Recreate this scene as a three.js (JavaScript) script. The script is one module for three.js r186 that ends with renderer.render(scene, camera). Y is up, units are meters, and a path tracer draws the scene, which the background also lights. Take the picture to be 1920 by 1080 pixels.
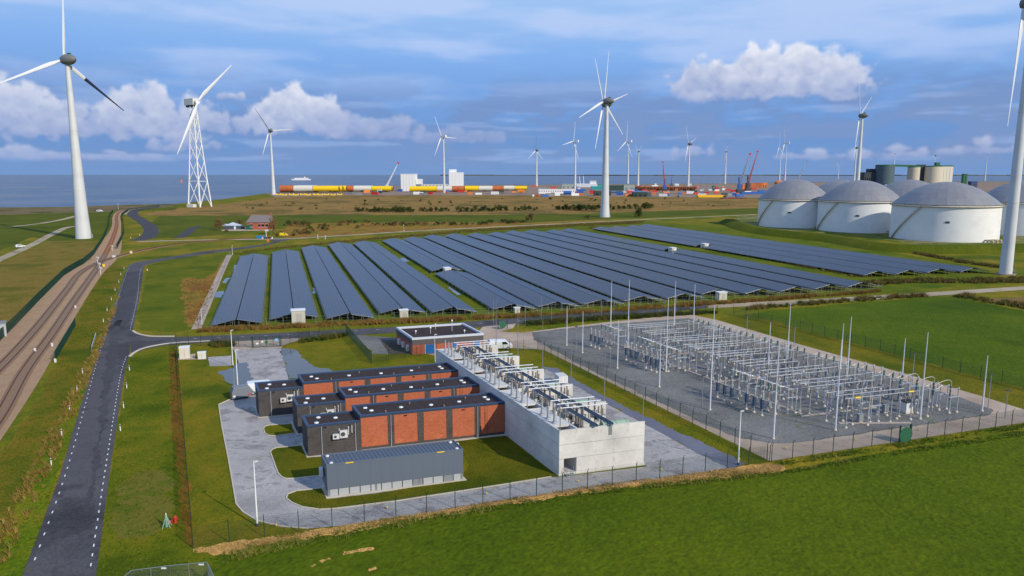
import * as THREE from 'three';
import { mergeGeometries } from 'three/addons/utils/BufferGeometryUtils.js';

// ---------------------------------------------------------------- camera, sky, sun, exposure
const scene = new THREE.Scene();
const EYE = 36.5, FOCAL = 1340, PITCH = Math.atan(213 / FOCAL);          // metres; focal length in pixels of a 1920-wide picture
const camera = new THREE.PerspectiveCamera(2 * Math.atan(540 / FOCAL) * 180 / Math.PI, 1920 / 1080, 1, 90000);
camera.position.set(0, EYE, 0); camera.rotation.x = -PITCH;
const renderer = new THREE.WebGLRenderer({ antialias: true });
renderer.toneMapping = THREE.LinearToneMapping;
renderer.toneMappingExposure = 0.78;
renderer.shadowMap.enabled = true;
const SUN = new THREE.Vector3(9.23, 7.07, 8.14).normalize();
const sun = new THREE.DirectionalLight(new THREE.Color(1, 0.9, 0.72), 5.0);
sun.position.copy(SUN).multiplyScalar(400).add(new THREE.Vector3(0, 0, -140)); sun.target.position.set(0, 0, -140);
sun.castShadow = true; sun.shadow.mapSize.set(4096, 4096);
Object.assign(sun.shadow.camera, { left: -320, right: 320, top: 320, bottom: -320, near: 1, far: 1200 });
scene.add(sun, sun.target);

function mulberry(a) { return () => { a |= 0; a = a + 0x6D2B79F5 | 0; let t = Math.imul(a ^ a >>> 15, 1 | a); t = t + Math.imul(t ^ t >>> 7, 61 | t) ^ t; return ((t ^ t >>> 14) >>> 0) / 4294967296; }; }
const rnd = mulberry(20241);
const R = (a, b) => a + (b - a) * rnd();
const clamp = (x, a = 0, b = 1) => x < a ? a : x > b ? b : x;
const mix = (a, b, t) => a + (b - a) * t;
const sstep = (a, b, x) => { const t = clamp((x - a) / (b - a)); return t * t * (3 - 2 * t); };
const lin = (c) => { c /= 255; return c <= 0.04045 ? c / 12.92 : Math.pow((c + 0.055) / 1.055, 2.4); };
const lin3 = (a) => a.map(lin);

// hashed value noise, periodic in x with period px cells
function hash2(x, y, s) { let h = Math.imul(x, 374761393) + Math.imul(y, 668265263) + Math.imul(s, 2147483647 ^ 0x5bd1e995); h = Math.imul(h ^ h >>> 13, 1274126177); return ((h ^ h >>> 16) >>> 0) / 4294967296; }
function vnoise(x, y, s, px) {
  const xi = Math.floor(x), yi = Math.floor(y), fx = x - xi, fy = y - yi, u = fx * fx * (3 - 2 * fx), v = fy * fy * (3 - 2 * fy);
  const a = ((xi % px) + px) % px, b = (a + 1) % px;
  return mix(mix(hash2(a, yi, s), hash2(b, yi, s), u), mix(hash2(a, yi + 1, s), hash2(b, yi + 1, s), u), v);
}
function fbm(x, y, s, px, oct) { let a = 0, w = 0.5, t = 0; for (let o = 0; o < oct; o++) { a += w * vnoise(x, y, s + o, px); t += w; w *= 0.5; x = x * 2; y = y * 2; px *= 2; } return a / t; }

// the sky: blue air with high veil cloud, a belt of grey-blue stratus and rows of cumulus, all round
{
  const W = 4096, Hh = 2048, data = new Float32Array(W * Hh * 4);
  const stops = [[0, [116, 150, 200]], [2.5, [106, 146, 202]], [6, [116, 160, 220]], [9, [130, 174, 232]], [13, [156, 192, 238]], [25, [140, 178, 228]], [45, [112, 152, 208]], [90, [92, 132, 190]]].map(([e, c]) => [e, lin3(c)]);
  const air = (e) => { for (let i = 1; i < stops.length; i++) if (e <= stops[i][0]) { const t = (e - stops[i - 1][0]) / (stops[i][0] - stops[i - 1][0]); return stops[i - 1][1].map((c, k) => mix(c, stops[i][1][k], t)); } return stops.at(-1)[1]; };
  const azel = (x, y) => { const a = (x - 960) / FOCAL, b = (540 - y) / FOCAL, c = Math.cos(PITCH), s = Math.sin(PITCH), dy = b * c - s, dz = c + b * s; return [Math.atan2(a, dz) * 180 / Math.PI, Math.atan2(dy, Math.hypot(a, dz)) * 180 / Math.PI]; };
  // cumulus heaps: azimuth, elevation of the base, half width, height, softness, whiteness
  const heaps = [];
  const heapPx = (x, y, w, h, soft, white, n = 5) => { const [a, e] = azel(x, y); heaps.push([a, e, w / 23, h / 23, soft, white, n]); };
  heapPx(1435, 184, 148, 96, 0.6, 0.95, 9); heapPx(1325, 166, 36, 84, 0.5, 0.8, 2); heapPx(1488, 180, 74, 112, 0.5, 0.97, 4); heapPx(1400, 178, 58, 98, 0.5, 0.95, 3);
  heapPx(40, 262, 90, 105, 0.5, 0.78, 6); heapPx(150, 250, 60, 60, 0.6, 0.6); heapPx(280, 262, 75, 112, 0.45, 0.82, 7); heapPx(410, 252, 45, 66, 0.6, 0.62);
  heapPx(555, 250, 78, 96, 0.4, 0.92, 7); heapPx(350, 284, 60, 40, 0.8, 0.5); heapPx(20, 300, 60, 30, 0.8, 0.5); heapPx(650, 258, 62, 62, 0.6, 0.45); heapPx(740, 262, 55, 50, 0.7, 0.36); heapPx(860, 268, 80, 38, 0.8, 0.24); heapPx(435, 186, 22, 22, 0.5, 0.7, 2);
  heapPx(1530, 300, 70, 26, 0.9, 0.5, 3); heapPx(1680, 298, 55, 30, 0.9, 0.5, 3); heapPx(1300, 292, 40, 28, 0.9, 0.5, 3); heapPx(1850, 290, 70, 32, 0.9, 0.5, 3); heapPx(210, 300, 70, 22, 0.9, 0.4, 3);
  const rk = mulberry(77);
  for (let a = 44; a < 318; a += 4 + 6 * rk()) heaps.push([a + 3 * rk(), 2 + 2.5 * rk(), 2 + 3.2 * rk(), 2 + 2.8 * rk(), 0.4 + 0.4 * rk(), 0.4 + 0.45 * rk(), 5]);
  for (let k = 0; k < 44; k++) heaps.push([42 + 276 * rk(), 8 + 22 * rk(), 4 + 5 * rk(), 3 + 3 * rk(), 0.35, 0.75 + 0.25 * rk(), 8]);
  for (let k = 0; k < 12; k++) heaps.push([-40 + 80 * rk(), 17 + 20 * rk(), 4 + 5 * rk(), 3 + 3 * rk(), 0.35, 0.75 + 0.2 * rk(), 8]);
  const veilAir = new Float32Array(W * Hh * 3), dens = new Float32Array(W * Hh), lit = new Float32Array(W * Hh);
  const rowOf = (e) => (e / 180 + 0.5) * Hh, colOf = (a) => (Math.atan2(-Math.cos(a * Math.PI / 180), Math.sin(a * Math.PI / 180)) / (2 * Math.PI) + 0.5) * W;
  heaps.forEach(([a, e, w, h, soft, white, n], id) => {
    const puffs = [];
    for (let k = 0; k < n; k++) { const t = n > 1 ? k / (n - 1) * 2 - 1 : 0, up = 1 - 0.75 * t * t; puffs.push([a + t * w * 0.72 + (rk() - 0.5) * w * 0.22, e + h * (0.18 + 0.34 * up * (0.55 + 0.6 * rk())), w * (0.26 + 0.2 * rk()), h * (0.28 + 0.2 * rk())]); }
    puffs.push([a, e + h * 0.2, w * 0.95, h * 0.26]);
    const c0 = Math.floor(colOf(a)), cw = Math.ceil(w * 1.6 / 360 * W), r0 = Math.floor(rowOf(e - h * 0.35)), r1 = Math.ceil(rowOf(e + h * 1.5));
    const st4 = Math.abs(a) < 46 && e < 14 ? 1 : 4;
    for (let r = r0; r <= r1; r += st4) for (let dc = -cw; dc <= cw; dc += st4) {
      const col = ((c0 + dc) % W + W) % W, el = ((r + 0.5) / Hh - 0.5) * 180, az = a + dc / W * 360;
      let d = -9, top = 0;
      const wx = (fbm(az * 1.1, el * 1.1, 50 + id, 100000, 3) - 0.5) * 1.1, wy = (fbm(az * 1.1, el * 1.1, 90 + id, 100000, 3) - 0.5) * 0.9;
      for (const [pa, pe, pw, ph] of puffs) { const dx = (az + wx * pw - pa) / pw, dy = (el + wy * ph - pe) / ph, v = 1 - Math.sqrt(dx * dx + dy * dy); if (v > d) { d = v; top = 0.5 + 0.5 * dy + 0.15 * dx; } }
      const nz = fbm(az * 1.3 + 31, el * 1.7, 300 + id, 100000, 5) - 0.5;
      d += nz * 0.68; if (el < e) d -= (e - el) / h * (white > 0.9 ? 3 : 1.6);
      const al = sstep(0.02, 0.1 + soft * 0.62, d) * (0.55 + 0.45 * white), sh = clamp(0.1 + 0.6 * (el - e) / h + 0.3 * top + nz * 0.55) * white;
      for (let rr = 0; rr < st4; rr++) for (let qq = 0; qq < st4; qq++) if (al > 0) { const i = (r + rr) * W + (col + qq) % W, o = dens[i]; dens[i] = o + al * (1 - o); lit[i] = (lit[i] * o * (1 - al) + sh * al) / Math.max(dens[i], 1e-4); }
    }
  });
  const cb = lin3([138, 158, 204]), ct = lin3([236, 238, 246]), st = lin3([116, 140, 186]), veil = lin3([188, 206, 242]), stl = lin3([156, 182, 228]);
  for (let r = 0; r < Hh; r++) {
    const el = ((r + 0.5) / Hh - 0.5) * 180, base = air(Math.max(0, el));
        for (let c = 0; c < W; c++) {
      const i = r * W + c, th = ((c + 0.5) / W - 0.5) * 2 * Math.PI; let az = Math.atan2(Math.cos(th), -Math.sin(th)) * 180 / Math.PI;
      let [x, y, z] = base;
      const put = (t, a) => { x = mix(x, t[0], a); y = mix(y, t[1], a); z = mix(z, t[2], a); };
      const inView = Math.abs(az) < 44 && el < 20;
      if (!inView && el > 0 && el < 70 && (c % 4 || r % 4)) { const q = ((r - r % 4) * W + (c - c % 4)) * 2; x = veilAir[q >> 1]; y = veilAir[(q >> 1) + W * Hh]; z = veilAir[(q >> 1) + 2 * W * Hh]; } else if (el > 0 && el < 70) {
        const u = (az + 180) / 360;
        const v1 = fbm(u * 40 + el * 0.05, el * 0.62, 11, 40, 5);
        put(veil, 0.62 * sstep(0.36, 0.7, v1) * sstep(4, 10, el) * (1 - 0.5 * sstep(20, 60, el)));
        if (el < 14) {
          const right = 0.6 + 0.75 * sstep(-12, 14, az) * (1 - sstep(60, 120, Math.abs(az))) + 0.35 * sstep(60, 120, Math.abs(az));
          const s1 = fbm(u * 120, el * 0.95 + 0.004 * az, 21, 120, 6), s2 = fbm(u * 60, el * 1.7, 31, 60, 5);
          const belt = sstep(0.2, 1.2, el) * (1 - sstep(4.6, 8.5, el));
          put(st, 0.8 * clamp(right) * belt * sstep(0.3, 0.62, s1));
          put(stl, 0.5 * belt * sstep(0.55, 0.75, s2));
        }
      }
      if (!(c % 4 || r % 4)) { veilAir[i] = x; veilAir[i + W * Hh] = y; veilAir[i + 2 * W * Hh] = z; }
      const d = dens[i]; if (d > 0) { const t = clamp(lit[i]); put([0, 1, 2].map((k) => mix(cb[k], ct[k], Math.pow(t, 1.15))), d); }
      data[i * 4] = x; data[i * 4 + 1] = y; data[i * 4 + 2] = z; data[i * 4 + 3] = 1;
    }
  }
  const SKY = 1.36;
  for (let i = 0; i < data.length; i++) if (i % 4 !== 3) data[i] *= SKY;
  const sky = new THREE.DataTexture(data, W, Hh, THREE.RGBAFormat, THREE.FloatType);
  sky.mapping = THREE.EquirectangularReflectionMapping; sky.magFilter = THREE.LinearFilter; sky.minFilter = THREE.LinearFilter; sky.needsUpdate = true;
  scene.background = sky; scene.environment = sky;
}
// ---------------------------------------------------------------- helpers
const V3 = (x, y, z) => new THREE.Vector3(x, y, z);
const CP = Math.cos(PITCH), SP = Math.sin(PITCH);
// survey: the point of the ground (or of the level h) that the photograph shows at pixel (px, py)
function gp(px, py, h = 0) { const a = (px - 960) / FOCAL, b = (540 - py) / FOCAL, dy = b * CP - SP, t = (h - EYE) / dy; return V3(a * t, h, -(CP + b * SP) * t); }
// height of an upright that stands at ground point g and ends on picture row py
function rise(g, py) { const s = (540 - py) / FOCAL; return EYE + g.z * (SP - s * CP) / (CP + s * SP); }
// the site's two building lines, and points measured along them from the concrete wall's corner (O) or the yard's fence corner (Y)
const AU = [0.9549, -0.2969], AV = [-0.4257, -0.9049], O0 = [5.746, -82.795], Y0 = [33.256, -87.233];
const S = (u, v) => [u * AU[0] + v * AV[0], u * AU[1] + v * AV[1]];
const site = (u, v, y = 0) => { const p = S(u, v); return V3(O0[0] + p[0], y, O0[1] + p[1]); };
const yard = (u, v, y = 0) => { const p = S(u, v); return V3(Y0[0] + p[0], y, Y0[1] + p[1]); };
const TURN_U = Math.atan2(0.2969, 0.9549), TURN_V = Math.atan2(-0.4257, 0.9049) * -1;   // rotation.y that lays local +x along AU; local -z along AV

function clean(g) { let n = g.index ? g.toNonIndexed() : g; for (const k of Object.keys(n.attributes)) if (!['position', 'normal', 'uv', 'color'].includes(k)) n.deleteAttribute(k); return n; }
function autoUV(g) {
  const p = g.attributes.position, n = g.attributes.normal, uv = new Float32Array(p.count * 2);
  for (let i = 0; i < p.count; i++) { const ax = Math.abs(n.getX(i)), ay = Math.abs(n.getY(i)), az = Math.abs(n.getZ(i)); let u, v; if (ay > ax && ay > az) { u = p.getX(i); v = p.getZ(i); } else if (ax > az) { u = p.getZ(i); v = p.getY(i); } else { u = p.getX(i); v = p.getY(i); } uv[i * 2] = u; uv[i * 2 + 1] = v; }
  g.setAttribute('uv', new THREE.BufferAttribute(uv, 2)); return g;
}
// a collector of simple shapes that become one mesh
class MB {
  constructor() { this.g = []; }
  add(g, m) { g = clean(g); if (m) g.applyMatrix4(m); if (g.attributes.color) g.deleteAttribute('color'); this.g.push(g); return this; }
  box(w, h, d, x = 0, y = 0, z = 0, ry = 0) { return this.add(new THREE.BoxGeometry(w, h, d), new THREE.Matrix4().makeRotationY(ry).setPosition(x, y, z)); }   // y is the centre
  cyl(r1, r0, h, x = 0, y = 0, z = 0, n = 10) { return this.add(new THREE.CylinderGeometry(r1, r0, h, n), new THREE.Matrix4().makeTranslation(x, y + h / 2, z)); }       // y is the foot
  beam(p, q, r, n = 5, r2) { const d = q.clone().sub(p), L = d.length(); const m = new THREE.Matrix4().makeRotationFromQuaternion(new THREE.Quaternion().setFromUnitVectors(V3(0, 1, 0), d.normalize())).setPosition(p.clone().add(q).multiplyScalar(0.5)); return this.add(new THREE.CylinderGeometry(r2 ?? r, r, L, n), m); }
  bar(p, q, w, h) { const d = q.clone().sub(p), L = d.length(); const m = new THREE.Matrix4().lookAt(p, q, V3(0, 1, 0)).setPosition(p.clone().add(q).multiplyScalar(0.5)); return this.add(new THREE.BoxGeometry(w, h, L), m); }
  prism(pts, y0, y1) { return this.add(prismGeo(pts, y0, y1)); }
  skew(u0, u1, v0, v1, y0, y1) { return this.prism([S(u0, v0), S(u1, v0), S(u1, v1), S(u0, v1)], y0, y1); }
  lathe(prof, n = 16, m) { return this.add(new THREE.LatheGeometry(prof.map(([r, y]) => new THREE.Vector2(r, y)), n), m); }
  tube(pts, r, n = 5, seg) { return this.add(new THREE.TubeGeometry(new THREE.CatmullRomCurve3(pts), seg ?? pts.length * 4, r, n)); }
  geo() { return autoUV(this.g.length > 1 ? mergeGeometries(this.g.map((g) => { const o = new THREE.BufferGeometry(); o.setAttribute('position', g.attributes.position); o.setAttribute('normal', g.attributes.normal); return o; })) : this.g[0]); }
  build(name, mat, parent) { return mesh(name, this.geo(), mat, parent); }
}
function prismGeo(pts, y0, y1) {
  const pos = [], v2 = pts.map(([x, z]) => new THREE.Vector2(x, -z)); let P = pts;
  if (THREE.ShapeUtils.isClockWise(v2)) { P = pts.slice().reverse(); v2.reverse(); }
  const top = THREE.ShapeUtils.triangulateShape(v2, []);
  for (const [a, b, c] of top) for (const [k, y] of [[[a, b, c], y1], [[a, c, b], y0]]) for (const i of k) pos.push(P[i][0], y, P[i][1]);
  for (let i = 0; i < P.length; i++) { const [ax, az] = P[i], [bx, bz] = P[(i + 1) % P.length]; pos.push(ax, y0, az, bx, y0, bz, bx, y1, bz, ax, y0, az, bx, y1, bz, ax, y1, az); }
  const g = new THREE.BufferGeometry(); g.setAttribute('position', new THREE.Float32BufferAttribute(pos, 3)); g.computeVertexNormals(); g.setAttribute('uv', new THREE.Float32BufferAttribute(new Float32Array(pos.length / 3 * 2), 2)); return g;
}
function mesh(name, geo, mat, parent) { const m = new THREE.Mesh(geo, mat); m.castShadow = m.receiveShadow = true; if (parent) { m.name = name; parent.add(m); } else { m.name = numbered(name); scene.add(m); } return m; }
const taken = {};
function numbered(n) { const k = taken[n] = (taken[n] ?? -1) + 1; return k ? n + '_' + String(k).padStart(3, '0') : n; }
function tag(o, label, category, group) { o.userData = { ...o.userData, label, category }; if (group) o.userData.group = group; return o; }
function thing(name, label, category, pos, turn = 0, group) { const o = new THREE.Group(); o.name = numbered(name); o.position.copy(pos); o.rotation.y = turn; scene.add(o); return tag(o, label, category, group); }
function copyOf(src, pos, turn, label, group) { const c = src.clone(); c.name = numbered(src.name.replace(/_\d{3}$/, '')); c.position.copy(pos); if (turn !== undefined) c.rotation.y = turn; c.userData = { ...src.userData }; if (label) c.userData.label = label; if (group) c.userData.group = group; scene.add(c); return c; }
function structure(o) { o.userData.kind = 'structure'; return o; }
function stuff(o) { o.userData.kind = 'stuff'; return o; }

// ---------------------------------------------------------------- textures and materials
function tileNoise(n, cells, seed, oct = 1, gain = 0.5) {           // periodic fbm on an n x n tile, about 0..1
  const out = new Float32Array(n * n); let w = 1, tw = 0;
  for (let o = 0; o < oct; o++) {
    const c = Math.min(n, cells << o), g = new Float32Array(c * c), r = mulberry(seed * 131 + o * 17 + 5);
    for (let i = 0; i < g.length; i++) g[i] = r();
    const ix = new Int32Array(n), jx = new Int32Array(n), fx = new Float32Array(n);
    for (let i = 0; i < n; i++) { const p = i / n * c, k = Math.floor(p), f = p - k; ix[i] = k % c; jx[i] = (k + 1) % c; fx[i] = f * f * (3 - 2 * f); }
    for (let y = 0; y < n; y++) { const a = ix[y] * c, b = jx[y] * c, fy = fx[y]; for (let x = 0; x < n; x++) { const l = g[a + ix[x]] + (g[a + jx[x]] - g[a + ix[x]]) * fx[x], h = g[b + ix[x]] + (g[b + jx[x]] - g[b + ix[x]]) * fx[x]; out[y * n + x] += w * (l + (h - l) * fy); } }
    tw += w; w *= gain;
  }
  for (let i = 0; i < out.length; i++) out[i] /= tw;
  return out;
}
function colourMap(n, tile, fn) {                                    // fn(i, x, y) -> sRGB 0..255; one tile covers `tile` metres
  const d = new Uint8Array(n * n * 4);
  for (let y = 0, i = 0; y < n; y++) for (let x = 0; x < n; x++, i++) { const c = fn(i, x, y); d[i * 4] = clamp(c[0], 0, 255); d[i * 4 + 1] = clamp(c[1], 0, 255); d[i * 4 + 2] = clamp(c[2], 0, 255); d[i * 4 + 3] = 255; }
  const t = new THREE.DataTexture(d, n, n); t.colorSpace = THREE.SRGBColorSpace; t.wrapS = t.wrapT = THREE.RepeatWrapping; t.magFilter = THREE.LinearFilter; t.minFilter = THREE.LinearMipmapLinearFilter; t.repeat.set(1 / tile, 1 / tile); t.needsUpdate = true; return t;
}
const heightMaps = new Map();
function heightMap(n, tile, f) { if (heightMaps.has(f)) { const c = heightMaps.get(f).clone(); c.repeat.set(1 / tile, 1 / tile); c.needsUpdate = true; return c; } const d = new Uint8Array(n * n * 4); for (let i = 0; i < n * n; i++) { d[i * 4] = d[i * 4 + 1] = d[i * 4 + 2] = clamp(f[i], 0, 1) * 255; d[i * 4 + 3] = 255; } const t = new THREE.DataTexture(d, n, n); t.wrapS = t.wrapT = THREE.RepeatWrapping; t.magFilter = THREE.LinearFilter; t.repeat.set(1 / tile, 1 / tile); t.needsUpdate = true; heightMaps.set(f, t); return t; }
const N1 = tileNoise(1024, 4, 1, 7, 0.62), N2 = tileNoise(1024, 16, 2, 6, 0.7), N3 = tileNoise(1024, 6, 3, 5, 0.5), FINE = tileNoise(1024, 256, 4, 2, 0.8), N4 = tileNoise(1024, 32, 5, 5, 0.75);
const ramp = (cols, t) => { t = clamp(t) * (cols.length - 1); const k = Math.min(cols.length - 2, Math.floor(t)), f = t - k; return cols[k].map((c, j) => mix(c, cols[k + 1][j], f)); };
const matte = (o) => new THREE.MeshPhysicalMaterial({ roughness: 1, metalness: 0, specularIntensity: 0.18, ...o });   // leaves, soil and stone dust: hardly any sheen
const std = (o) => new THREE.MeshStandardMaterial({ roughness: 0.9, metalness: 0, ...o });
const flat = (c, rough = 0.8, metal = 0, more = {}) => std({ color: new THREE.Color().setRGB(...lin3(c)), roughness: rough, metalness: metal, ...more });
// grass and soil: colours mixed by coarse and fine noise
function turf(tile, cols, coarse = 1, fine = 0.5, shift = 0, seed = 0, blue = 0.55) {
  const k = seed * 7919, n = tile <= 75 ? 512 : 1024, q = 1024 / n, W2 = N1.length, out = [0, 0, 0];
  return matte({ map: colourMap(n, tile, (i, x, y) => { const a = y * q * 1024 + x * q, j = (a + k) % W2; let t = clamp(0.5 + shift + coarse * (N1[j] - 0.5) * 2.4 + 0.5 * coarse * (N3[j] - 0.5) + fine * (FINE[a] - 0.5) + fine * (N2[j] - 0.5) * 1.6) * (cols.length - 1); const m = Math.min(cols.length - 2, t | 0), f = t - m, c = cols[m], d = cols[m + 1], b = 1 + (FINE[j] - 0.5) * 0.5 * fine; out[0] = (c[0] + (d[0] - c[0]) * f) * b * 1.12; out[1] = (c[1] + (d[1] - c[1]) * f) * b * 1.02; out[2] = (c[2] + (d[2] - c[2]) * f) * b * blue; return out; }), bumpMap: heightMap(1024, tile, FINE), bumpScale: 0.12, roughness: 1 });
}
const M = {};
M.meadow = turf(90, [[64, 84, 26], [84, 100, 34], [104, 108, 44], [124, 116, 62]], 0.8, 0.55, -0.05, 1);
M.field = turf(110, [[56, 77, 12], [67, 89, 16], [78, 98, 22]], 0.65, 0.5, 0, 2, 0.6);
M.verge = turf(60, [[64, 94, 18], [82, 108, 26], [104, 114, 40], [122, 118, 62]], 0.75, 0.5, -0.14, 3);
M.rough = turf(70, [[84, 92, 36], [108, 104, 50], [134, 114, 66], [112, 84, 52]], 0.95, 0.6, 0, 4, 0.75);
M.heath = turf(260, [[84, 84, 46], [114, 102, 64], [134, 116, 74], [122, 104, 66], [90, 88, 50]], 1.0, 0.6, 0, 5, 0.85);
M.dike = turf(140, [[58, 76, 22], [72, 88, 28], [84, 96, 38]], 0.7, 0.45, 0, 6);
M.lawn = turf(46, [[66, 85, 20], [83, 97, 26], [99, 105, 36], [114, 108, 46]], 0.9, 0.5, -0.05, 7);
M.straw = turf(22, [[150, 126, 80], [180, 150, 98], [198, 168, 112], [134, 122, 64]], 0.7, 0.9, 0, 8, 0.9);
M.dead = turf(24, [[84, 92, 38], [116, 102, 56], [132, 104, 64], [110, 84, 54]], 0.8, 0.7, 0.05, 9);
M.tidal = turf(160, [[76, 78, 50], [98, 92, 66], [112, 104, 88], [70, 84, 40]], 1, 0.5, 0, 10, 0.95);
M.gravel = matte({ roughness: 0.95, map: colourMap(1024, 36, (i) => { const t = 0.5 + (N1[i] - 0.5) * 1.2 + (FINE[i] - 0.5) * 1.1, w = sstep(0.66, 0.8, N2[(i + 5000) % N2.length] * 0.6 + N3[i] * 0.5); const c = ramp([[88, 88, 87], [115, 114, 112], [138, 137, 133]], t); return [mix(c[0], 88, w * 0.7), mix(c[1], 98, w * 0.7), mix(c[2], 54, w * 0.7)]; }), bumpMap: heightMap(1024, 36, FINE), bumpScale: 0.05 });
M.yardPath = matte({ roughness: 0.9, map: colourMap(1024, 30, (i) => ramp([[150, 132, 116], [176, 156, 138], [192, 174, 156]], 0.5 + (N1[i] - 0.5) * 1.6 + (FINE[i] - 0.5) * 0.5)) });
M.track = matte({ roughness: 0.95, map: colourMap(1024, 40, (i) => ramp([[132, 118, 96], [164, 148, 124], [182, 168, 146]], 0.5 + (N1[i] - 0.5) * 1.6 + (FINE[i] - 0.5) * 0.6)) });
// asphalt with darker, newer-sealed patches
M.asphalt = matte({ roughness: 0.82, map: colourMap(1024, 48, (i, x, y) => { const p = sstep(0.5, 0.62, N3[i] * 0.55 + N2[i] * 0.45); const c = ramp([[60, 59, 64], [84, 82, 86], [100, 97, 98]], 0.55 + (FINE[i] - 0.5) * 0.7 + (N1[i] - 0.5) * 0.7); return c.map((v) => v * (1 - 0.16 * p)); }) });
M.asphaltNew = matte({ roughness: 0.85, map: colourMap(512, 24, (i) => { const c = 79 + (FINE[i] - 0.5) * 30 + (N2[i] - 0.5) * 26; return [c - 4, c - 5, c - 1]; }) });
// concrete block paving, pale and dry with brown damp and mossy patches
M.paving = matte({ roughness: 0.75, map: colourMap(1024, 30, (i, x, y) => { const i2 = ((y & ~3) * 1024 + (x >> 1)), s = N2[i] * 0.26 + N4[i2] * 0.34 + N1[i] * 0.2 + FINE[i] * 0.2, damp = sstep(0.53, 0.6, s), moss = sstep(0.6, 0.7, N3[i] * 0.5 + N4[(i + 999) % N4.length] * 0.5); let c = ramp([[146, 142, 140], [170, 166, 163], [190, 186, 182]], 0.5 + (N1[i] - 0.5) * 1.3 + (FINE[i] - 0.5) * 1.1 + (N4[i2] - 0.5) * 0.7); const q = (x % 10 < 1 || y % 20 < 1) ? 0.9 : 1; c = c.map((v, k) => mix(v, [112, 104, 106][k], damp * 0.6)).map((v, k) => mix(v, [120, 116, 92][k], moss * 0.35) * q); return c; }), bumpMap: heightMap(1024, 30, N4), bumpScale: 0.01 });
M.wetPaving = matte({ roughness: 0.45, specularIntensity: 0.4, map: colourMap(512, 20, (i) => ramp([[92, 92, 104], [118, 118, 130]], N2[i] * 1.6 - 0.3)) });
M.puddle = new THREE.MeshPhysicalMaterial({ color: new THREE.Color(0.075, 0.075, 0.07), roughness: 0.06, metalness: 0, specularIntensity: 0.8 });
M.concrete = std({ roughness: 0.85, map: colourMap(1024, 14, (i, x, y) => { const st = sstep(0.58, 0.72, N4[(i * 1) % N4.length] * 0.4 + N2[((y >> 4) * 1024 + x) % N2.length] * 0.6); const v = 197 + (N1[i] - 0.5) * 70 + (FINE[i] - 0.5) * 16 - st * 22; return [v, v - 2, v - 6 - st * 5]; }), bumpMap: heightMap(1024, 14, N4), bumpScale: 0.006 });
M.brick = std({ roughness: 0.9, map: colourMap(1024, 5.2, (i, x, y) => { const row = y >> 4, col = (x + (row & 1) * 21) / 42 | 0, h = hash2(col % 24, row, 3), mort = (y & 15) < 2 || (x + (row & 1) * 21) % 42 < 2; if (mort) return [164, 100, 72]; const w = sstep(0.62, 0.78, N3[i]) * 14; return [mix(162, 188, h) + w + (N1[i] - 0.5) * 22, mix(84, 103, h) + w * 1.3 + (N1[i] - 0.5) * 18, mix(54, 68, h) + w * 1.2 + (N1[i] - 0.5) * 28]; }) });
M.redBrick = std({ roughness: 0.9, map: colourMap(512, 3, (i, x, y) => { const row = y >> 4, h = hash2((x + (row & 1) * 16) / 32 | 0, row, 9), mort = (y & 15) < 2; return mort ? [150, 118, 104] : [mix(150, 184, h), mix(76, 94, h), mix(56, 68, h)]; }) });
M.darkBrick = std({ roughness: 0.9, map: colourMap(1024, 5.2, (i, x, y) => { const row = y >> 4, col = (x + (row & 1) * 21) / 42 | 0, h = hash2(col % 24, row, 5), mort = (y & 15) < 2 || (x + (row & 1) * 21) % 42 < 2; const v = (mort ? 84 : mix(54, 72, h)) + (N1[i] - 0.5) * 26; return [v + 5, v + 1, v]; }) });
M.roofFelt = matte({ roughness: 0.9, map: colourMap(512, 9, (i) => { const v = 56 + (N1[i] - 0.5) * 36 + (FINE[i] - 0.5) * 12; return [v + 9, v, v - 1]; }) });
M.coping = flat([58, 78, 108], 0.45, 0.3); M.galv = flat([176, 182, 190], 0.42, 0.75); M.steelWhite = flat([206, 212, 222], 0.45, 0.15); M.alu = flat([208, 212, 218], 0.35, 0.6);
M.white = flat([226, 228, 230], 0.55); M.offWhite = flat([206, 206, 202], 0.6); M.grey = flat([128, 132, 138], 0.7); M.darkGrey = flat([64, 68, 74], 0.7); M.black = flat([26, 27, 30], 0.75); M.blueDoor = flat([22, 104, 178], 0.5); M.yellow = flat([236, 196, 20], 0.55); M.red = flat([196, 44, 36], 0.55); M.orange = flat([222, 122, 40], 0.6);
M.fenceGreen = flat([26, 62, 50], 0.5, 0.2); M.greenPaint = flat([34, 92, 66], 0.55); M.tankGreen = flat([148, 172, 148], 0.5); M.beamBlue = flat([96, 112, 132], 0.5, 0); M.insul = flat([122, 112, 104], 0.3); M.insulGrey = flat([150, 156, 162], 0.35); M.insulTeal = flat([70, 104, 104], 0.35); M.porcelain = flat([168, 160, 148], 0.35); M.ctBlue = flat([52, 70, 96], 0.5); M.foot = flat([196, 186, 168], 0.9);
M.rail = flat([108, 66, 46], 0.55, 0.5); M.sleeper = flat([118, 104, 92], 0.95);
M.ballast = matte({ roughness: 1, map: colourMap(512, 10, (i) => ramp([[142, 110, 82], [174, 142, 112], [192, 164, 134]], 0.5 + (FINE[i] - 0.5) * 1.1 + (N1[i] - 0.5) * 0.8)), bumpMap: heightMap(1024, 10, FINE), bumpScale: 0.06 });
M.glass = flat([20, 26, 34], 0.08); M.rubber = flat([22, 22, 24], 0.9);

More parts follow.
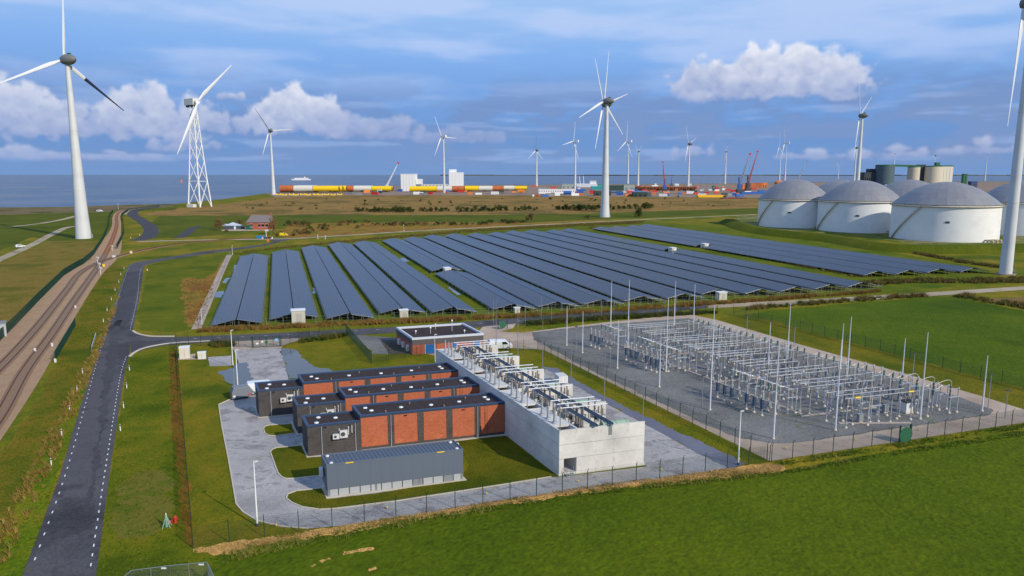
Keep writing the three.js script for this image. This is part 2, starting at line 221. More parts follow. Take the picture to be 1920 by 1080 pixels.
// a sheet of ground with an uneven edge; pts are survey pixels, lvl its place in the stack of sheets
function sheet(name, pts, mat, lvl, { jag = 0.25, step = 1.2, px = true, y = 0 } = {}) {
  const P = pts.map((p) => p.isVector3 ? p : px ? gp(p[0], p[1]) : V3(p[0], 0, p[1])), out = [], r = mulberry(P.length * 97 + Math.round(P[0].x * 13));
  for (let i = 0; i < P.length; i++) {
    const a = P[i], b = P[(i + 1) % P.length], L = a.distanceTo(b), n = jag ? Math.min(400, Math.max(1, Math.round(L / step))) : 1, nx = (b.z - a.z) / L, nz = -(b.x - a.x) / L; let w = 0;
    for (let k = 0; k < n; k++) { const t = k / n; w = w * 0.6 + (r() - 0.5) * 2 * jag; const o = k ? w : 0; out.push(new THREE.Vector2(mix(a.x, b.x, t) + nx * o, -(mix(a.z, b.z, t) + nz * o))); }
  }
  if (THREE.ShapeUtils.isClockWise(out)) out.reverse();
  const tris = THREE.ShapeUtils.triangulateShape(out, []), pos = [], uv = [], h = y + lvl * 0.004;
  for (const v of out) { pos.push(v.x, h, -v.y); uv.push(v.x, -v.y); }
  const g = new THREE.BufferGeometry(); g.setAttribute('position', new THREE.Float32BufferAttribute(pos, 3)); g.setAttribute('uv', new THREE.Float32BufferAttribute(uv, 2)); g.setIndex(tris.flat());
  const nrm = new Float32Array(pos.length); for (let i = 1; i < nrm.length; i += 3) nrm[i] = 1; g.setAttribute('normal', new THREE.BufferAttribute(nrm, 3));
  return structure(mesh(name, g, mat));
}
// a strip of constant width along a line of ground points
function strip(name, line, width, mat, lvl, y = 0) { const g = stripGeo(line, -width / 2, width / 2, y + lvl * 0.004); return structure(mesh(name, g, mat)); }
function smooth(pts, n) { return new THREE.CatmullRomCurve3(pts, false, 'centripetal').getSpacedPoints(n); }
function stripGeo(line, o0, o1, h) {
  const pos = [], uv = [], idx = [];
  line.forEach((p, i) => { const a = line[Math.max(0, i - 1)], b = line[Math.min(line.length - 1, i + 1)], dx = b.x - a.x, dz = b.z - a.z, L = Math.hypot(dx, dz), nx = -dz / L, nz = dx / L; for (const o of [o0, o1]) { pos.push(p.x + nx * o, h, p.z + nz * o); uv.push(p.x + nx * o, p.z + nz * o); } if (i) { const k = i * 2; idx.push(k - 2, k - 1, k, k - 1, k + 1, k); } });
  const g = new THREE.BufferGeometry(); g.setAttribute('position', new THREE.Float32BufferAttribute(pos, 3)); g.setAttribute('uv', new THREE.Float32BufferAttribute(uv, 2)); g.setIndex(idx);
  const nrm = new Float32Array(pos.length); for (let i = 1; i < nrm.length; i += 3) nrm[i] = 1; g.setAttribute('normal', new THREE.BufferAttribute(nrm, 3)); return g;
}
const offsetLine = (line, o) => line.map((p, i) => { const a = line[Math.max(0, i - 1)], b = line[Math.min(line.length - 1, i + 1)], dx = b.x - a.x, dz = b.z - a.z, L = Math.hypot(dx, dz); return V3(p.x - dz / L * o, p.y, p.z + dx / L * o); });
// ---------------------------------------------------------------- land, sea, roads
{
  const wave = tileNoise(1024, 24, 41, 6, 0.62), swell = tileNoise(1024, 5, 42, 5, 0.55);
  const seaMat = matte({ specularIntensity: 0.6, roughness: 0.3, map: colourMap(1024, 900, (i) => ramp([[40, 62, 94], [54, 74, 102], [70, 84, 106], [88, 92, 102]], 0.5 + (swell[i] - 0.5) * 2.4 + (wave[i] - 0.5) * 1.0)), bumpMap: heightMap(1024, 120, wave), bumpScale: 1.3 });
  const g = new THREE.PlaneGeometry(160000, 60000); g.rotateX(-Math.PI / 2); g.translate(0, -1.6, -30000 + 400);
  for (let i = 0, p = g.attributes.position, uv = g.attributes.uv; i < p.count; i++) uv.setXY(i, p.getX(i), p.getZ(i));
  structure(mesh('sea', g, seaMat));
  // thin far shore on the horizon
  const fs = []; for (let k = 0; k <= 60; k++) fs.push(V3(-2000 + 460 * k, 0, -21000 - 900 * Math.sin(k * 0.37)));
  const hill = new MB(); for (let k = 0; k < 60; k++) { const h = 14 + 16 * rnd(); hill.bar(fs[k].clone().setY(h / 2 - 1), fs[k + 1].clone().setY(h / 2 - 1), 300, h); }
  structure(hill.build('far_shore', flat([84, 86, 62], 1)));
}
sheet('ground', [[-1400, 400], [-300, 392], [0, 389], [120, 388], [240, 384], [330, 382], [420, 373], [500, 362.5], [620, 350.5], [760, 348], [1000, 346.5], [1300, 344.5], [1600, 341], [2300, 339], [3600, 339]].map((p) => gp(...p)).concat([V3(2600, 0, 60), V3(-1500, 0, 60)]), M.meadow, 0, { jag: 0 });
// far strips of land
sheet('tidal_flat', [[-500, 392], [0, 390], [130, 389], [240, 385], [335, 383], [300, 391], [200, 398], [100, 401], [0, 403], [-500, 410]], M.tidal, 1, { jag: 2.5, step: 8 });
sheet('coast_grass', [[-500, 409], [0, 403], [110, 400], [210, 397], [335, 387], [330, 393], [250, 396], [214, 404], [212, 436], [150, 460], [60, 445], [0, 470], [-500, 540]], M.dike, 2, { jag: 1.2, step: 6 });
sheet('port_ground', [[500, 363], [620, 351], [760, 348.5], [1000, 347], [1300, 345], [1600, 341.5], [2300, 339.5], [2300, 366], [1700, 368], [1420, 371], [1200, 369], [950, 366], [640, 366], [515, 369]], turf(300, [[100, 97, 92], [120, 115, 108], [138, 131, 120], [108, 106, 96]], 0.9, 0.6, 0, 11, 0.98), 1, { jag: 0 });
sheet('heath', [[262, 402], [330, 391], [430, 382], [520, 369], [640, 366], [950, 366], [1200, 369], [1425, 372], [1425, 391], [1250, 396], [1100, 401], [900, 403.5], [510, 404], [300, 405]], M.heath, 2, { jag: 2.5, step: 9 });
sheet('dike_grass', [[275, 421], [300, 405], [510, 403.5], [900, 403], [1100, 400.5], [1250, 395.5], [1425, 390], [1425, 401], [1250, 407], [1130, 411], [1000, 417], [800, 417], [560, 418], [500, 430], [420, 440], [330, 446], [290, 446], [300, 432]], M.dike, 3, { jag: 1.2, step: 6 });
sheet('scrub_land', [[540, 419], [800, 416.5], [1000, 417.5], [1060, 414], [1130, 411.5], [1135, 415], [990, 424], [800, 431], [640, 440], [560, 446], [528, 446]], M.rough, 4, { jag: 1.5, step: 5 });
sheet('rough_meadow', [[-300, 560], [0, 492], [90, 452], [160, 452], [205, 452], [190, 486], [150, 520], [80, 590], [0, 665], [-300, 930]], turf(80, [[80, 90, 34], [94, 94, 42], [116, 106, 64], [90, 94, 38]], 0.9, 0.5, 0.05, 13, 0.75), 3, { jag: 0.8, step: 3 });
sheet('rail_verge', [[196, 500], [210, 494], [236, 502], [212, 561], [188, 627], [168, 694], [100, 880], [40, 1085], [-60, 1400], [-400, 1400], [-200, 1000], [0, 850], [80, 740], [125, 640], [170, 540]], turf(40, [[62, 82, 24], [80, 92, 32], [98, 98, 44], [112, 100, 56]], 0.85, 0.65, -0.05, 14), 3, { jag: 0.3 });
sheet('road_verge', [[160, 706], [188, 630], [214, 561], [236, 503], [243, 500], [222, 561], [198, 627], [177, 694], [120, 850], [50, 1080], [-20, 1330], [-120, 1330], [20, 980], [110, 800]], M.verge, 4, { jag: 0.35 });
sheet('roadside_lawn', [[243, 670], [256, 661], [290, 650], [331, 646], [345, 820], [362, 1028], [398, 1046], [300, 1400], [90, 1400], [181, 1080], [212, 850]], turf(38, [[64, 84, 16], [80, 98, 22], [96, 105, 32], [110, 109, 48]], 0.8, 0.55, -0.12, 15), 4, { jag: 0.15 });
sheet('bare_patch', [[235, 900], [262, 885], [300, 880], [318, 900], [322, 960], [300, 1000], [240, 1010], [205, 985], [222, 930]], turf(16, [[78, 98, 30], [98, 106, 46], [112, 110, 62], [84, 104, 34]], 0.9, 0.8, 0, 16, 0.8), 5, { jag: 0.5, step: 0.5 });
sheet('dead_grass_strip', [[315, 660], [331, 655], [346, 830], [361, 1025], [345, 1015], [326, 830]], M.dead, 6, { jag: 0.3, step: 0.6 });
sheet('paddock_grass', [[276, 497], [330, 487], [428, 477], [425, 490], [398, 560], [374, 616], [330, 622], [262, 620], [258, 600], [266, 555]], turf(50, [[64, 86, 22], [80, 97, 29], [96, 105, 38]], 0.8, 0.45, 0, 17), 4, { jag: 0.4 });
sheet('dry_patch', [[340, 524], [360, 520], [384, 524], [406, 508], [420, 482], [428, 479], [424, 492], [398, 560], [374, 614], [350, 612], [344, 570]], M.rough, 5, { jag: 0.6, step: 0.8 });
sheet('solar_ground', [[432, 480], [505, 466], [660, 452], [900, 432], [1070, 424], [1220, 416], [1420, 430], [1830, 500], [1900, 530], [1640, 548], [1300, 566], [1000, 590], [740, 606], [372, 618], [400, 560]], turf(60, [[60, 88, 20], [78, 98, 26], [96, 106, 36]], 0.8, 0.5, 0, 18), 4, { jag: 0.5 });
sheet('right_field', [[1408, 588], [1480, 579], [1600, 569], [1735, 557], [1790, 557], [1850, 569], [1920, 583], [2300, 660], [2600, 900], [1920, 727], [1800, 698], [1650, 656], [1500, 617]], turf(120, [[52, 78, 14], [64, 90, 18], [78, 99, 26]], 0.7, 0.42, 0, 19), 4, { jag: 0.4 });
sheet('yard_verge', [[1345, 597], [1408, 588], [1500, 617], [1650, 656], [1800, 698], [1920, 727], [2600, 900], [2400, 870], [1920, 768], [1830, 738], [1700, 700], [1500, 644]], turf(50, [[62, 82, 22], [84, 94, 30], [106, 104, 44]], 0.8, 0.55, 0, 20), 4, { jag: 0.3 });
sheet('foreground_field', [[398, 1046], [560, 1012], [800, 968], [1100, 920], [1465, 884], [1700, 843], [1920, 808], [2500, 715], [3600, 1400], [300, 1400], [352, 1110]], M.field, 4, { jag: 0.35 });
sheet('ploughed_corner', [[1835, 562], [1920, 556], [2200, 540], [2400, 590], [2000, 585], [1920, 572]], turf(40, [[98, 84, 62], [120, 102, 76], [104, 100, 54]], 0.8, 0.6, 0, 21, 0.9), 4, { jag: 0.5 });
sheet('dry_bank', [[362, 1030], [560, 1001], [800, 960], [1100, 912], [1440, 870], [1472, 873], [1465, 885], [1100, 924], [800, 972], [560, 1014], [400, 1042]], M.straw, 6, { jag: 0.35, step: 0.6 });
// the compound
sheet('compound_lawn', [[331, 648], [436, 648], [528, 641], [600, 632], [652, 624], [700, 656], [820, 668], [960, 654], [1020, 657], [1443, 866], [362, 1028]], M.lawn, 5, { jag: 0 });
sheet('yard_path', [yard(0.1, 0.25), yard(46, 1.3), yard(80, 3), yard(80, 7.5)].concat([[1920, 768], [1830, 740], [1700, 702], [1500, 646], [1340, 599], [1290, 589], [1130, 605], [1000, 621], [930, 631], [905, 640], [930, 652], [990, 654], [1019, 656]].map((p) => gp(...p))), M.yardPath, 6, { jag: 0 });
sheet('yard_gravel', [yard(1.6, 14), yard(2.2, 8.5), yard(5, 5.4), yard(9, 4.6), yard(44, 5.4), yard(47.6, 7.4), yard(49, 13), yard(51, 86), yard(25, 85), yard(6.5, 82), yard(3.5, 74), yard(2, 52)], M.gravel, 8, { jag: 0.18, step: 0.8 });
sheet('side_gravel', [[656, 627], [745, 634], [778, 664], [699, 681]], M.gravel, 7, { jag: 0 });
sheet('red_building_apron', [site(-3, 62), site(19, 62.5), site(22, 80), site(-1, 80)], M.yardPath, 7, { jag: 0 });
{
  const pts = [[438, 656], [527, 651], [541, 712], site(-24, 41), site(-20, 32), site(0, 33), site(0, 15), site(-14, 15), [740, 941], [900, 917], [1036, 895], site(-0.15, -0.25), site(12.2, -0.6), [1368, 879], [1200, 903], [1000, 930], [740, 972], [640, 986], [578, 991.5], [526, 987.5], [482, 977], [456, 961], [443, 946], [428, 860], [416, 800], [410, 759], [438, 746], [470, 735]];
  sheet('paving', pts.map((p) => p.isVector3 ? p : gp(...p)), M.paving, 8, { jag: 0 });
  sheet('east_paving', [site(11.6, -1.5), gp(1368, 879), gp(1300, 846), gp(1238, 811), gp(1136, 757), gp(1055, 703), gp(1022, 692), site(12, 30)], M.paving, 9, { jag: 0 });
  sheet('wet_strip', [gp(1368, 879), gp(1400, 870), gp(1240, 795), gp(1136, 745), gp(1040, 690), gp(1010, 688), gp(1022, 692), gp(1136, 757), gp(1238, 811), gp(1300, 846)], M.wetPaving, 10, { jag: 0.25, step: 0.5 });
  sheet('gate_pad', [[390, 670], [434, 667], [434, 686], [393, 687]], M.paving, 10, { jag: 0 });
  sheet('cabinet_pad', [[334, 669], [366, 663], [366, 673], [386, 673], [386, 674], [334, 675]], M.yardPath, 11, { jag: 0 });
  sheet('front_lawn', [[537, 935], [540, 927], [556, 921], [600, 915], [604, 918], [612, 936], [700, 926], [866, 900], [880, 870], [868, 850], site(-10, 15.2), site(-0.3, 15.2), site(-0.3, 0), [1036, 894], [900, 916], [740, 940.5], [631, 954], [599, 956], [566, 951], [547, 943]].map((p) => p.isVector3 ? p : gp(...p)), turf(30, [[58, 76, 18], [74, 86, 24], [92, 96, 36]], 0.8, 0.5, 0, 22), 11, { jag: 0.08, step: 0.6 });
  sheet('island_lawn', [[507, 848], [511, 843], [519, 840], [566, 836], [577, 856], [607, 858], [607, 892], [550, 898], [536, 898], [528, 895], [521, 887], [513, 865]], turf(30, [[58, 76, 18], [74, 88, 24], [94, 98, 36]], 0.8, 0.5, 0, 23), 11, { jag: 0.06, step: 0.5 });
  sheet('island_lawn', [[494, 804], [497, 800], [503, 798], [546, 795], [553, 813], [519, 818], [504, 817], [497, 813]], M.lawn, 11, { jag: 0.06, step: 0.5 });
  sheet('north_lawn', [[530, 645], [600, 634], [652, 626], [698, 660], [690, 664], [800, 664], [818, 668], [818, 684], [700, 694], [560, 706]], M.lawn, 11, { jag: 0.2 });
  structure(sheet('puddle', [[408, 698], [436, 690], [440, 684], [464, 678], [470, 700], [478, 728], [462, 735], [440, 724], [424, 716], [418, 706]], M.puddle, 12, { jag: 0.25, step: 0.5 }));
  structure(sheet('puddle', [[527, 653], [553, 655], [560, 664], [572, 676], [588, 688], [618, 692], [628, 697], [600, 704], [566, 708], [541, 711]], M.puddle, 12, { jag: 0.3, step: 0.5 }));
  structure(sheet('puddle', [[466, 765], [480, 763], [480, 772], [468, 772]], M.puddle, 12, { jag: 0.15, step: 0.4 }));
  for (const q of [[[440, 497], [447, 497], [444, 515], [436, 516]], [[424, 521], [432, 521], [424, 531], [417, 531]], [[404, 548], [420, 546], [416, 558], [402, 558]], [[750, 484], [764, 483], [768, 490], [752, 492]], [[802, 509], [808, 510], [806, 513], [800, 512]], [[840, 538], [850, 540], [868, 552], [858, 554]], [[585, 540], [592, 540], [594, 548], [588, 552]]]) sheet('puddle', q, M.puddle, 13, { jag: 0.3, step: 0.6 });
}
// main road, its edge dashes and the junction
const roadL = [[-60, 1330], [42, 1080], [110, 900], [171.5, 693.6], [192, 627.5], [217, 561], [239, 501.6], [244, 496], [256, 491.5]], roadR = [[110, 1330], [180, 1080], [211, 850], [234.5, 693.6], [242.4, 668.5], [248.7, 621], [261, 561], [270, 500], [279, 494.5]];
sheet('main_road', roadL.concat([[302, 484.5], [378, 472], [441, 465], [496, 458], [516, 452], [500, 449], [548, 448], [527, 453], [496, 461.5], [441, 468.8], [378, 477.5], [315, 487]]).concat(roadR.slice().reverse()), M.asphalt, 10, { jag: 0 });
sheet('side_road', [[246, 668], [246, 621], [258, 627.6], [280, 632], [327, 632.5], [480, 626.5], [678, 616.7], [743, 613.5], [880, 603], [1005, 594], [1130, 584], [1239, 576.6], [1327, 570.5], [1327, 577.5], [1161, 594], [1000, 606], [880, 615], [743, 624], [643, 630], [570, 634], [436, 641], [393.5, 642], [315, 647], [270.7, 655], [252, 663]], M.asphalt, 11, { jag: 0 });
sheet('gate_apron', [[396, 642], [440, 640.5], [575, 633.5], [600, 632], [552, 641], [530, 648], [528, 652], [438, 656], [430, 648]], M.yardPath, 12, { jag: 0.05, step: 0.5 });
sheet('yard_apron', [[905, 613], [968, 607], [962, 616], [940, 622], [980, 624], [930, 632], [905, 640], [890, 630]], M.yardPath, 12, { jag: 0.05, step: 0.5 });
sheet('gravel_road', [[1327, 570.2], [1480, 563.5], [1700, 551], [1920, 537], [2400, 505], [2400, 512], [1920, 543.5], [1700, 558.5], [1480, 571], [1327, 578]], M.track, 10, { jag: 0.12 });
{
  const dashes = (line, inset, name) => { const pts = smooth(line.map((p) => gp(...p)), 400), off = offsetLine(pts, inset); let acc = 0, k = 0; const L = off; for (let i = 1; i < L.length - 2; i++) { acc += L[i].distanceTo(L[i - 1]); if (acc >= 2.0) { acc = 0; const d = L[i + 1].clone().sub(L[i]).normalize(), a = L[i], b = a.clone().addScaledVector(d, 0.62); if (a.z > -45) continue; mesh(name, stripGeo([a, b], -0.06, 0.06, 0.058), M.white, edge); k++; } } return k; };
  const edge = thing('road_marking', 'dashed white edge lines along both sides of the long asphalt road', 'road marking', V3(0, 0, 0));
  dashes(roadL.slice(1), 0.55, 'dash'); dashes(roadR.slice(1, 5), -0.55, 'dash'); dashes(roadR.slice(5), -0.55, 'dash');
  const cl = smooth([[327, 637], [480, 631], [640, 622], [740, 617], [900, 607], [1130, 591], [1300, 578]].map((p) => gp(...p)), 130);
  const centre = thing('road_marking', 'short white centre dashes on the side road in front of the solar rows', 'road marking', V3(0, 0, 0));
  for (let i = 4; i < cl.length - 1; i += 5) mesh('dash', stripGeo([cl[i], cl[i].clone().lerp(cl[i + 1], 0.7)], -0.08, 0.08, 0.062), M.white, centre);
  // concrete kerbs round the junction
  const kerb = (label, pts) => { const l = smooth(pts.map((p) => gp(...p)), 24), k = thing('kerb', label, 'kerb', V3(0, 0, 0)); for (let i = 0; i < l.length - 1; i++) new MB().bar(l[i].clone().setY(0.07), l[i].clone().lerp(l[i + 1], 0.97).setY(0.07), 0.55, 0.14).build('kerb_stone', M.foot, k); };
  kerb('pale kerb curving round the near corner of the junction', [[243.5, 668.5], [252, 661.5], [271, 653], [315, 644.5], [394, 639.5]]);
  kerb('pale kerb curving round the far corner of the junction', [[249, 620.5], [258, 626], [280, 630.5], [327, 631]]);
  // patched dark overlay on the road, sealed wheel lines
  sheet('road_patch', [[216, 600], [228, 600], [222, 640], [214, 700], [196, 800], [180, 900], [168, 960], [158, 960], [176, 860], [192, 740], [200, 660]], M.asphaltNew, 12, { jag: 0.35, step: 0.7 });
  sheet('road_patch', [[234, 512], [262, 508], [252, 570], [240, 612], [212, 612], [222, 560]], M.asphaltNew, 12, { jag: 0.25, step: 0.7 });
}
// coast road in an S, the road along the dike, farm tracks
strip('coast_road', smooth([[255, 451], [272, 446.5], [283, 436], [281, 426], [263, 412], [250, 404], [250, 397.5], [265, 392.5], [300, 388.5]].map((p) => gp(...p)), 40), 9, M.asphaltNew, 8);
strip('gravel_forecourt', smooth([[236, 402], [243, 396.5], [262, 391.5], [296, 388]].map((p) => gp(...p)), 20), 8, M.yardPath, 7);
strip('dike_road', smooth([[258, 453], [300, 452], [380, 450], [450, 449], [530, 448], [620, 443], [700, 438], [800, 432], [900, 427], [1060, 419], [1200, 412], [1420, 402]].map((p) => gp(...p)), 60), 6, M.track, 7);
strip('farm_track', smooth([[-80, 522], [0, 486], [60, 459], [96, 440], [130, 425.5], [143, 424]].map((p) => gp(...p)), 30), 4.5, M.track, 6);
strip('farm_track', smooth([[20, 425], [60, 421], [110, 413], [142, 405]].map((p) => gp(...p)), 20), 5, M.track, 6);
strip('farm_track', smooth([[335, 446], [352, 436], [366, 426], [380, 424]].map((p) => gp(...p)), 12), 6, M.asphaltNew, 6);
// railway
{
  const A = smooth([[-160, 838], [0, 690], [63, 622], [126, 543], [148, 514.5], [176, 497], [215, 482.5], [261, 470.5], [346, 456], [420, 449.5], [470, 446.5]].map((p) => gp(...p)), 260);
  const B = smooth([[-90, 905], [0, 781], [47, 697], [94.5, 631], [138.5, 565], [170, 520.5], [189, 492], [202, 468], [214, 440], [219, 420], [218.5, 407], [224, 398], [240, 392.5], [275, 388]].map((p) => gp(...p)), 260);
  const bedB = smooth([[-160, 905], [-20, 740], [40, 662], [92, 592], [134, 540], [160, 511], [186, 489], [202, 468], [214, 440], [219, 420], [218.5, 407], [224, 398], [240, 392.5], [275, 388]].map((p) => gp(...p)), 80);
  structure(mesh('ballast_bed', (() => { const g = stripGeo(bedB, -6, 6, 0.05), p = g.attributes.position, uv = g.attributes.uv; for (let i = 0; i < p.count; i++) { const k = i >> 1, w = mix(6.3, 3.0, sstep(24, 46, k)), c = bedB[k]; const dx = p.getX(i) - c.x, dz = p.getZ(i) - c.z; p.setX(i, c.x + dx / 6 * w); p.setZ(i, c.z + dz / 6 * w); uv.setXY(i, p.getX(i), p.getZ(i)); } return g; })(), M.ballast));
  structure(mesh('branch_ballast', stripGeo(A.slice(110), -2.3, 2.3, 0.046), M.ballast));
  const track = (name, label, L) => {
    const t = thing(name, label, 'railway track', V3(0, 0, 0));
    for (const o of [-0.75, 0.75]) { const l = offsetLine(L, o), b = new MB(); for (let i = 0; i < l.length - 1; i++) b.bar(l[i].clone().setY(0.2), l[i + 1].clone().setY(0.2), 0.16, 0.16); b.build('rail', M.rail, t); }
    const s = new MB(); let acc = 0; for (let i = 1; i < L.length; i++) { const seg = L[i].distanceTo(L[i - 1]); if (L[i].z < -330) continue; for (let d = (0.62 - acc % 0.62) % 0.62; d < seg; d += 0.62) { const p = L[i - 1].clone().lerp(L[i], d / seg), dx = L[i].x - L[i - 1].x, dz = L[i].z - L[i - 1].z; s.box(2.5, 0.14, 0.24, p.x, 0.07, p.z, Math.atan2(dx, dz)); } acc += seg; }
    stuff(s.build('sleepers', M.sleeper, t)); s.g = [];
    const w = structure(mesh('rust_stain', stripGeo(L, -1.3, 1.3, 0.075), M.rustBallast)); return w;
  };
  M.rustBallast = matte({ roughness: 1, map: colourMap(512, 10, (i) => ramp([[124, 80, 52], [158, 108, 74], [176, 130, 96]], 0.5 + (FINE[i] - 0.5) * 1.1 + (N1[i] - 0.5) * 0.8)) });
  track('railway_track', 'rusty railway track on the left that curves off to the right behind the junction', A);
  track('railway_track', 'rusty railway track on the right that runs straight on towards the coast', B);
}
// bare streaks in the foreground field
for (const q of [[[643, 1035], [700, 1026], [702, 1030], [646, 1040]], [[598, 1053], [616, 1046], [620, 1049], [602, 1056]], [[640, 1038], [650, 1036], [651, 1040], [642, 1042]], [[690, 1068], [706, 1062], [708, 1066], [694, 1072]], [[580, 1062], [590, 1057], [592, 1060], [584, 1064]]]) sheet('bare_streak', q, M.straw, 7, { jag: 0.12, step: 0.2 });
// wheel lines left by machines in the right field
{
  const lines = (name, from, to, n, mat) => { for (let k = 0; k < n; k++) { const a = gp(...from[0]).lerp(gp(...from[1]), (k + 0.5) / n), b = gp(...to[0]).lerp(gp(...to[1]), (k + 0.5) / n); const L = []; for (let i = 0; i <= 60; i++) { const p = a.clone().lerp(b, i / 60); p.z += 0.7 * Math.sin(i * 0.31 + k); L.push(p); } for (const o of [-0.95, 0.95]) structure(mesh(name, stripGeo(offsetLine(L, o), -0.2, 0.2, 0.03), mat)); } };
  const worn = turf(30, [[56, 84, 14], [68, 96, 18], [84, 104, 28]], 0.9, 0.6, -0.1, 33, 0.6);
  lines('wheel_line', [[1420, 596], [1700, 655]], [[1800, 565], [2300, 690]], 2, worn);
}
// concrete edging along the paving
{
  const edging = (label, pts) => { const l = pts.map((p) => p.isVector3 ? p : gp(...p)), t = thing('edging', label, 'kerb', V3(0, 0, 0)); for (let i = 0; i < l.length - 1; i++) { const n = Math.max(1, Math.round(l[i].distanceTo(l[i + 1]) / 2)); for (let k = 0; k < n; k++) new MB().bar(l[i].clone().lerp(l[i + 1], k / n).setY(0.06), l[i].clone().lerp(l[i + 1], (k + 0.985) / n).setY(0.06), 0.14, 0.12).build('edging_stone', M.foot, t); } };
  edging('pale edging stones along the outer curve of the compound paving', [[438, 746], [410, 759], [416, 800], [428, 860], [443, 946], [456, 961], [482, 977], [526, 987.5], [578, 991.5]]);
  edging('pale edging stones round the lawn in front of the grey cabin', [[604, 916], [556, 921], [540, 927], [537, 935], [547, 943], [566, 951], [599, 956], [631, 954], [740, 940.5], [900, 916], [1034, 894.5]]);
  edging('pale edging stones round the larger lawn island', [[566, 836], [519, 840], [511, 843], [507, 848], [513, 865], [521, 887], [528, 895], [536, 898], [550, 898], [606, 892]]);
  edging('pale edging stones round the smaller lawn island', [[546, 795], [503, 798], [497, 800], [494, 804], [497, 813], [504, 817], [519, 818], [552, 813]]);
}
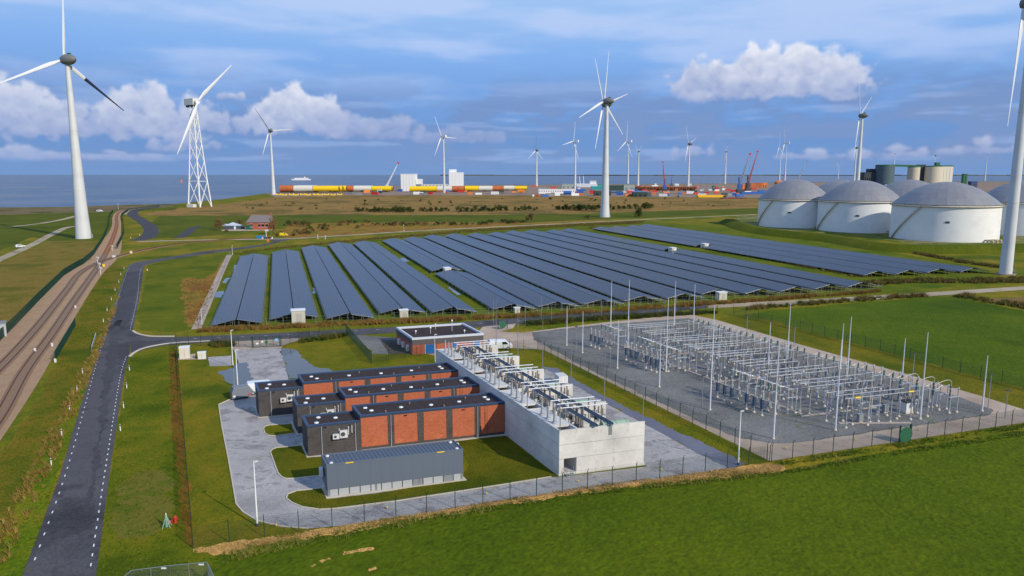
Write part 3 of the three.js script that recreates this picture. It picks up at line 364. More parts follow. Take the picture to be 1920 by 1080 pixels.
// ---------------------------------------------------------------- transformer building of concrete panels
const BAY = 9.12;
{
  const b = thing('transformer_building', 'long roofless building of pale concrete panels divided into transformer bays', 'building', site(0, 0));
  const HT = 5.8, rows = [[0.39, 2.13], [2.18, 3.94], [3.99, HT]];
  new MB().skew(-0.06, 0.34, -0.05, 45.6, 0, 0.35).build('plinth', M.concrete, b); new MB().skew(0.36, 11.6, -0.05, 0.36, 0, 0.35).build('plinth', M.concrete, b);
  new MB().skew(0.36, 11.5, 0.38, 45.4, 0, 0.3).build('floor_slab', M.concrete, b);
  for (let k = 0; k < 5; k++) for (const [y0, y1] of rows) new MB().skew(0, 0.12, k * BAY + (k ? 0.03 : 0.13), (k + 1) * BAY - 0.03, y0, y1).build('wall_panel', M.concrete, b);
  for (const [y0, y1] of rows) { if (y0 > 2.1) new MB().skew(0, 11.5, 0, 0.12, y0, y1).build('wall_panel', M.concrete, b); }
  new MB().skew(0, 0.62, 0, 0.12, 0.39, 2.13).build('wall_panel', M.concrete, b); new MB().skew(2.3, 11.5, 0, 0.12, 0.39, 2.13).build('wall_panel', M.concrete, b);
  new MB().skew(0.125, 0.3, 0.125, 45.55, 0.36, HT - 0.02).build('core_wall', M.concrete, b); for (const [a, c, y0, y1] of [[0.305, 0.64, 0.36, 2.2], [2.28, 11.45, 0.36, 2.2], [0.305, 11.45, 2.205, HT - 0.02]]) new MB().skew(a, c, 0.125, 0.3, y0, y1).build('core_wall', M.concrete, b);
  for (let k = 1; k < 6; k++) { const v = k * BAY - (k === 5 ? 0.15 : 0); new MB().skew(2.62, 11.5, v - 0.14, v + 0.14, 0.31, HT - 0.03).build('party_wall', M.concrete, b); new MB().skew(0.32, 2.38, v - 0.1, v + 0.1, 0.31, HT - 0.06).build('corridor_wall', M.concrete, b); }
  new MB().skew(2.4, 2.6, 0.32, 45.3, 0.31, HT - 0.05).build('inner_wall', M.concrete, b);
  for (let k = 0; k < 5; k++) { const v = k * BAY; new MB().skew(0.33, 2.37, v + 2.0, v + 8.6, 5.5, 5.76).build('roof_slab', M.concrete, b); for (const dv of [1.2, 7.2]) new MB().skew(2.61, 2.72, v + dv, v + dv + 0.5, 2.2, 5.5).build('steel_plate', M.beamBlue, b); for (const dv of [3.2, 6.4]) new MB().skew(2.61, 2.75, v + dv, v + dv + 0.35, 0.4, 5.2).build('steel_plate', M.beamBlue, b); }
  new MB().skew(6.55, 6.95, -0.09, -0.004, 4.6, 6.0).build('cable_duct', M.galv, b);
  for (const u of [8.9, 9.15]) for (const y of [4.95, 5.2]) new MB().skew(u, u + 0.05, -0.03, -0.004, y, y + 0.05).build('anchor', M.darkGrey, b);
  // steps and gate at the door
  const st = thing('access_steps', 'galvanised steps with handrail at the doorway of the concrete building', 'steps', site(1.2, -0.06));
  for (let k = 0; k < 2; k++) new MB().skew(-0.5, 0.6, -0.35 - 0.3 * k, -0.08 - 0.3 * k, 0.22 - 0.15 * k, 0.27 - 0.15 * k).build('tread', M.galv, st);
  for (const u of [-0.5, 0.6]) { const r = new MB(); for (const v of [-0.1, -0.62]) { const p = S(u, v); r.beam(V3(p[0], 0, p[1]), V3(p[0], 1.15, p[1]), 0.03); } const a = S(u, -0.1), c = S(u, -0.62); r.beam(V3(a[0], 1.15, a[1]), V3(c[0], 1.15, c[1]), 0.03); r.beam(V3(a[0], 0.65, a[1]), V3(c[0], 0.65, c[1]), 0.025); r.build('handrail', M.galv, st); }
  // lightning rods on the wall tops
  for (let k = 0; k < 6; k++) { const v = k * BAY + (k ? 0 : 0.15); const rod = (u, h, label) => tag(new MB().beam(V3(0, 0, 0), V3(0, h * 0.5, 0), 0.055).beam(V3(0, h * 0.5, 0), V3(0, h, 0), 0.032).box(0.24, 0.06, 0.24, 0, 0.03, 0).build('lightning_rod', M.galv), `${label}, ${['first', 'second', 'third', 'fourth', 'fifth', 'sixth'][k]} from the front`, 'lightning rod', label).position.copy(site(u, v, HT - 0.02)); rod(11.3, 8.2, 'thin lightning rod on the outer end of a concrete party wall'); if (k < 5) rod(0.16, 4.6, 'thin lightning rod on the long wall beside the brick halls'); }
  // cable trays
  for (const [u, l] of [[4.6, 'dark blue steel cable tray over the transformer bays beside the bushings'], [6.7, 'dark blue steel cable tray over the transformer bays towards the yard']]) { const t = thing('cable_tray', l, 'cable tray', site(u, 0)); new MB().skew(-0.13, 0.13, -0.5, 45, 6.0, 6.06).build('tray_floor', M.beamBlue, t); for (const s of [-0.16, 0.13]) new MB().skew(s, s + 0.03, -0.5, 45, 5.96, 6.3).build('tray_side', M.beamBlue, t); for (let k = 0; k < 5; k++) new MB().skew(-0.08, 0.08, k * BAY + 0.5, k * BAY + 0.66, 0.31, 5.95).build('post', M.galv, t); }
}
// insulators as stacks of sheds
function shedGeo(r, h, n = 9, core = 0.6) { const p = [[r * core, 0]]; for (let i = 0; i < n; i++) { const y = h * (i + 0.15) / n; p.push([r * core, y], [r, y + h / n * 0.3], [r * core, y + h / n * 0.55]); } p.push([r * core, h]); return new THREE.LatheGeometry(p.map(([a, b]) => new THREE.Vector2(a, b)), 9); }
const at = (x, y, z) => new THREE.Matrix4().makeTranslation(x, y, z);
{
  const bush = thing('cable_bushing', 'grey cable bushing on the roof slab, first bay from the front wall, nearest of three', 'bushing', site(0.85, 2.9, 5.76), 0, 'bushings on the corridor slabs');
  new MB().lathe([[0.3, 0], [0.34, 0.04], [0.34, 0.16], [0.24, 0.22]], 12).build('base', M.insulGrey, bush);
  const ins = []; for (let i = 0; i < 14; i++) { const y = 0.22 + i * 0.12, r = 0.21 - i * 0.006; ins.push([r * 0.78, y], [r, y + 0.03], [r * 0.78, y + 0.07]); } new MB().lathe(ins, 12).build('insulator', M.insulGrey, bush);
  new MB().cyl(0.07, 0.09, 0.3, 0, 1.88, 0).build('cap', M.alu, bush);
  const bar = thing('tubular_busbar', 'white tubular busbar over the first bay from the front wall, nearest of three', 'busbar', site(3.1, 4.7), 0, 'busbars over the transformer bays');
  const q = S(6.0, 0), tube = new MB().beam(V3(-0.2, 6.95, 0), V3(q[0], 6.95, q[1]), 0.075, 8); tube.build('tube', M.steelWhite, bar);
  for (const u of [0.15, 2.6, 5.2]) { const p = S(u, 0); new MB().add(shedGeo(0.13, 1.2, 9), at(p[0], 5.7, p[1])).build('post_insulator', M.insul, bar); new MB().beam(V3(p[0], 0.31, p[1]), V3(p[0], 5.7, p[1]), 0.07, 6).build('post', M.galv, bar); }
  const tr = thing('power_transformer', 'transformer with pale green oil tank in the bay nearest the front wall', 'transformer', site(6.2, 4.2, 0.31));
  const n = (u, v, y) => { const p = S(u, v); return V3(p[0], y, p[1]); };
  new MB().skew(-2.6, 2.4, -2.2, 2.3, 0.2, 3.4).build('tank', M.darkGrey, tr);
  new MB().skew(-2.8, 2.6, -2.4, 2.5, 0, 0.19).build('base', M.darkGrey, tr);
  const con = new MB(); con.beam(n(0.6, -2.1, 4.55), n(4.2, -2.1, 4.55), 0.72, 18); con.build('conservator', M.tankGreen, tr); for (const u of [0.9, 2.4, 3.9]) new MB().beam(n(u, -2.1, 4.55), n(u + 0.06, -2.1, 4.55), 0.75, 18).build('strap', flat([118, 144, 122], 0.5), tr);
  for (let k = 0; k < 7; k++) new MB().skew(-3.25, -2.65, -2 + k * 0.62, -1.85 + k * 0.62, 0.6, 3.5).build('radiator_fin', M.grey, tr);
  for (let k = 0; k < 6; k++) new MB().skew(2.65, 3.3, -1.5 + k * 0.6, -1.35 + k * 0.6, 0.6, 3.2).build('radiator_fin', M.tankGreen, tr);
  for (let k = 0; k < 3; k++) { const p = S(-1.4 + 0.2 * k, -0.9 + 1.1 * k); new MB().add(shedGeo(0.17, 1.9, 12), at(p[0], 3.4, p[1])).build('bushing', M.insul, tr); const p2 = S(0.9, -0.7 + 0.9 * k); new MB().add(shedGeo(0.12, 1.0, 8), at(p2[0], 3.4, p2[1])).build('bushing', M.insulTeal, tr); }
  for (const [a, r] of [[[n(1.2, -2.1, 4.0), n(1.1, -1.7, 3.7), n(0.6, -1.2, 3.5)], 0.09], [[n(3.4, -2.1, 3.9), n(3.5, -1.6, 3.2), n(3.0, -1.2, 2.4)], 0.12], [[n(-2, -1.6, 3.4), n(-2.2, 0, 4.1), n(-1.8, 1.6, 3.4)], 0.07]]) new MB().tube(a, r).build('pipe', M.galv, tr);
  new MB().skew(-0.4, 0.5, 0.6, 1.8, 3.42, 4.1).build('relay_box', M.offWhite, tr); new MB().skew(-2.2, -1.4, 1.2, 2.0, 3.42, 3.9).build('relay_box', M.grey, tr);
  const ord = ['second', 'third', 'fourth', 'fifth'];
  for (let k = 0; k < 5; k++) {
    if (k) copyOf(tr, site(6.2, k * BAY + 4.2, 0.31), 0, `transformer with pale green oil tank in the ${ord[k - 1]} bay from the front wall`);
    for (let j = 0; j < 3; j++) { if (k || j) { const w = `${['first', ...ord][k]} bay from the front wall, ${['nearest', 'middle', 'furthest'][j]} of three`; copyOf(bush, site(0.85, k * BAY + 2.9 + 1.7 * j, 5.76), 0, 'grey cable bushing on the roof slab, ' + w); copyOf(bar, site(3.1, k * BAY + 4.7 + 1.62 * j), 0, 'white tubular busbar over the ' + w); } }
  }
  // steel frames with small gear in each bay, in front of the inner wall
  const fr = thing('switch_frame', 'galvanised frame with small insulators in the first transformer bay from the front', 'switch frame', site(3.4, 1.6), 0, 'frames beside the transformers');
  { const p = [S(0, 0), S(0, 2.6), S(0.9, 0), S(0.9, 2.6)]; for (const a of p) new MB().beam(V3(a[0], 0.31, a[1]), V3(a[0], 5.2, a[1]), 0.06).build('post', M.galv, fr); const rails = new MB(); for (const [i, j] of [[0, 1], [2, 3], [0, 2], [1, 3]]) rails.beam(V3(p[i][0], 5.2, p[i][1]), V3(p[j][0], 5.2, p[j][1]), 0.06); rails.build('top_rail', M.galv, fr); for (let k = 0; k < 3; k++) { const a = S(0.45, 0.3 + k); new MB().add(shedGeo(0.14, 0.9, 7), at(a[0], 5.26, a[1])).build('insulator', M.insul, fr); const c = S(0.1, 0.5 + k * 0.8); new MB().box(0.5, 0.5, 0.5, c[0], 4.7, c[1]).build('drive_box', k % 2 ? M.darkGrey : M.offWhite, fr); } }
  for (let k = 1; k < 5; k++) copyOf(fr, site(3.4, k * BAY + 1.6), 0, `galvanised frame with small insulators in the ${ord[k - 1]} transformer bay from the front`);
  for (let k = 0; k < 5; k++) { copyOf(fr, site(8.3, k * BAY + 4.9), 0, `galvanised frame at the yard side of the ${['first', ...ord][k]} transformer bay`); copyOf(fr, site(5.3, k * BAY + 5.9), 0, `galvanised frame at the rear wall of the ${['first', ...ord][k]} transformer bay`); }
}
// ---------------------------------------------------------------- three brick halls
function brickHall(label, ua, ub, uc, v0a, v1a, v0b, v1b, ac) {
  const g = thing('brick_hall', label, 'building', site(ua, v0a)); const ha = 4.05, hb = 4.62;
  const A = (u0, u1, vv0, vv1, y0, y1) => new MB().skew(u0 - ua, u1 - ua, vv0 - v0a, vv1 - v0a, y0, y1);
  const P = (u, v, y) => { const p = S(u - ua, v - v0a); return V3(p[0], y, p[1]); };
  A(ua - 0.25, uc, v0a - 0.35, v1b + 0.3, 0, 0.06).build('footing', M.foot, g);
  A(ua, ub - 0.01, v0a, v1a, 0.07, ha - 0.05).build('annex_wall', M.darkBrick, g); A(ub, uc, v0b, v1b, 0.07, hb - 0.05).build('hall_wall', M.darkBrick, g);
  A(ua + 0.3, ub - 0.05, v0a + 0.3, v1a - 0.3, ha - 0.05, ha - 0.02).build('annex_roof', M.roofFelt, g); A(ub + 0.3, uc - 0.05, v0b + 0.3, v1b - 0.3, hb - 0.05, hb - 0.02).build('hall_roof', M.roofFelt, g);
  const ring = (u0, u1, w0, w1, h) => { A(u0 - 0.06, u1, w0 - 0.06, w0 + 0.28, h - 0.04, h + 0.2).build('coping', M.coping, g); A(u0 - 0.06, u1, w1 - 0.28, w1 + 0.06, h - 0.04, h + 0.2).build('coping', M.coping, g); A(u0 - 0.06, u0 + 0.3, w0 + 0.29, w1 - 0.29, h - 0.04, h + 0.2).build('coping', M.coping, g); };
  ring(ua, ub - 0.02, v0a, v1a, ha); ring(ub, uc - 0.35, v0b, v1b, hb); A(uc - 0.34, uc, v0b + 0.0, v1b, hb - 0.04, hb + 0.19).build('coping', M.coping, g);
  for (let u = ua + 1.5; u < ub - 0.5; u += 1.35) A(u, u + 0.07, v0a + 0.3, v1a - 0.3, ha - 0.015, ha + 0.02).build('roof_seam', M.darkGrey, g);
  for (let u = ub + 1.4; u < uc - 0.6; u += 1.38) A(u, u + 0.07, v0b + 0.3, v1b - 0.3, hb - 0.015, hb + 0.02).build('roof_seam', M.darkGrey, g);
  const vent = (u, v, h) => { const p = P(u, v, h); const k = new MB(); k.lathe([[0.3, 0], [0.3, 0.07], [0.25, 0.11], [0, 0.15]], 14, at(p.x, p.y, p.z)).build('roof_vent', M.white, g); };
  vent(ua + 1.4, v0a + 1.3, ha); vent(ua + 2.0, v0a + 3.4, ha); vent(ua + 4.1, v0a + 2.6, ha);
  const L = uc - ub; for (let k = 0; k < 5; k++) vent(ub + L * (0.1 + 0.205 * k), v0b + 2.2 + 0.25 * (k % 2), hb); vent(ub + L * 0.075, v0b + 3.6, hb); vent(ub + L * 0.92, v0b + 3.4, hb);
  for (let k = 0; k < 4; k++) { const p = P(ub + L * (0.18 + 0.2 * k), v0b + 0.9 + (k % 2) * 2.6, hb); new MB().lathe([[0.07, 0], [0.07, 0.22], [0.12, 0.24], [0.02, 0.34]], 8, at(p.x, p.y, p.z)).build('roof_pipe', flat([150, 128, 104], 0.7), g); }
  const nP = 5, pw = L / nP; for (let k = 0; k < nP; k++) { const p0 = ub + k * pw + (k ? 0.45 : 0.06), p1 = ub + (k + 1) * pw - (k < nP - 1 ? 0.45 : 0.05); if (k < nP - 1) A(p0, p1, v0b - 0.035, v0b - 0.004, 0.42, hb - 0.16).build('brick_panel', M.brick, g); else { A(p0, p0 + 0.9, v0b - 0.035, v0b - 0.004, 0.42, hb - 0.16).build('brick_panel', M.brick, g); A(p0 + 0.96, p1, v0b - 0.035, v0b - 0.004, 0.42, hb - 0.16).build('brick_panel', M.brick, g); } if (k % 2) A((p0 + p1) / 2 - 0.25, (p0 + p1) / 2 + 0.2, v0b - 0.12, v0b - 0.04, hb - 0.42, hb - 0.3).build('wall_lamp', M.black, g); }
  for (const k of [1, 4]) new MB().beam(P(ub + k * pw, v0b - 0.08, 0.07), P(ub + k * pw, v0b - 0.08, hb - 0.05), 0.055, 6).build('downpipe', M.alu, g);
  for (const u of [ua + 1.75, ub - 0.75]) new MB().beam(P(u, v0a - 0.08, 0.07), P(u, v0a - 0.08, ha - 0.05), 0.055, 6).build('downpipe', M.alu, g);
  for (const u of [ua + 2.1, ub - 1.6]) A(u, u + 0.3, v0a - 0.12, v0a - 0.005, ha - 0.32, ha - 0.22).build('wall_lamp', M.black, g);
  const turn = TURN_U;
  for (const [u, y, w, h] of [[ua + 3.55, 2.5, 0.85, 0.62], [ua + 4.55, 2.75, 0.98, 0.98]].slice(0, ac)) { const p = P(u, v0a - 0.28, y); const unit = new THREE.Group(); unit.name = 'air_conditioner'; unit.position.copy(p); unit.rotation.y = turn; g.add(unit); new MB().box(w, h, 0.36).build('casing', M.offWhite, unit); new MB().add(new THREE.CylinderGeometry(h * 0.3, h * 0.3, 0.03, 16).rotateX(Math.PI / 2), at(-w * 0.12, 0, 0.19)).build('fan_grille', M.darkGrey, unit); new MB().box(w, 0.05, 0.5, 0, -h / 2 - 0.03, -0.02).build('bracket', M.galv, unit); }
  for (const [u, y0, y1] of [[ua + 4.0, 2.6, 3.5], [ua + 5.2, 2.5, 3.7], [ua + 5.65, 2.7, 3.75]]) new MB().beam(P(u, v0a - 0.1, y0), P(u, v0a - 0.1, y1), 0.045, 6).build('pipe', M.white, g);
  A(ua - 0.06, ua - 0.005, v0a + 1.5, v0a + 2.7, 0.1, 2.3).build('door', M.darkGrey, g);
  return g;
}
brickHall('orange brick hall with black annex nearest the grey cabin', -26.95, -20.1, 0, 15.6, 20.0, 15.85, 20.7, 2);
brickHall('middle one of the three orange brick halls with black annex', -26.85, -20.1, 0, 24.8, 29.3, 25.2, 30.0, 2);
brickHall('orange brick hall with black annex furthest back beside the puddles', -31.1, -24.5, 0, 33.95, 38.6, 34.3, 39.4, 2);

// ---------------------------------------------------------------- grey technical cabin
{
  const g = thing('technical_cabin', 'long blue-grey steel cabin with ribbed roof on a louvred plinth', 'cabin', site(-27, 2.4)); const L = 15.9, D = 3.2, n = 13, w = L / n, wall = flat([98, 108, 122], 0.5, 0.1), roof = flat([88, 98, 112], 0.6, 0.05), lv = flat([176, 180, 184], 0.6, 0.2);
  new MB().skew(-0.2, L + 0.35, -0.25, D + 0.2, 0, 0.07).build('footing', M.foot, g);
  new MB().skew(0.25, L - 0.25, 0.2, D - 0.2, 0.08, 0.9).build('plinth', M.darkGrey, g);
  for (let k = 0; k < n; k++) { new MB().skew(k * w + 0.003, (k + 1) * w - 0.003, 0, 0.08, 0.92, 3.78).build('wall_panel', wall, g); new MB().skew(k * w + 0.05, (k + 1) * w - 0.05, 0.06, 0.19, 0.1, 0.88).build('louvre_panel', k === 8 || k === 11 ? M.grey : lv, g); new MB().skew(k * w + 0.003, (k + 1) * w - 0.003, D - 0.08, D, 0.92, 3.78).build('wall_panel', wall, g); }
  for (const u of [0.01, L - 0.09]) for (let k = 0; k < 3; k++) new MB().skew(u, u + 0.08, 0.09 + k * 1.01, 0.09 + (k + 1) * 1.01 - 0.015, 0.92, 3.78).build('end_panel', wall, g);
  for (const u of [0.1, 5.4, 10.5, L - 0.3]) new MB().skew(u, u + 0.2, 0.02, 0.2, 0.08, 0.9).build('plinth_leg', M.galv, g);
  new MB().skew(0.1, L - 0.1, 0.09, D - 0.09, 3.7, 3.86).build('roof_deck', roof, g);
  for (let u = 0.3; u < L - 0.2; u += 0.46) new MB().skew(u, u + 0.1, 0.12, D - 0.12, 3.865, 3.905).build('roof_rib', roof, g);
  for (const v of [-0.02, D - 0.1]) new MB().skew(-0.02, L + 0.02, v, v + 0.12, 3.79, 3.99).build('roof_edge', wall, g); for (const u of [-0.02, L - 0.1]) new MB().skew(u, u + 0.12, 0.11, D - 0.11, 3.79, 3.985).build('roof_edge', wall, g);
  for (const u of [2.1, 12.7]) new MB().skew(u, u + 0.9, -0.08, -0.022, 3.86, 3.97).build('warning_strip', M.yellow, g);
  for (const [u, v] of [[0.6, 0.45], [0.6, D - 0.5], [L - 0.6, 0.45], [L - 0.6, D - 0.5]]) { const p = S(u, v); new MB().lathe([[0.22, 0], [0.22, 0.1], [0.1, 0.18], [0, 0.2]], 12, at(p[0], 3.88, p[1])).build('roof_vent', M.offWhite, g); }
  const p = S(-0.32, 1.9); const ac = new THREE.Group(); ac.name = 'air_conditioner'; ac.position.set(p[0], 2.4, p[1]); ac.rotation.y = TURN_U; g.add(ac); new MB().box(0.42, 0.9, 0.95).build('casing', M.offWhite, ac); new MB().box(0.5, 0.05, 0.95, 0.02, -0.5, 0).build('bracket', M.galv, ac);
  const q = S(L + 0.18, 2.4); new MB().box(0.3, 1.0, 0.4, q[0], 3.3, q[1], TURN_U).build('junction_box', M.white, g);
}
// ---------------------------------------------------------------- red brick control building with blue doors
{
  const g = thing('control_building', 'flat-roofed red brick control building with bright blue doors', 'building', site(1.8, 65.2)); const W = 14.9, D = 11.6, hh = 3.15;
  new MB().skew(0, W, 0, D, 0.04, 2.05).build('brick_wall', M.redBrick, g); new MB().skew(-0.05, W + 0.05, -0.05, D + 0.05, 2.06, hh).build('fascia', flat([84, 80, 82], 0.8), g);
  new MB().skew(0.35, W - 0.35, 0.35, D - 0.35, hh + 0.005, hh + 0.03).build('roof', M.roofFelt, g);
  for (const [a, b, c, d] of [[-0.1, W + 0.1, -0.1, 0.3], [-0.1, W + 0.1, D - 0.3, D + 0.1], [-0.1, 0.3, 0.31, D - 0.31], [W - 0.3, W + 0.1, 0.31, D - 0.31]]) new MB().skew(a, b, c, d, hh + 0.001, hh + 0.42).build('parapet', M.steelWhite, g);
  for (const [u, w] of [[2.6, 1.9], [8.2, 1.0], [12.9, 1.3]]) { const d = new MB().skew(u, u + w, -0.06, -0.005, 0.1, 1.98).build('door', M.blueDoor, g); new MB().skew(u - 0.08, u - 0.005, -0.07, -0.003, 0.08, 2.04).build('frame', M.white, d); new MB().skew(u + w + 0.005, u + w + 0.08, -0.07, -0.003, 0.08, 2.04).build('frame', M.white, d); new MB().skew(u + w - 0.25, u + w - 0.15, -0.12, -0.065, 1.0, 1.08).build('handle', M.alu, d); }
  for (const [u, v, h] of [[5.2, 4.5, 1.2], [10.2, 5.5, 2.2], [7.6, 8.5, 0.9], [2.2, 5, 0.5], [12, 3, 0.4]]) { const p = S(u, v); new MB().beam(V3(p[0], hh, p[1]), V3(p[0], hh + h, p[1]), 0.04).lathe([[0.15, 0], [0.2, 0.18], [0.12, 0.36], [0, 0.4]], 10, at(p[0], hh + h, p[1])).build('roof_antenna', M.white, g); }
  for (const v of [2.2, 5.4, 8.4]) new MB().skew(-0.5, -0.06, v, v + 1.0, 0.3, 1.5).build('wall_unit', M.offWhite, g);
  const p = S(-0.06, 0.2); new MB().beam(V3(p[0], 0, p[1]), V3(p[0], 3.1, p[1]), 0.06).build('downpipe', M.alu, g);
}
M.busGrey = flat([172, 178, 186], 0.45, 0.3);
// ---------------------------------------------------------------- switchyard
const YG = 0.033;                                                    // top of the yard gravel
const share = new Map();                                             // alike pieces share geometry
function once(key, make) { if (!share.has(key)) share.set(key, make()); return share.get(key); }
{
  const foot = once('foot', () => new MB().lathe([[0.24, 0], [0.24, 0.08], [0.13, 0.26], [0, 0.26]], 8).geo());
  const pole = (h, r = 0.072) => once('pole' + h + r, () => new MB().cyl(r, r, h, 0, 0, 0, 8).geo());
  const ins = (r, h, n) => once('ins' + r + h + n, () => new MB().add(shedGeo(r, h, n)).geo());
  const put = (name, geo, mat, parent, x, y, z) => { const m = mesh(name, geo, mat, parent); m.position.set(x, y, z); return m; };
  const steel = flat([168, 176, 188], 0.45, 0.3);
  const make = {
    current_transformer() { const t = thing('current_transformer', 'post with blue-black current transformer body and grey insulator at the left edge of the switchyard', 'transformer', yard(0, 0), 0, 'current transformers by the left path of the yard'); put('footing', foot, M.foot, t, 0, 0, 0); put('post', pole(1.0), steel, t, 0, 0.3, 0); put('body', once('ctb', () => new MB().box(0.42, 1.35, 0.42, 0, 0.67, 0).box(0.5, 0.1, 0.5, 0, 1.36, 0).geo()), M.ctBlue, t, 0, 1.1, 0); put('insulator', ins(0.17, 1.25, 10), M.insulGrey, t, 0, 2.5, 0); put('cap', once('cap', () => new MB().cyl(0.08, 0.12, 0.22).geo()), M.alu, t, 0, 3.75, 0); return t; },
    circuit_breaker() { const t = thing('circuit_breaker', 'circuit breaker pole with dark green insulators in the switchyard', 'circuit breaker', yard(0, 0), 0, 'circuit breakers in the yard'); put('footing', foot, M.foot, t, 0, 0, 0); put('post', pole(1.9), steel, t, 0, 0.3, 0); put('drive_cabinet', once('drv', () => new MB().box(0.5, 0.75, 0.4, 0.28, 0, 0).geo()), M.grey, t, 0, 1.2, 0); put('lower_insulator', ins(0.15, 1.1, 9), M.insul, t, 0, 2.2, 0); put('head', once('hd', () => new MB().cyl(0.16, 0.16, 0.25).geo()), M.alu, t, 0, 3.3, 0); put('upper_insulator', ins(0.2, 1.05, 8), M.insulTeal, t, 0, 3.55, 0); put('terminal', once('trm', () => new MB().box(0.6, 0.06, 0.12, 0.15, 0.03, 0).geo()), M.alu, t, 0, 4.6, 0); return t; },
    disconnector() { const t = thing('disconnector', 'disconnector with two brown insulator columns on a steel frame in the switchyard', 'disconnector', yard(0, 0), 0, 'disconnectors in the yard'); for (const x of [-0.75, 0.75]) { put('footing', foot, M.foot, t, x, 0, 0); put('post', pole(2.2, 0.08), steel, t, x, 0.3, 0); put('insulator', ins(0.13, 1.15, 9), M.porcelain, t, x, 2.66, 0); } put('cross_beam', once('xb', () => new MB().box(2.1, 0.16, 0.16, 0, 0.08, 0).geo()), steel, t, 0, 2.5, 0); put('contact_arm', once('arm', () => new MB().box(1.9, 0.07, 0.09, 0, 0.03, 0).box(0.22, 0.2, 0.2, 0.75, 0.08, 0).box(0.22, 0.2, 0.2, -0.75, 0.08, 0).geo()), M.alu, t, 0, 3.82, 0); return t; },
    support_post() { const t = thing('support_post', 'white steel post with dark insulator carrying a tubular busbar', 'post', yard(0, 0), 0, 'busbar posts in the yard'); put('footing', foot, M.foot, t, 0, 0, 0); put('post', pole(3.1, 0.075), steel, t, 0, 0.3, 0); put('insulator', ins(0.13, 0.95, 8), M.insul, t, 0, 3.4, 0); return t; },
    voltage_transformer() { const t = thing('voltage_transformer', 'slim post with grey head on the far side of the switchyard', 'transformer', yard(0, 0), 0, 'voltage transformers in the yard'); put('footing', foot, M.foot, t, 0, 0, 0); put('post', pole(2.0), steel, t, 0, 0.3, 0); put('box', once('vtb', () => new MB().box(0.5, 0.5, 0.5, 0, 0.25, 0).geo()), M.grey, t, 0, 2.3, 0); put('insulator', ins(0.16, 1.5, 11), M.porcelain, t, 0, 2.8, 0); put('cap', once('cap', () => new MB().cyl(0.08, 0.12, 0.22).geo()), M.alu, t, 0, 4.3, 0); return t; },
    surge_arrester() { const t = thing('surge_arrester', 'thin post with dark ribbed surge arrester between the busbars', 'surge arrester', yard(0, 0), 0, 'surge arresters in the yard'); put('footing', foot, M.foot, t, 0, 0, 0); put('post', pole(2.5, 0.06), M.galv, t, 0, 0.3, 0); put('insulator', ins(0.12, 1.3, 10), M.ctBlue, t, 0, 2.8, 0); return t; },
  };
  const proto = {};
  const place = (kind, u, v, label) => { const p = yard(u, v, YG); if (!proto[kind]) { const t = proto[kind] = make[kind](); t.position.copy(p); t.rotation.y = TURN_U; if (label) t.userData.label = label; return t; } return copyOf(proto[kind], p, TURN_U, label); };
  const PH = 1.65, bayOrd = ['front', 'second', 'third', 'fourth', 'fifth', 'sixth', 'seventh', 'eighth', 'rear'], phase = ['nearest', 'middle', 'furthest'];
  for (let k = 0; k < 9; k++) {
    const v0 = 7.3 + 6.65 * k;
    for (let j = 0; j < 3; j++) {
      const v = v0 + PH * j, here = `${bayOrd[k]} bay of the switchyard, ${phase[j]} of three`;
      if ([1, 2, 5, 6, 8].includes(k)) place('current_transformer', 12.2, v + 1.7, 'blue-black current transformer at the left edge, ' + here);
      if ([1, 2, 5, 6, 8].includes(k)) { place('circuit_breaker', 14.6, v + 1.6, 'left hand circuit breaker with green insulator, ' + here); place('disconnector', 17.1, v + 1.2, 'disconnector left of the busbars, ' + here); }
      for (const u of [[19.3, 23.2, 27.4, 31.2], [19.1, 30.9], [19.1, 28.6]][j]) place('support_post', u, v, `white busbar post at ${u < 20 ? 'the left end' : u < 25 ? 'left of centre' : u < 28 ? 'right of centre' : 'the right end'}, ` + here);
      const b = tag(new MB().beam(yard(18.8, v, 4.46), yard([32.3, 31.4, 28.8][(j + k) % 3] - (k % 4 === 3 ? 3 : 0), v, 4.46), 0.05, 8).build('tubular_busbar', M.busGrey), 'white tubular busbar across the ' + here, 'busbar', 'cross busbars in the yard');
      if (k === 0 && j === 0) { b.userData.label = 'tubular busbar with yellow marker at the front edge of the switchyard'; for (const u of [20.6, 30.4]) tag(new MB().beam(yard(u, v, 4.46), yard(u + 0.9, v, 4.46), 0.13, 8).build('marker_sleeve', M.yellow), u < 25 ? 'yellow marker sleeve near the left end of the front busbar' : 'yellow marker sleeve near the right end of the front busbar', 'marker'); }
      place('disconnector', 25.3, v + 0.8, 'disconnector under the busbars, ' + here);
      place('voltage_transformer', 34.9, v + 0.4, 'slim grey-headed post right of busbars, ' + here);
      if (k % 2 === 0) place('surge_arrester', 21.4, v + 0.9, 'thin surge arrester left among the busbars, ' + here);
      place('surge_arrester', 29.6, v + 0.9, 'thin surge arrester right among the busbars, ' + here);
      if (k > 0) place('circuit_breaker', 37.6, v + 0.6, 'right hand circuit breaker with green insulator, ' + here);
      if (![3, 4].includes(k)) place('disconnector', 40.2, v + 0.6, 'disconnector on the far right side, ' + here);
      if ([1, 2, 5, 6, 8].includes(k)) tag(new MB().tube([yard(14.7, v + 1.6, 4.64), yard(16.2, v + 1.3, 4.2), yard(17.1, v + 1.2, 3.95), yard(18.8, v, 4.46)], 0.028, 4, 10).build('conductor', M.alu), 'short sagging conductor at the left end, ' + here, 'conductor', 'conductors in the yard');
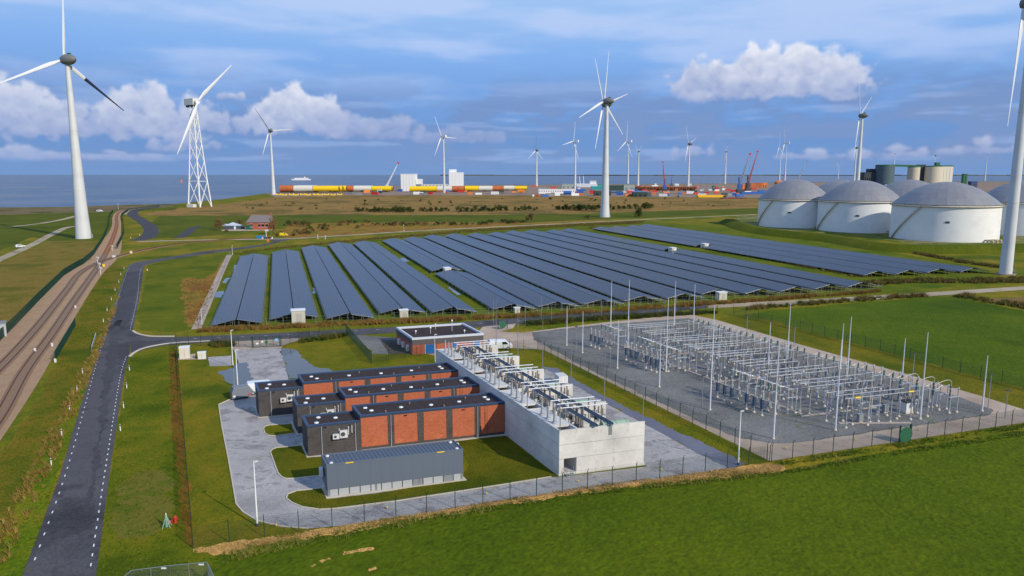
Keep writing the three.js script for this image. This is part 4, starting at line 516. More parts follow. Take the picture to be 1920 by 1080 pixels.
      tag(new MB().tube([yard(32.2, v, 4.46), yard(34.9, v + 0.4, 4.45), yard(36.2, v + 0.6, 4.1), yard(37.6, v + 0.6, 4.65)], 0.028, 4, 10).build('conductor', M.alu), 'thin conductor at the right end, ' + here, 'conductor', 'far conductors in the yard');
    }
  }
  // cable ends with curved pipes near the right corner
  const ord = ['nearest the front', 'in the middle', 'furthest back'];
  for (let j = 0; j < 3; j++) { const t = thing('cable_termination', `dark cable post with curved white pipe, ${ord[j]} of three`, 'cable termination', yard(40.5 - 0.7 * j, 8.8 + 2.2 * j, YG), TURN_U); put('footing', foot, M.foot, t, 0, 0, 0); put('post', pole(1.5), steel, t, 0, 0.3, 0); put('insulator', ins(0.2, 2.2, 13), M.ctBlue, t, 0, 1.8, 0); put('green_insulator', ins(0.24, 1.4, 8), M.insulTeal, t, -3.4, 2.9, 0); put('side_post', pole(2.6), steel, t, -3.4, 0.3, 0); mesh('curved_pipe', new MB().tube([V3(0, 4.0, 0), V3(0, 4.7, 0), V3(-0.5, 5.0, 0), V3(-1.8, 4.9, 0), V3(-3.4, 4.35, 0)], 0.07, 6, 20).geo(), M.porcelain, t); }
  // troughs and cabinets
  for (const [a, b, l] of [[[20, 9.2], [30, 6.2], 'front'], [[17.5, 13.6], [34, 13.6], 'second'], [[17.5, 33.5], [36, 33.5], 'third'], [[18, 53.5], [36, 53.5], 'fourth']]) { const t = thing('cable_trough', `pale concrete cable trough lying across the gravel, ${l} from the front`, 'cable trough', V3(0, 0, 0)); const n = 14, p = yard(...a, YG + 0.05), q = yard(...b, YG + 0.05); for (let k = 0; k < n; k++) new MB().bar(p.clone().lerp(q, k / n), p.clone().lerp(q, (k + 0.97) / n), 0.5, 0.1).build('cover_slab', flat([172, 158, 148], 0.9), t); }
  { const t = thing('cable_trough', 'long pale cable trough running lengthwise through the middle of the switchyard', 'cable trough', V3(0, 0, 0)); for (let k = 0; k < 40; k++) new MB().bar(yard(18.3, 14.5 + k * 1.35, YG + 0.055), yard(18.3, 15.8 + k * 1.35, YG + 0.055), 0.5, 0.11).build('cover_slab', flat([172, 158, 148], 0.9), t); }
  const cab = [[23.2, 8.6], [30.6, 11.0], [28.0, 15.2], [24, 28.5], [22.5, 41], [33.2, 22], [16, 46], [24, 48]];
  cab.forEach(([u, v], i) => { const t = thing('control_cabinet', ['small grey control cabinet by the front busbar posts', 'small grey control cabinet at the right end of the front busbars', 'small grey control cabinet under the second row of busbars', 'small grey control cabinet deep in the middle of the yard', 'small grey cabinet two thirds of the way back in the yard', 'small grey cabinet under the far busbar ends', 'small grey cabinet beside the left breakers', 'small grey cabinet between the rear busbars'][i], 'cabinet', yard(u, v, YG), TURN_U); new MB().box(0.8, 1.1, 0.5, 0, 0.75, 0).build('casing', M.grey, t); new MB().box(0.86, 0.06, 0.56, 0, 1.33, 0).build('lid', M.galv, t); new MB().box(0.7, 0.2, 0.4, 0, 0.1, 0).build('plinth', M.foot, t); });
  const big = thing('white_transformer', 'white auxiliary transformer with dark top in the right part of the switchyard', 'transformer', yard(33.8, 10.2, YG), TURN_U); new MB().box(1.3, 1.5, 1.1, 0, 0.95, 0).build('tank', M.offWhite, big); new MB().box(1.5, 0.2, 1.3, 0, 1.82, 0).build('lid', M.darkGrey, big); for (const x of [-0.4, 0, 0.4]) put('bushing', ins(0.1, 0.6, 6), M.insul, big, x, 1.92, 0); new MB().box(1.5, 0.18, 1.3, 0, 0.09, 0).build('plinth', M.foot, big);
  // masts: foot pixel, top row, label
  const masts = [[1450, 823, 640, 'tall lightning mast at the front left corner of the switchyard'], [1331, 769, 572, 'tall lightning mast in the left row, second from the front corner'], [1236, 726, 628, 'lightning mast in the left row, third from the front corner'], [1157.5, 691, 600, 'lightning mast in the left row, fourth from the front corner'], [1092, 662, 584, 'lightning mast in the left row, fifth from the front corner'], [1062.5, 648, 574, 'lightning mast furthest back in the left row of the yard'],
    [1566, 807, 638, 'tall lightning mast on the front edge left of the yellow marked busbar'], [1725, 786, 624, 'tall lightning mast on the front edge right of the busbars'], [1841, 771, 667, 'lightning mast alone near the right corner of the gravel'], [1690, 722, 634, 'lightning mast behind the curved cable pipes'], [1575.6, 691.5, 607, 'thinner of the two lightning masts close together on the far path'], [1588, 707, 594, 'thicker of the two lightning masts close together on the far path'], [1438, 725, 605, 'lightning mast among the busbars in the middle of the yard'], [1475, 691, 569, 'lightning mast at the far busbar ends in the middle'], [1248.5, 697, 558, 'tall lightning mast among the left breakers'], [1177, 652, 525, 'tall lightning mast among the rear breakers on the left'], [1145, 611, 527, 'lightning mast at the rear edge of the yard on the left'], [1264, 609, 527, 'lightning mast at the rear edge of the yard in the middle'], [1300, 613, 533, 'lightning mast at the rear edge of the yard near the right path']];
  for (const [x, y, top, l] of masts) { const p = gp(x, y); p.y = YG; const h = rise(p, top), t = thing('lightning_mast', l, 'lightning mast', p, TURN_U, 'lightning masts in the switchyard'); put('footing', foot, M.foot, t, 0, 0, 0); new MB().cyl(0.11, 0.13, h * 0.45, 0, 0.3, 0, 8).build('lower_pole', M.steelWhite, t); new MB().cyl(0.05, 0.085, h * 0.55 - 0.3, 0, 0.3 + h * 0.45, 0, 8).build('upper_pole', M.steelWhite, t); }
}
// ---------------------------------------------------------------- fences of welded mesh
const panelGeo = (w, h) => once('panel' + w + h, () => { const b = new MB(), n = Math.round(w / 0.055); for (let i = 1; i < n; i++) b.add(new THREE.CylinderGeometry(0.0042, 0.0042, h, 3, 1, true), at(-w / 2 + w * i / n, h / 2 + 0.05, 0)); for (let y = 0.08; y < h; y += 0.2) b.add(new THREE.CylinderGeometry(0.005, 0.005, w, 3, 1, true).rotateZ(Math.PI / 2), at(0, y + 0.05, 0.006)); return b.geo(); });
const postGeo = (h, bent) => once('post' + h + bent, () => { const b = new MB().box(0.07, h + 0.1, 0.07, 0, (h + 0.1) / 2, 0); if (bent) b.beam(V3(0, h + 0.08, 0), V3(0, h + 0.42, 0.26), 0.03, 5); return b.geo(); });
function fence(label, pts, { h = 2.2, gap = 2.6, bent = true, mat = M.fenceGreen, y = 0.02, name = 'mesh_fence', dense } = {}) {
  const g = thing(name, label, 'fence', V3(0, 0, 0)), P = pts.map((p) => p.isVector3 ? p : gp(...p));
  for (let s = 0; s < P.length - 1; s++) {
    const a = P[s], b = P[s + 1], L = a.distanceTo(b), n = Math.max(1, Math.round(L / gap)), turn = Math.atan2(-(b.z - a.z), b.x - a.x), w = L / n;
    for (let k = 0; k <= n; k++) {
      if (k < n || s === P.length - 2) { const p = a.clone().lerp(b, k / n), m = mesh('post', postGeo(h, bent), mat, g); m.position.set(p.x, y, p.z); m.rotation.y = turn; }
      if (k < n) { const p = a.clone().lerp(b, (k + 0.5) / n), m = mesh('panel', panelGeo(gap, h), mat, g); m.position.set(p.x, y, p.z); m.rotation.y = turn; m.scale.x = w / gap; if (dense) { const d = mesh('panel', panelGeo(gap, h), mat, g); d.position.set(p.x, y, p.z + 0.03); d.rotation.y = turn; d.scale.x = w / gap; } }
    }
  }
  return g;
}
fence('green mesh fence on the compound side facing the road', [[331, 648], [346, 830], [362, 1028]]);
fence('green mesh fence along the dry bank in front of the compound', [[362, 1028], [800, 962], [1443, 866.5]], { gap: 3.3 });
fence('green mesh fence between the compound lawn and the switchyard path', [yard(-0.05, 0.6), yard(0.3, 66)], { gap: 3 });
fence('green mesh fence along the front of the switchyard', [yard(0.1, 0), yard(46, 1.1), yard(75, 2.6)], { gap: 3.2 });
fence('green mesh fence behind the compound between hedge and gate', [[331, 648], [400, 649], [472, 652.5]], { gap: 3 });
fence('green mesh fence from the gate towards the red brick building', [[528, 650], [560, 640], [600, 633], [649, 626]], { gap: 3 });
fence('green mesh fence slanting beside the gravel of the red brick building', [[649, 626], [697, 682]], { gap: 2.4 });
fence('green mesh fence along the lawn in front of the red brick building', [[697, 682], [760, 671], [818, 663]], { gap: 3 });
fence('green mesh fence between red brick building and switchyard', [yard(0.3, 66), site(18, 62)], { gap: 3.2 });
fence('green mesh fence along the side road behind the switchyard', [[975, 612], [1130, 600], [1345, 588.5]], { gap: 3.6 });
fence('green mesh fence between switchyard verge and right field', [[1375, 590.5], [1500, 619], [1650, 658], [1800, 700], [1920, 729], [2150, 790]], { gap: 4 });
fence('dark green rail fence left of the tracks', [[-120, 730], [0, 640], [31, 609], [75, 562], [120, 517], [142, 503], [157, 495], [176, 478], [195, 448], [204.5, 423], [206, 405], [212, 397]], { h: 2.4, bent: false, dense: true, gap: 3 });
fence('short dark green rail fence right of the tracks in the foreground', [[104, 678], [142, 611]], { h: 2.0, bent: false, dense: true });
fence('dark green rail fence right of the curving tracks', [[219, 467], [228, 449], [233, 436], [231, 418], [228, 405], [240, 396], [300, 388]], { h: 2.4, bent: false, dense: true, gap: 3.4 });
// gates
{
  const gate = (label, a, b, disc) => { const A = a.isVector3 ? a : gp(...a), B = b.isVector3 ? b : gp(...b), L = A.distanceTo(B), g = thing('double_gate', label, 'gate', A.clone().setY(0.03), Math.atan2(-(B.z - A.z), B.x - A.x)); const h = 2.3; for (const x of [0, L]) new MB().box(0.16, h + 0.2, 0.16, x, h / 2 + 0.1, 0).build('gate_post', M.fenceGreen, g); for (const [x0, x1] of [[0.12, L / 2 - 0.03], [L / 2 + 0.03, L - 0.12]]) { if (L < 4) break; const leaf = new THREE.Group(); leaf.name = 'leaf'; g.add(leaf); const f = new MB(); for (const y of [0.15, h]) f.box(x1 - x0, 0.08, 0.08, (x0 + x1) / 2, y, 0); for (const x of [x0 + 0.04, (x0 + x1) / 2, x1 - 0.04]) f.box(0.08, h, 0.08, x, h / 2 + 0.1, 0.01); f.build('frame', M.fenceGreen, leaf); const m = mesh('infill', panelGeo(2.6, 2.2), M.fenceGreen, leaf); m.position.set((x0 + x1) / 2, 0.05, 0.03); m.scale.x = (x1 - x0) / 2.6; } if (disc) new MB().add(new THREE.CylinderGeometry(disc, disc, 0.05, 24).rotateX(Math.PI / 2), at(L / 2, 1.1, 0.12)).build('round_plate', M.greenPaint, g); return { g, L }; };
  const m = gate('green double gate with signs at the rear of the compound', [474, 652.5], [526, 650], 0.32);
  for (const [x, y, w, h, mat] of [[m.L * 0.17, 0.9, 0.5, 0.32, M.white], [m.L * 0.36, 1.25, 0.4, 0.28, M.white], [m.L * 0.87, 1.55, 0.6, 0.55, flat([120, 178, 220], 0.5)]]) new MB().box(w, h, 0.03, x, y, 0.14).build('sign', mat, m.g);
  gate('green gate with round plate in the switchyard front fence', [1686, 831], [1706, 828], 1.12);
  gate('green gate with round plate at the yard entrance by the side road', [934, 618], [951, 616.5], 0.9);
}
// ---------------------------------------------------------------- solar park: tent-shaped rows of panels
{
  const az = -18.1 * Math.PI / 180, D = V3(Math.sin(az), 0, -Math.cos(az)), P = V3(Math.cos(az), 0, Math.sin(az));
  const w = 0.955, l = 1.72, tilt = 11.7 * Math.PI / 180, nAcross = 6, eave = 0.85;
  const cell = (() => { const c = document.createElement('canvas'); c.width = 128; c.height = 256; const x = c.getContext('2d'); x.fillStyle = '#5c6478'; x.fillRect(0, 0, 128, 256); x.fillStyle = '#0e1328'; x.fillRect(4, 4, 120, 248); const r = mulberry(5); for (let j = 0; j < 10; j++) for (let i = 0; i < 6; i++) { const v = r() * 8; x.fillStyle = `rgb(${12 + v},${17 + v},${38 + v})`; x.fillRect(5 + i * 20, 5 + j * 24.8, 18.8, 23.6); } const t = new THREE.CanvasTexture(c); t.colorSpace = THREE.SRGBColorSpace; t.magFilter = THREE.LinearFilter; return t; })();
  const panelMat = new THREE.MeshPhysicalMaterial({ map: cell, roughness: 0.28, metalness: 0, specularIntensity: 0.9, ior: 1.5 });
  const slab = new THREE.BoxGeometry(l - 0.03, 0.04, w - 0.025);      // along the row x across
  for (let i = 0, uv = slab.attributes.uv, n = slab.attributes.normal; i < uv.count; i++) if (n.getY(i) < 0.9) uv.setXY(i, 0.01, 0.01); else uv.setXY(i, uv.getY(i), uv.getX(i));
  const slabN = clean(slab.clone());
  const row = (k, Pc, d0, d1, label, near, skew = 0, y = 0) => {
    const base = P.clone().multiplyScalar(Pc).addScaledVector(D, d0); base.y = y;
    const g = thing('solar_row', label, 'solar array', base, Math.atan2(-D.z, D.x), 'tent-shaped rows of solar panels');   // local x runs along the row, away
    const nL = Math.floor((d1 - d0) / l), rest = [], sideZ = (s) => s;                                                    // local z: +z = right of the row? (x away -> z = towards +P)
    const posn = (side, i, j) => { const a = (j + 0.5) * w + 0.1; return { x: (i + 0.5) * l - (side > 0 ? skew : 0), y: eave + (nAcross * w + 0.1 - a) * Math.sin(tilt), z: side * a * Math.cos(tilt) }; };
    for (const side of [-1, 1]) for (let i = 0; i < nL; i++) for (let j = 0; j < nAcross; j++) {
      const p = posn(side, i, j), m = new THREE.Matrix4().makeRotationX(side * tilt).setPosition(p.x, p.y, p.z);
      if (i < near) { const q = mesh('panel', slab, panelMat, g); q.position.set(p.x, p.y, p.z); q.rotation.x = side * tilt; } else rest.push(slabN.clone().applyMatrix4(m));
    }
    if (rest.length) stuff(mesh('panels', mergeGeometries(rest), panelMat, g));
    // substructure: frames every few panels, the first ones as parts
    const fr = (x, side) => { const b = new MB(), H = nAcross * w; for (const a of [0.5, 2.6, 4.4, 6.0]) b.beam(V3(x, 0, side * a), V3(x, eave - 0.06 + (H + 0.1 - a / Math.cos(tilt)) * Math.sin(tilt), side * a), 0.05, 5); b.beam(V3(x, eave - 0.08, side * H * Math.cos(tilt)), V3(x, eave - 0.08 + H * Math.sin(tilt), side * 0.1), 0.06, 4); return b; };
    const many = new MB(); for (let i = 0; i * l < nL * l; i += 3) for (const side of [-1, 1]) { const x = i * l + 0.1 - (side > 0 ? skew : 0); if (i === 0) fr(x, side).build('support_frame', M.galv, g); else if (i < 60) many.g.push(...fr(x, side).g); }
    stuff(many.build('support_frames', M.galv, g));
    const rails = new MB(); for (const side of [-1, 1]) for (const a of [0.4, 2.2, 4.0, 5.9]) { const H = nAcross * w + 0.1, yy = eave - 0.05 + (H - a / Math.cos(tilt)) * Math.sin(tilt), s = side > 0 ? skew : 0; rails.beam(V3(-s, yy, side * a), V3(nL * l - s, yy, side * a), 0.04, 4); } rails.build('purlins', M.galv, g);
    return g;
  };
  const f = (px, py) => { const g = gp(px, py, 2.05); return [g.dot(P) - 0, g.dot(D)]; };
  const R1 = [[446, 598, 475, 474.5], [553, 587, 534, 467], [657.6, 585.5, 587, 459], [753.8, 576, 636, 453], [850, 574.7, 683, 450.6], [960, 569.2, 737.3, 446], [1044.6, 565, 775, 443], [1125.3, 560.6, 814, 439.5], [1201, 554.6, 853, 437.2], [1279, 550, 894.8, 436], [1341.5, 542.7, 932.6, 434.3], [1421.7, 541.7, 965, 431.7], [1490, 537.3, 999, 430.4], [1554.6, 533, 1038, 430], [1615, 529, 1068, 427.8], [1648, 508, 1122.7, 424.6], [1707.7, 506, 1152, 423.3], [1765, 503.3, 1184, 421.9], [1823, 501.9, 1212, 419.8]];
  const ordinal = ['first', 'second', 'third', 'fourth', 'fifth', 'sixth', 'seventh', 'eighth', 'ninth', 'tenth', 'eleventh', 'twelfth', 'thirteenth', 'fourteenth', 'fifteenth'];
  const box = (label, p, s) => { const g = thing('inverter_station', label, 'kiosk', p, Math.atan2(-D.z, D.x)); new MB().box(3.6 * s, 2.2, 2.4 * s, 0, 1.1, 0).build('casing', M.offWhite, g); new MB().box(3.9 * s, 0.16, 2.7 * s, 0, 2.29, 0).build('roof', M.white, g); new MB().box(0.04, 1.8, 1.0 * s, -1.83 * s, 1.0, 0.3).build('door', M.white, g); for (let k = 0; k < 3; k++) new MB().box(0.03, 0.3, 0.7 * s, -1.86 * s, 0.5 + k * 0.45, -0.6 * s).build('vent', M.grey, g); };
  R1.forEach(([x0, y0, x1, y1], k) => {
    const [pa, da] = f(x0, y0), [pb, db] = f(x1, y1), pc = (pa + pb) / 2, near = k < 8 ? 9 : k < 15 ? 4 : 2, skew = k >= 2 ? 2.2 : 0;
    const label = k < 15 ? `tent-shaped solar row, ${ordinal[k]} from the left${k === 0 ? ', beside the brown grass patch' : ''}` : `tent-shaped solar row beyond the grass lane, ${ordinal[k - 15]} from the lane`;
    const cut = { 5: [812, 504], 14: [1233, 466], 15: [1305, 458] }[k];
    if (cut) { const c = f(...cut)[1]; row(k, pc, da, c - 3, label + ', front half', near, skew); row(k, pc, c + 3, db, label + ', rear half', 0, 0); const p = P.clone().multiplyScalar(pc + (k === 5 ? -0.5 : -2)).addScaledVector(D, c); box(['white kiosk in the gap of the sixth solar row', 'white kiosk in the gap of the last solar row before the grass lane', 'white kiosk in the gap of the solar row beyond the grass lane'][k === 5 ? 0 : k - 13], p, 1); } else row(k, pc, da, db, label, near, skew);
  });
  // cabinets at the row fronts
  const kio = (label, px, py, top, w, d) => { const p = gp(px, py), h = rise(p, top), g = thing('inverter_kiosk', label, 'kiosk', p, Math.atan2(-D.z, D.x) - Math.PI / 2); new MB().box(w, h - 0.16, d, 0, (h - 0.16) / 2, 0).build('casing', flat([186, 184, 172], 0.8), g); new MB().box(w + 0.3, 0.15, d + 0.3, 0, h - 0.07, 0).build('roof', M.white, g); new MB().box(w * 0.4, h * 0.7, 0.04, 0.1, h * 0.42, d / 2 + 0.025).build('door', flat([170, 168, 158], 0.7), g); };
  kio('tall beige kiosk in front of the second solar row', 560, 607, 580, 3.2, 2.6); kio('white kiosk in front of the fourth solar row', 757, 595, 580, 2.1, 1.6); kio('white kiosk on stilts in front of the eleventh solar row', 1352, 562, 547, 2.6, 2); kio('small white kiosk in front of the sixth solar row', 969, 587, 576, 1.4, 1.2);
  // low post and wire fence round the park
  const pf = (label, pts) => { const g = thing('wire_fence', label, 'fence', V3(0, 0, 0)), Q = pts.map((p) => gp(...p)); for (let s = 0; s < Q.length - 1; s++) { const a = Q[s], b = Q[s + 1], n = Math.round(a.distanceTo(b) / 4); for (let k = 0; k < n; k++) { const p = a.clone().lerp(b, k / n); const m = mesh('post', once('wp', () => new MB().cyl(0.05, 0.05, 1.9, 0, 0, 0, 5).geo()), M.galv, g); m.position.copy(p); } for (const y of [0.5, 1.1, 1.8]) new MB().beam(a.clone().setY(y), b.clone().setY(y), 0.014, 3).build('wire', M.galv, g); } };
  pf('wire fence with thin posts along the solar row fronts', [[372, 616], [500, 611], [740, 599], [1000, 586], [1200, 573], [1400, 560], [1650, 543]]);
  pf('wire fence with thin posts on the left side of the solar park', [[372, 616], [400, 556], [432, 478]]);
  strip('service_path', smooth([[368, 617], [392, 562], [414, 512], [430, 478]].map((p) => gp(...p)), 12), 2.2, M.yardPath, 7);
}
// ---------------------------------------------------------------- wind turbines
const towerMat = std({ roughness: 0.45, map: colourMap(256, 24, (i, x, y) => { const v = 200 + (N1[(y * 4) * 1024 + x * 4] - 0.5) * 16; return [v, v + 3, v + 5]; }) });
const bladeMat = flat([212, 216, 222], 0.4), navy = flat([34, 40, 62], 0.45), nacelleMat = flat([112, 114, 112], 0.6), darkBlade = flat([86, 94, 108], 0.5);
function bladeGeo(R, r0, r1, chord = 0.054) {                        // blade along +y in the rotor plane, from r0 to r1
  const n = 18, m = 10, pos = [], idx = [];
  for (let i = 0; i <= n; i++) { const r = mix(r0, r1, i / n), t = r / R; const c = R * (t < 0.22 ? mix(0.034, chord, sstep(0.04, 0.22, t)) : mix(chord, 0.012, Math.pow((t - 0.22) / 0.78, 0.85))), th = c * (t < 0.12 ? 0.9 : mix(0.42, 0.14, t)), tw = mix(0.5, 0.04, Math.sqrt(t)); for (let j = 0; j < m; j++) { const a = j / m * Math.PI * 2, x = Math.cos(a) * c * 0.5 + c * 0.2, z = Math.sin(a) * th * 0.5 * (1 - 0.35 * Math.cos(a)); pos.push(x * Math.cos(tw) + z * Math.sin(tw), r, -x * Math.sin(tw) + z * Math.cos(tw)); } }
  for (let i = 0; i < n; i++) for (let j = 0; j < m; j++) { const a = i * m + j, b = i * m + (j + 1) % m; idx.push(a, a + m, b, b, a + m, b + m); }
  for (let j = 1; j < m - 1; j++) { idx.push(0, j, j + 1); const q = n * m; idx.push(q, q + j + 1, q + j); }
  const g = new THREE.BufferGeometry(); g.setAttribute('position', new THREE.Float32BufferAttribute(pos, 3)); g.setIndex(idx); g.computeVertexNormals(); const u = clean(g); u.setAttribute('uv', new THREE.Float32BufferAttribute(new Float32Array(u.attributes.position.count * 2), 2)); return u;
}
const spots = new Map();
function turbine(label, px, py, hubY, { R = 41, face = -52, rot = [0, 120, 240], base = 4.2, top = 1.15, style = 'egg', navyAt = -1, dark = [] } = {}) {
  const p = gp(px, py), hub = rise(p, hubY), t = thing('wind_turbine', label, 'wind turbine', p, -face * Math.PI / 180);
  const prof = []; for (let i = 0; i <= 14; i++) { const a = i / 14; prof.push([mix(base, top, Math.pow(a, base > 3 ? 0.72 : 0.95)), (hub - 1.6) * a]); }
  const tower = new MB().lathe(prof, 28).build('tower', towerMat, t);
  for (const a of [0.28, 0.62]) { const r = mix(base, top, Math.pow(a, base > 3 ? 0.72 : 0.95)); new MB().lathe([[r + 0.03, 0], [r + 0.09, 0.06], [r + 0.09, 0.3], [r + 0.03, 0.36]], 28, at(0, (hub - 1.6) * a, 0)).build('flange', towerMat, tower); }
  if (py > 400) { new MB().box(1.1, 2.4, 0.3, 0.6 * base, 1.3, base * 0.86).build('door', M.grey, tower); }
  const k = R / 39;
  if (style === 'egg') { const egg = [[0.02, -4.6], [1.1, -4.3], [2.0, -3.2], [2.6, -1.2], [2.75, 0.6], [2.45, 2.6], [1.7, 4.4], [0.8, 5.5], [0.02, 5.8]].map(([r, y]) => [r * k, y * k]); const n = mesh('nacelle', new MB().lathe(egg, 20, new THREE.Matrix4().makeRotationX(Math.PI / 2)).geo(), nacelleMat, t); n.position.set(0, hub, 0.4 * k); new MB().box(1.0 * k, 0.9 * k, 1.6 * k, 0, 2.7 * k, 1.6 * k).build('cooler', M.greenPaint, n); }
  else { const n = new MB().box(3.4 * k, 3.4 * k, 9.5 * k, 0, 0, 1.6 * k).box(2.2 * k, 0.9 * k, 2.2 * k, 0, 2.1 * k, 4.6 * k).build('nacelle', M.white, t); n.position.set(0, hub, 0); const h = mesh('hub', new MB().lathe([[0.02, -2.6 * k], [1.2 * k, -1.9 * k], [1.6 * k, -0.4 * k], [1.6 * k, 1.2 * k], [0.02, 1.3 * k]], 16, new THREE.Matrix4().makeRotationX(Math.PI / 2)).geo(), M.white, t); h.position.set(0, hub, -4.6 * k); }
  rot.forEach((a, i) => {
    const key = R + ':' + i % 1; const g = once('blade' + R, () => bladeGeo(R, 1.2, R));
    let m;
    if (navyAt === i) { m = mesh('blade', bladeGeo(R, 1.2, R * 0.34), bladeMat, t); mesh('painted_tip', bladeGeo(R, R * 0.34, R), navy, m).userData.label = 'dark navy outer part of the blade'; } else m = mesh('blade', g, dark.includes(i) ? darkBlade : bladeMat, t);
    m.position.set(0, hub, (style === 'egg' ? -2.6 : -4.7) * k); m.rotation.z = -a * Math.PI / 180;
  });
  return t;
}
turbine('large wind turbine with one dark blade at the left edge beside the railway', 157, 447, 112, { rot: [5, 125, 245], navyAt: 1, R: 43, face: -66 });
turbine('wind turbine with a grey nacelle in the middle between heath and solar park', 1134, 407, 190, { rot: [8, 128, 248], R: 42, face: -52 });
turbine('wind turbine standing right behind the one in the middle', 1132, 397, 196, { rot: [-20, 72, 196], R: 44, face: -48, base: 3 });
{ const t = turbine('large wind turbine cut off by the right edge beside the storage tanks', 1885, 515, 4, { rot: [190, 70, 310], base: 2.1, top: 1.1, R: 43, face: -46 }); new MB().lathe([[3.2, -0.2], [3.2, 0.5], [2.3, 0.5], [2.3, -0.2]], 20).build('foundation', flat([140, 124, 104], 0.9), t); new MB().bar(V3(2.0, 2.2, 1.0), V3(4.2, 0, 2.6), 0.8, 0.12).build('access_stairs', M.galv, t); new MB().beam(V3(1.6, 3.2, 1.2), V3(4.0, 1.1, 2.8), 0.05).build('handrail', M.galv, t); }
turbine('wind turbine in front of the ferry with one dark blade pointing up left', 513, 365, 245, { rot: [-35, 84, 200], R: 46, base: 4, dark: [0], face: -50 });
turbine('slim wind turbine between the two white port buildings', 833, 362, 256, { rot: [-26, 92, 208], R: 43, base: 2.6, style: 'box' });
turbine('small far wind turbine right of the white port buildings', 1006, 349, 282, { rot: [2, 125, 236], R: 48, base: 4, dark: [0] });
turbine('far wind turbine above the long white port barracks', 1078, 357.5, 265, { rot: [8, 150, 258], R: 46, base: 2.8, style: 'box' });
turbine('far slim wind turbine behind the dark green port shed, left of a pair', 1177, 344.5, 265, { rot: [4, 140, 240], R: 80, base: 4.5, style: 'box' });
turbine('far wind turbine with raised blades, right of a pair behind the port shed', 1196, 349, 284, { rot: [-48, 52, 180], R: 30, base: 4 });
turbine('far wind turbine between the red crane and the yellow barge', 1290, 352.5, 270, { rot: [-22, 70, 200], R: 52, base: 4 });
turbine('far wind turbine left of the blue harbour crane', 1359, 345, 284.5, { rot: [-42, 38, 184], R: 32, base: 4.4 });
turbine('left one of two far wind turbines close together behind the first tank', 1461, 338, 275, { rot: [0, 120, 215], R: 90, base: 5.5, style: 'box' });
turbine('right one of two far wind turbines close together behind the first tank', 1471, 340, 268, { rot: [-15, 90, 205], R: 90, base: 5.5, style: 'box' });
turbine('wind turbine standing behind the second storage tank', 1604, 392, 216.8, { rot: [-14, 56, 192], R: 38, base: 2.6, face: -46 });
turbine('far wind turbine just left of the one behind the second tank', 1601, 343, 277, { rot: [-10, 60, 190], R: 60, base: 5 });
turbine('far wind turbine above the dark silo', 1673.5, 341, 288.5, { rot: [0, 110, 250], R: 26, base: 4.5 });
turbine('far wind turbine above the pale silos with green roof', 1749, 340, 292, { rot: [5, 100, 255], R: 48, base: 4.5 });
turbine('far wind turbine alone right of the silos', 1846, 339, 290, { rot: [-5, 130, 240], R: 26, base: 5 });
turbine('far wind turbine behind the tower at the right edge', 1913, 341, 263, { rot: [40, 160, 280], R: 60, base: 5 });
turbine('tiny far wind turbine seen over the tank roofs', 1571, 336, 307, { rot: [-20, 170, 250], R: 50, base: 4, style: 'box' });
// the two-bladed turbine on a lattice tower
{
  const p = gp(375, 388), hub = rise(p, 192), t = thing('lattice_turbine', 'two-bladed wind turbine on a white lattice tower near the coast', 'wind turbine', p, -20 * Math.PI / 180), w0 = 8.6, w1 = 2.2, H1 = hub - 4.5, lv = [0, 0.26, 0.46, 0.63, 0.78, 0.9, 1];
  const c = (i, a) => { const w = mix(w0, w1, Math.pow(a, 0.88)), s = [[-1, -1], [1, -1], [1, 1], [-1, 1]][i % 4]; return V3(s[0] * w, H1 * a, s[1] * w); };
  for (let i = 0; i < 4; i++) { const leg = new MB(); for (let k = 0; k < 6; k++) leg.beam(c(i, lv[k]), c(i, lv[k + 1]), mix(0.75, 0.45, lv[k]), 8); leg.build('leg', M.white, t); }
  for (let i = 0; i < 4; i++) for (let k = 0; k < 6; k++) { const b = new MB(); b.beam(c(i, lv[k]), c(i + 1, lv[k + 1]), 0.34, 5).beam(c(i + 1, lv[k]), c(i, lv[k + 1]), 0.34, 5); b.build('cross_brace', M.white, t); }
  for (const k of [1, 5]) { const b = new MB(); for (let i = 0; i < 4; i++) b.beam(c(i, lv[k]), c(i + 1, lv[k]), 0.4, 5); b.build('ring_beam', M.white, t); }
  new MB().cyl(2.0, 2.0, 5, 0, H1 - 1, 0, 16).build('top_ring', M.offWhite, t);
  const n = new THREE.Group(); n.name = 'nacelle'; n.position.set(0, hub, 0); n.rotation.y = (20 - 124) * Math.PI / 180; t.add(n);          // local -z points to the rotor
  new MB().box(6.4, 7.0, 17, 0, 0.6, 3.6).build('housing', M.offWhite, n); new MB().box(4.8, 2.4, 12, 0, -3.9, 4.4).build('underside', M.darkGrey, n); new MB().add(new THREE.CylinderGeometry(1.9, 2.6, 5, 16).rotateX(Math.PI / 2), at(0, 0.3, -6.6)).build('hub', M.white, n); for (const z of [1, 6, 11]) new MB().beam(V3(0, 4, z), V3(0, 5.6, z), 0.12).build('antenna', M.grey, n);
  for (const a of [-46, -206]) { const m = mesh('blade', bladeGeo(64, 1.5, 64, 0.075), bladeMat, n); m.position.set(0, 0.3, -8.6); m.rotation.z = -a * Math.PI / 180; }
  new MB().box(9, 3.4, 6, -3, 1.7, 9).build('equipment_hut', M.offWhite, t);
}
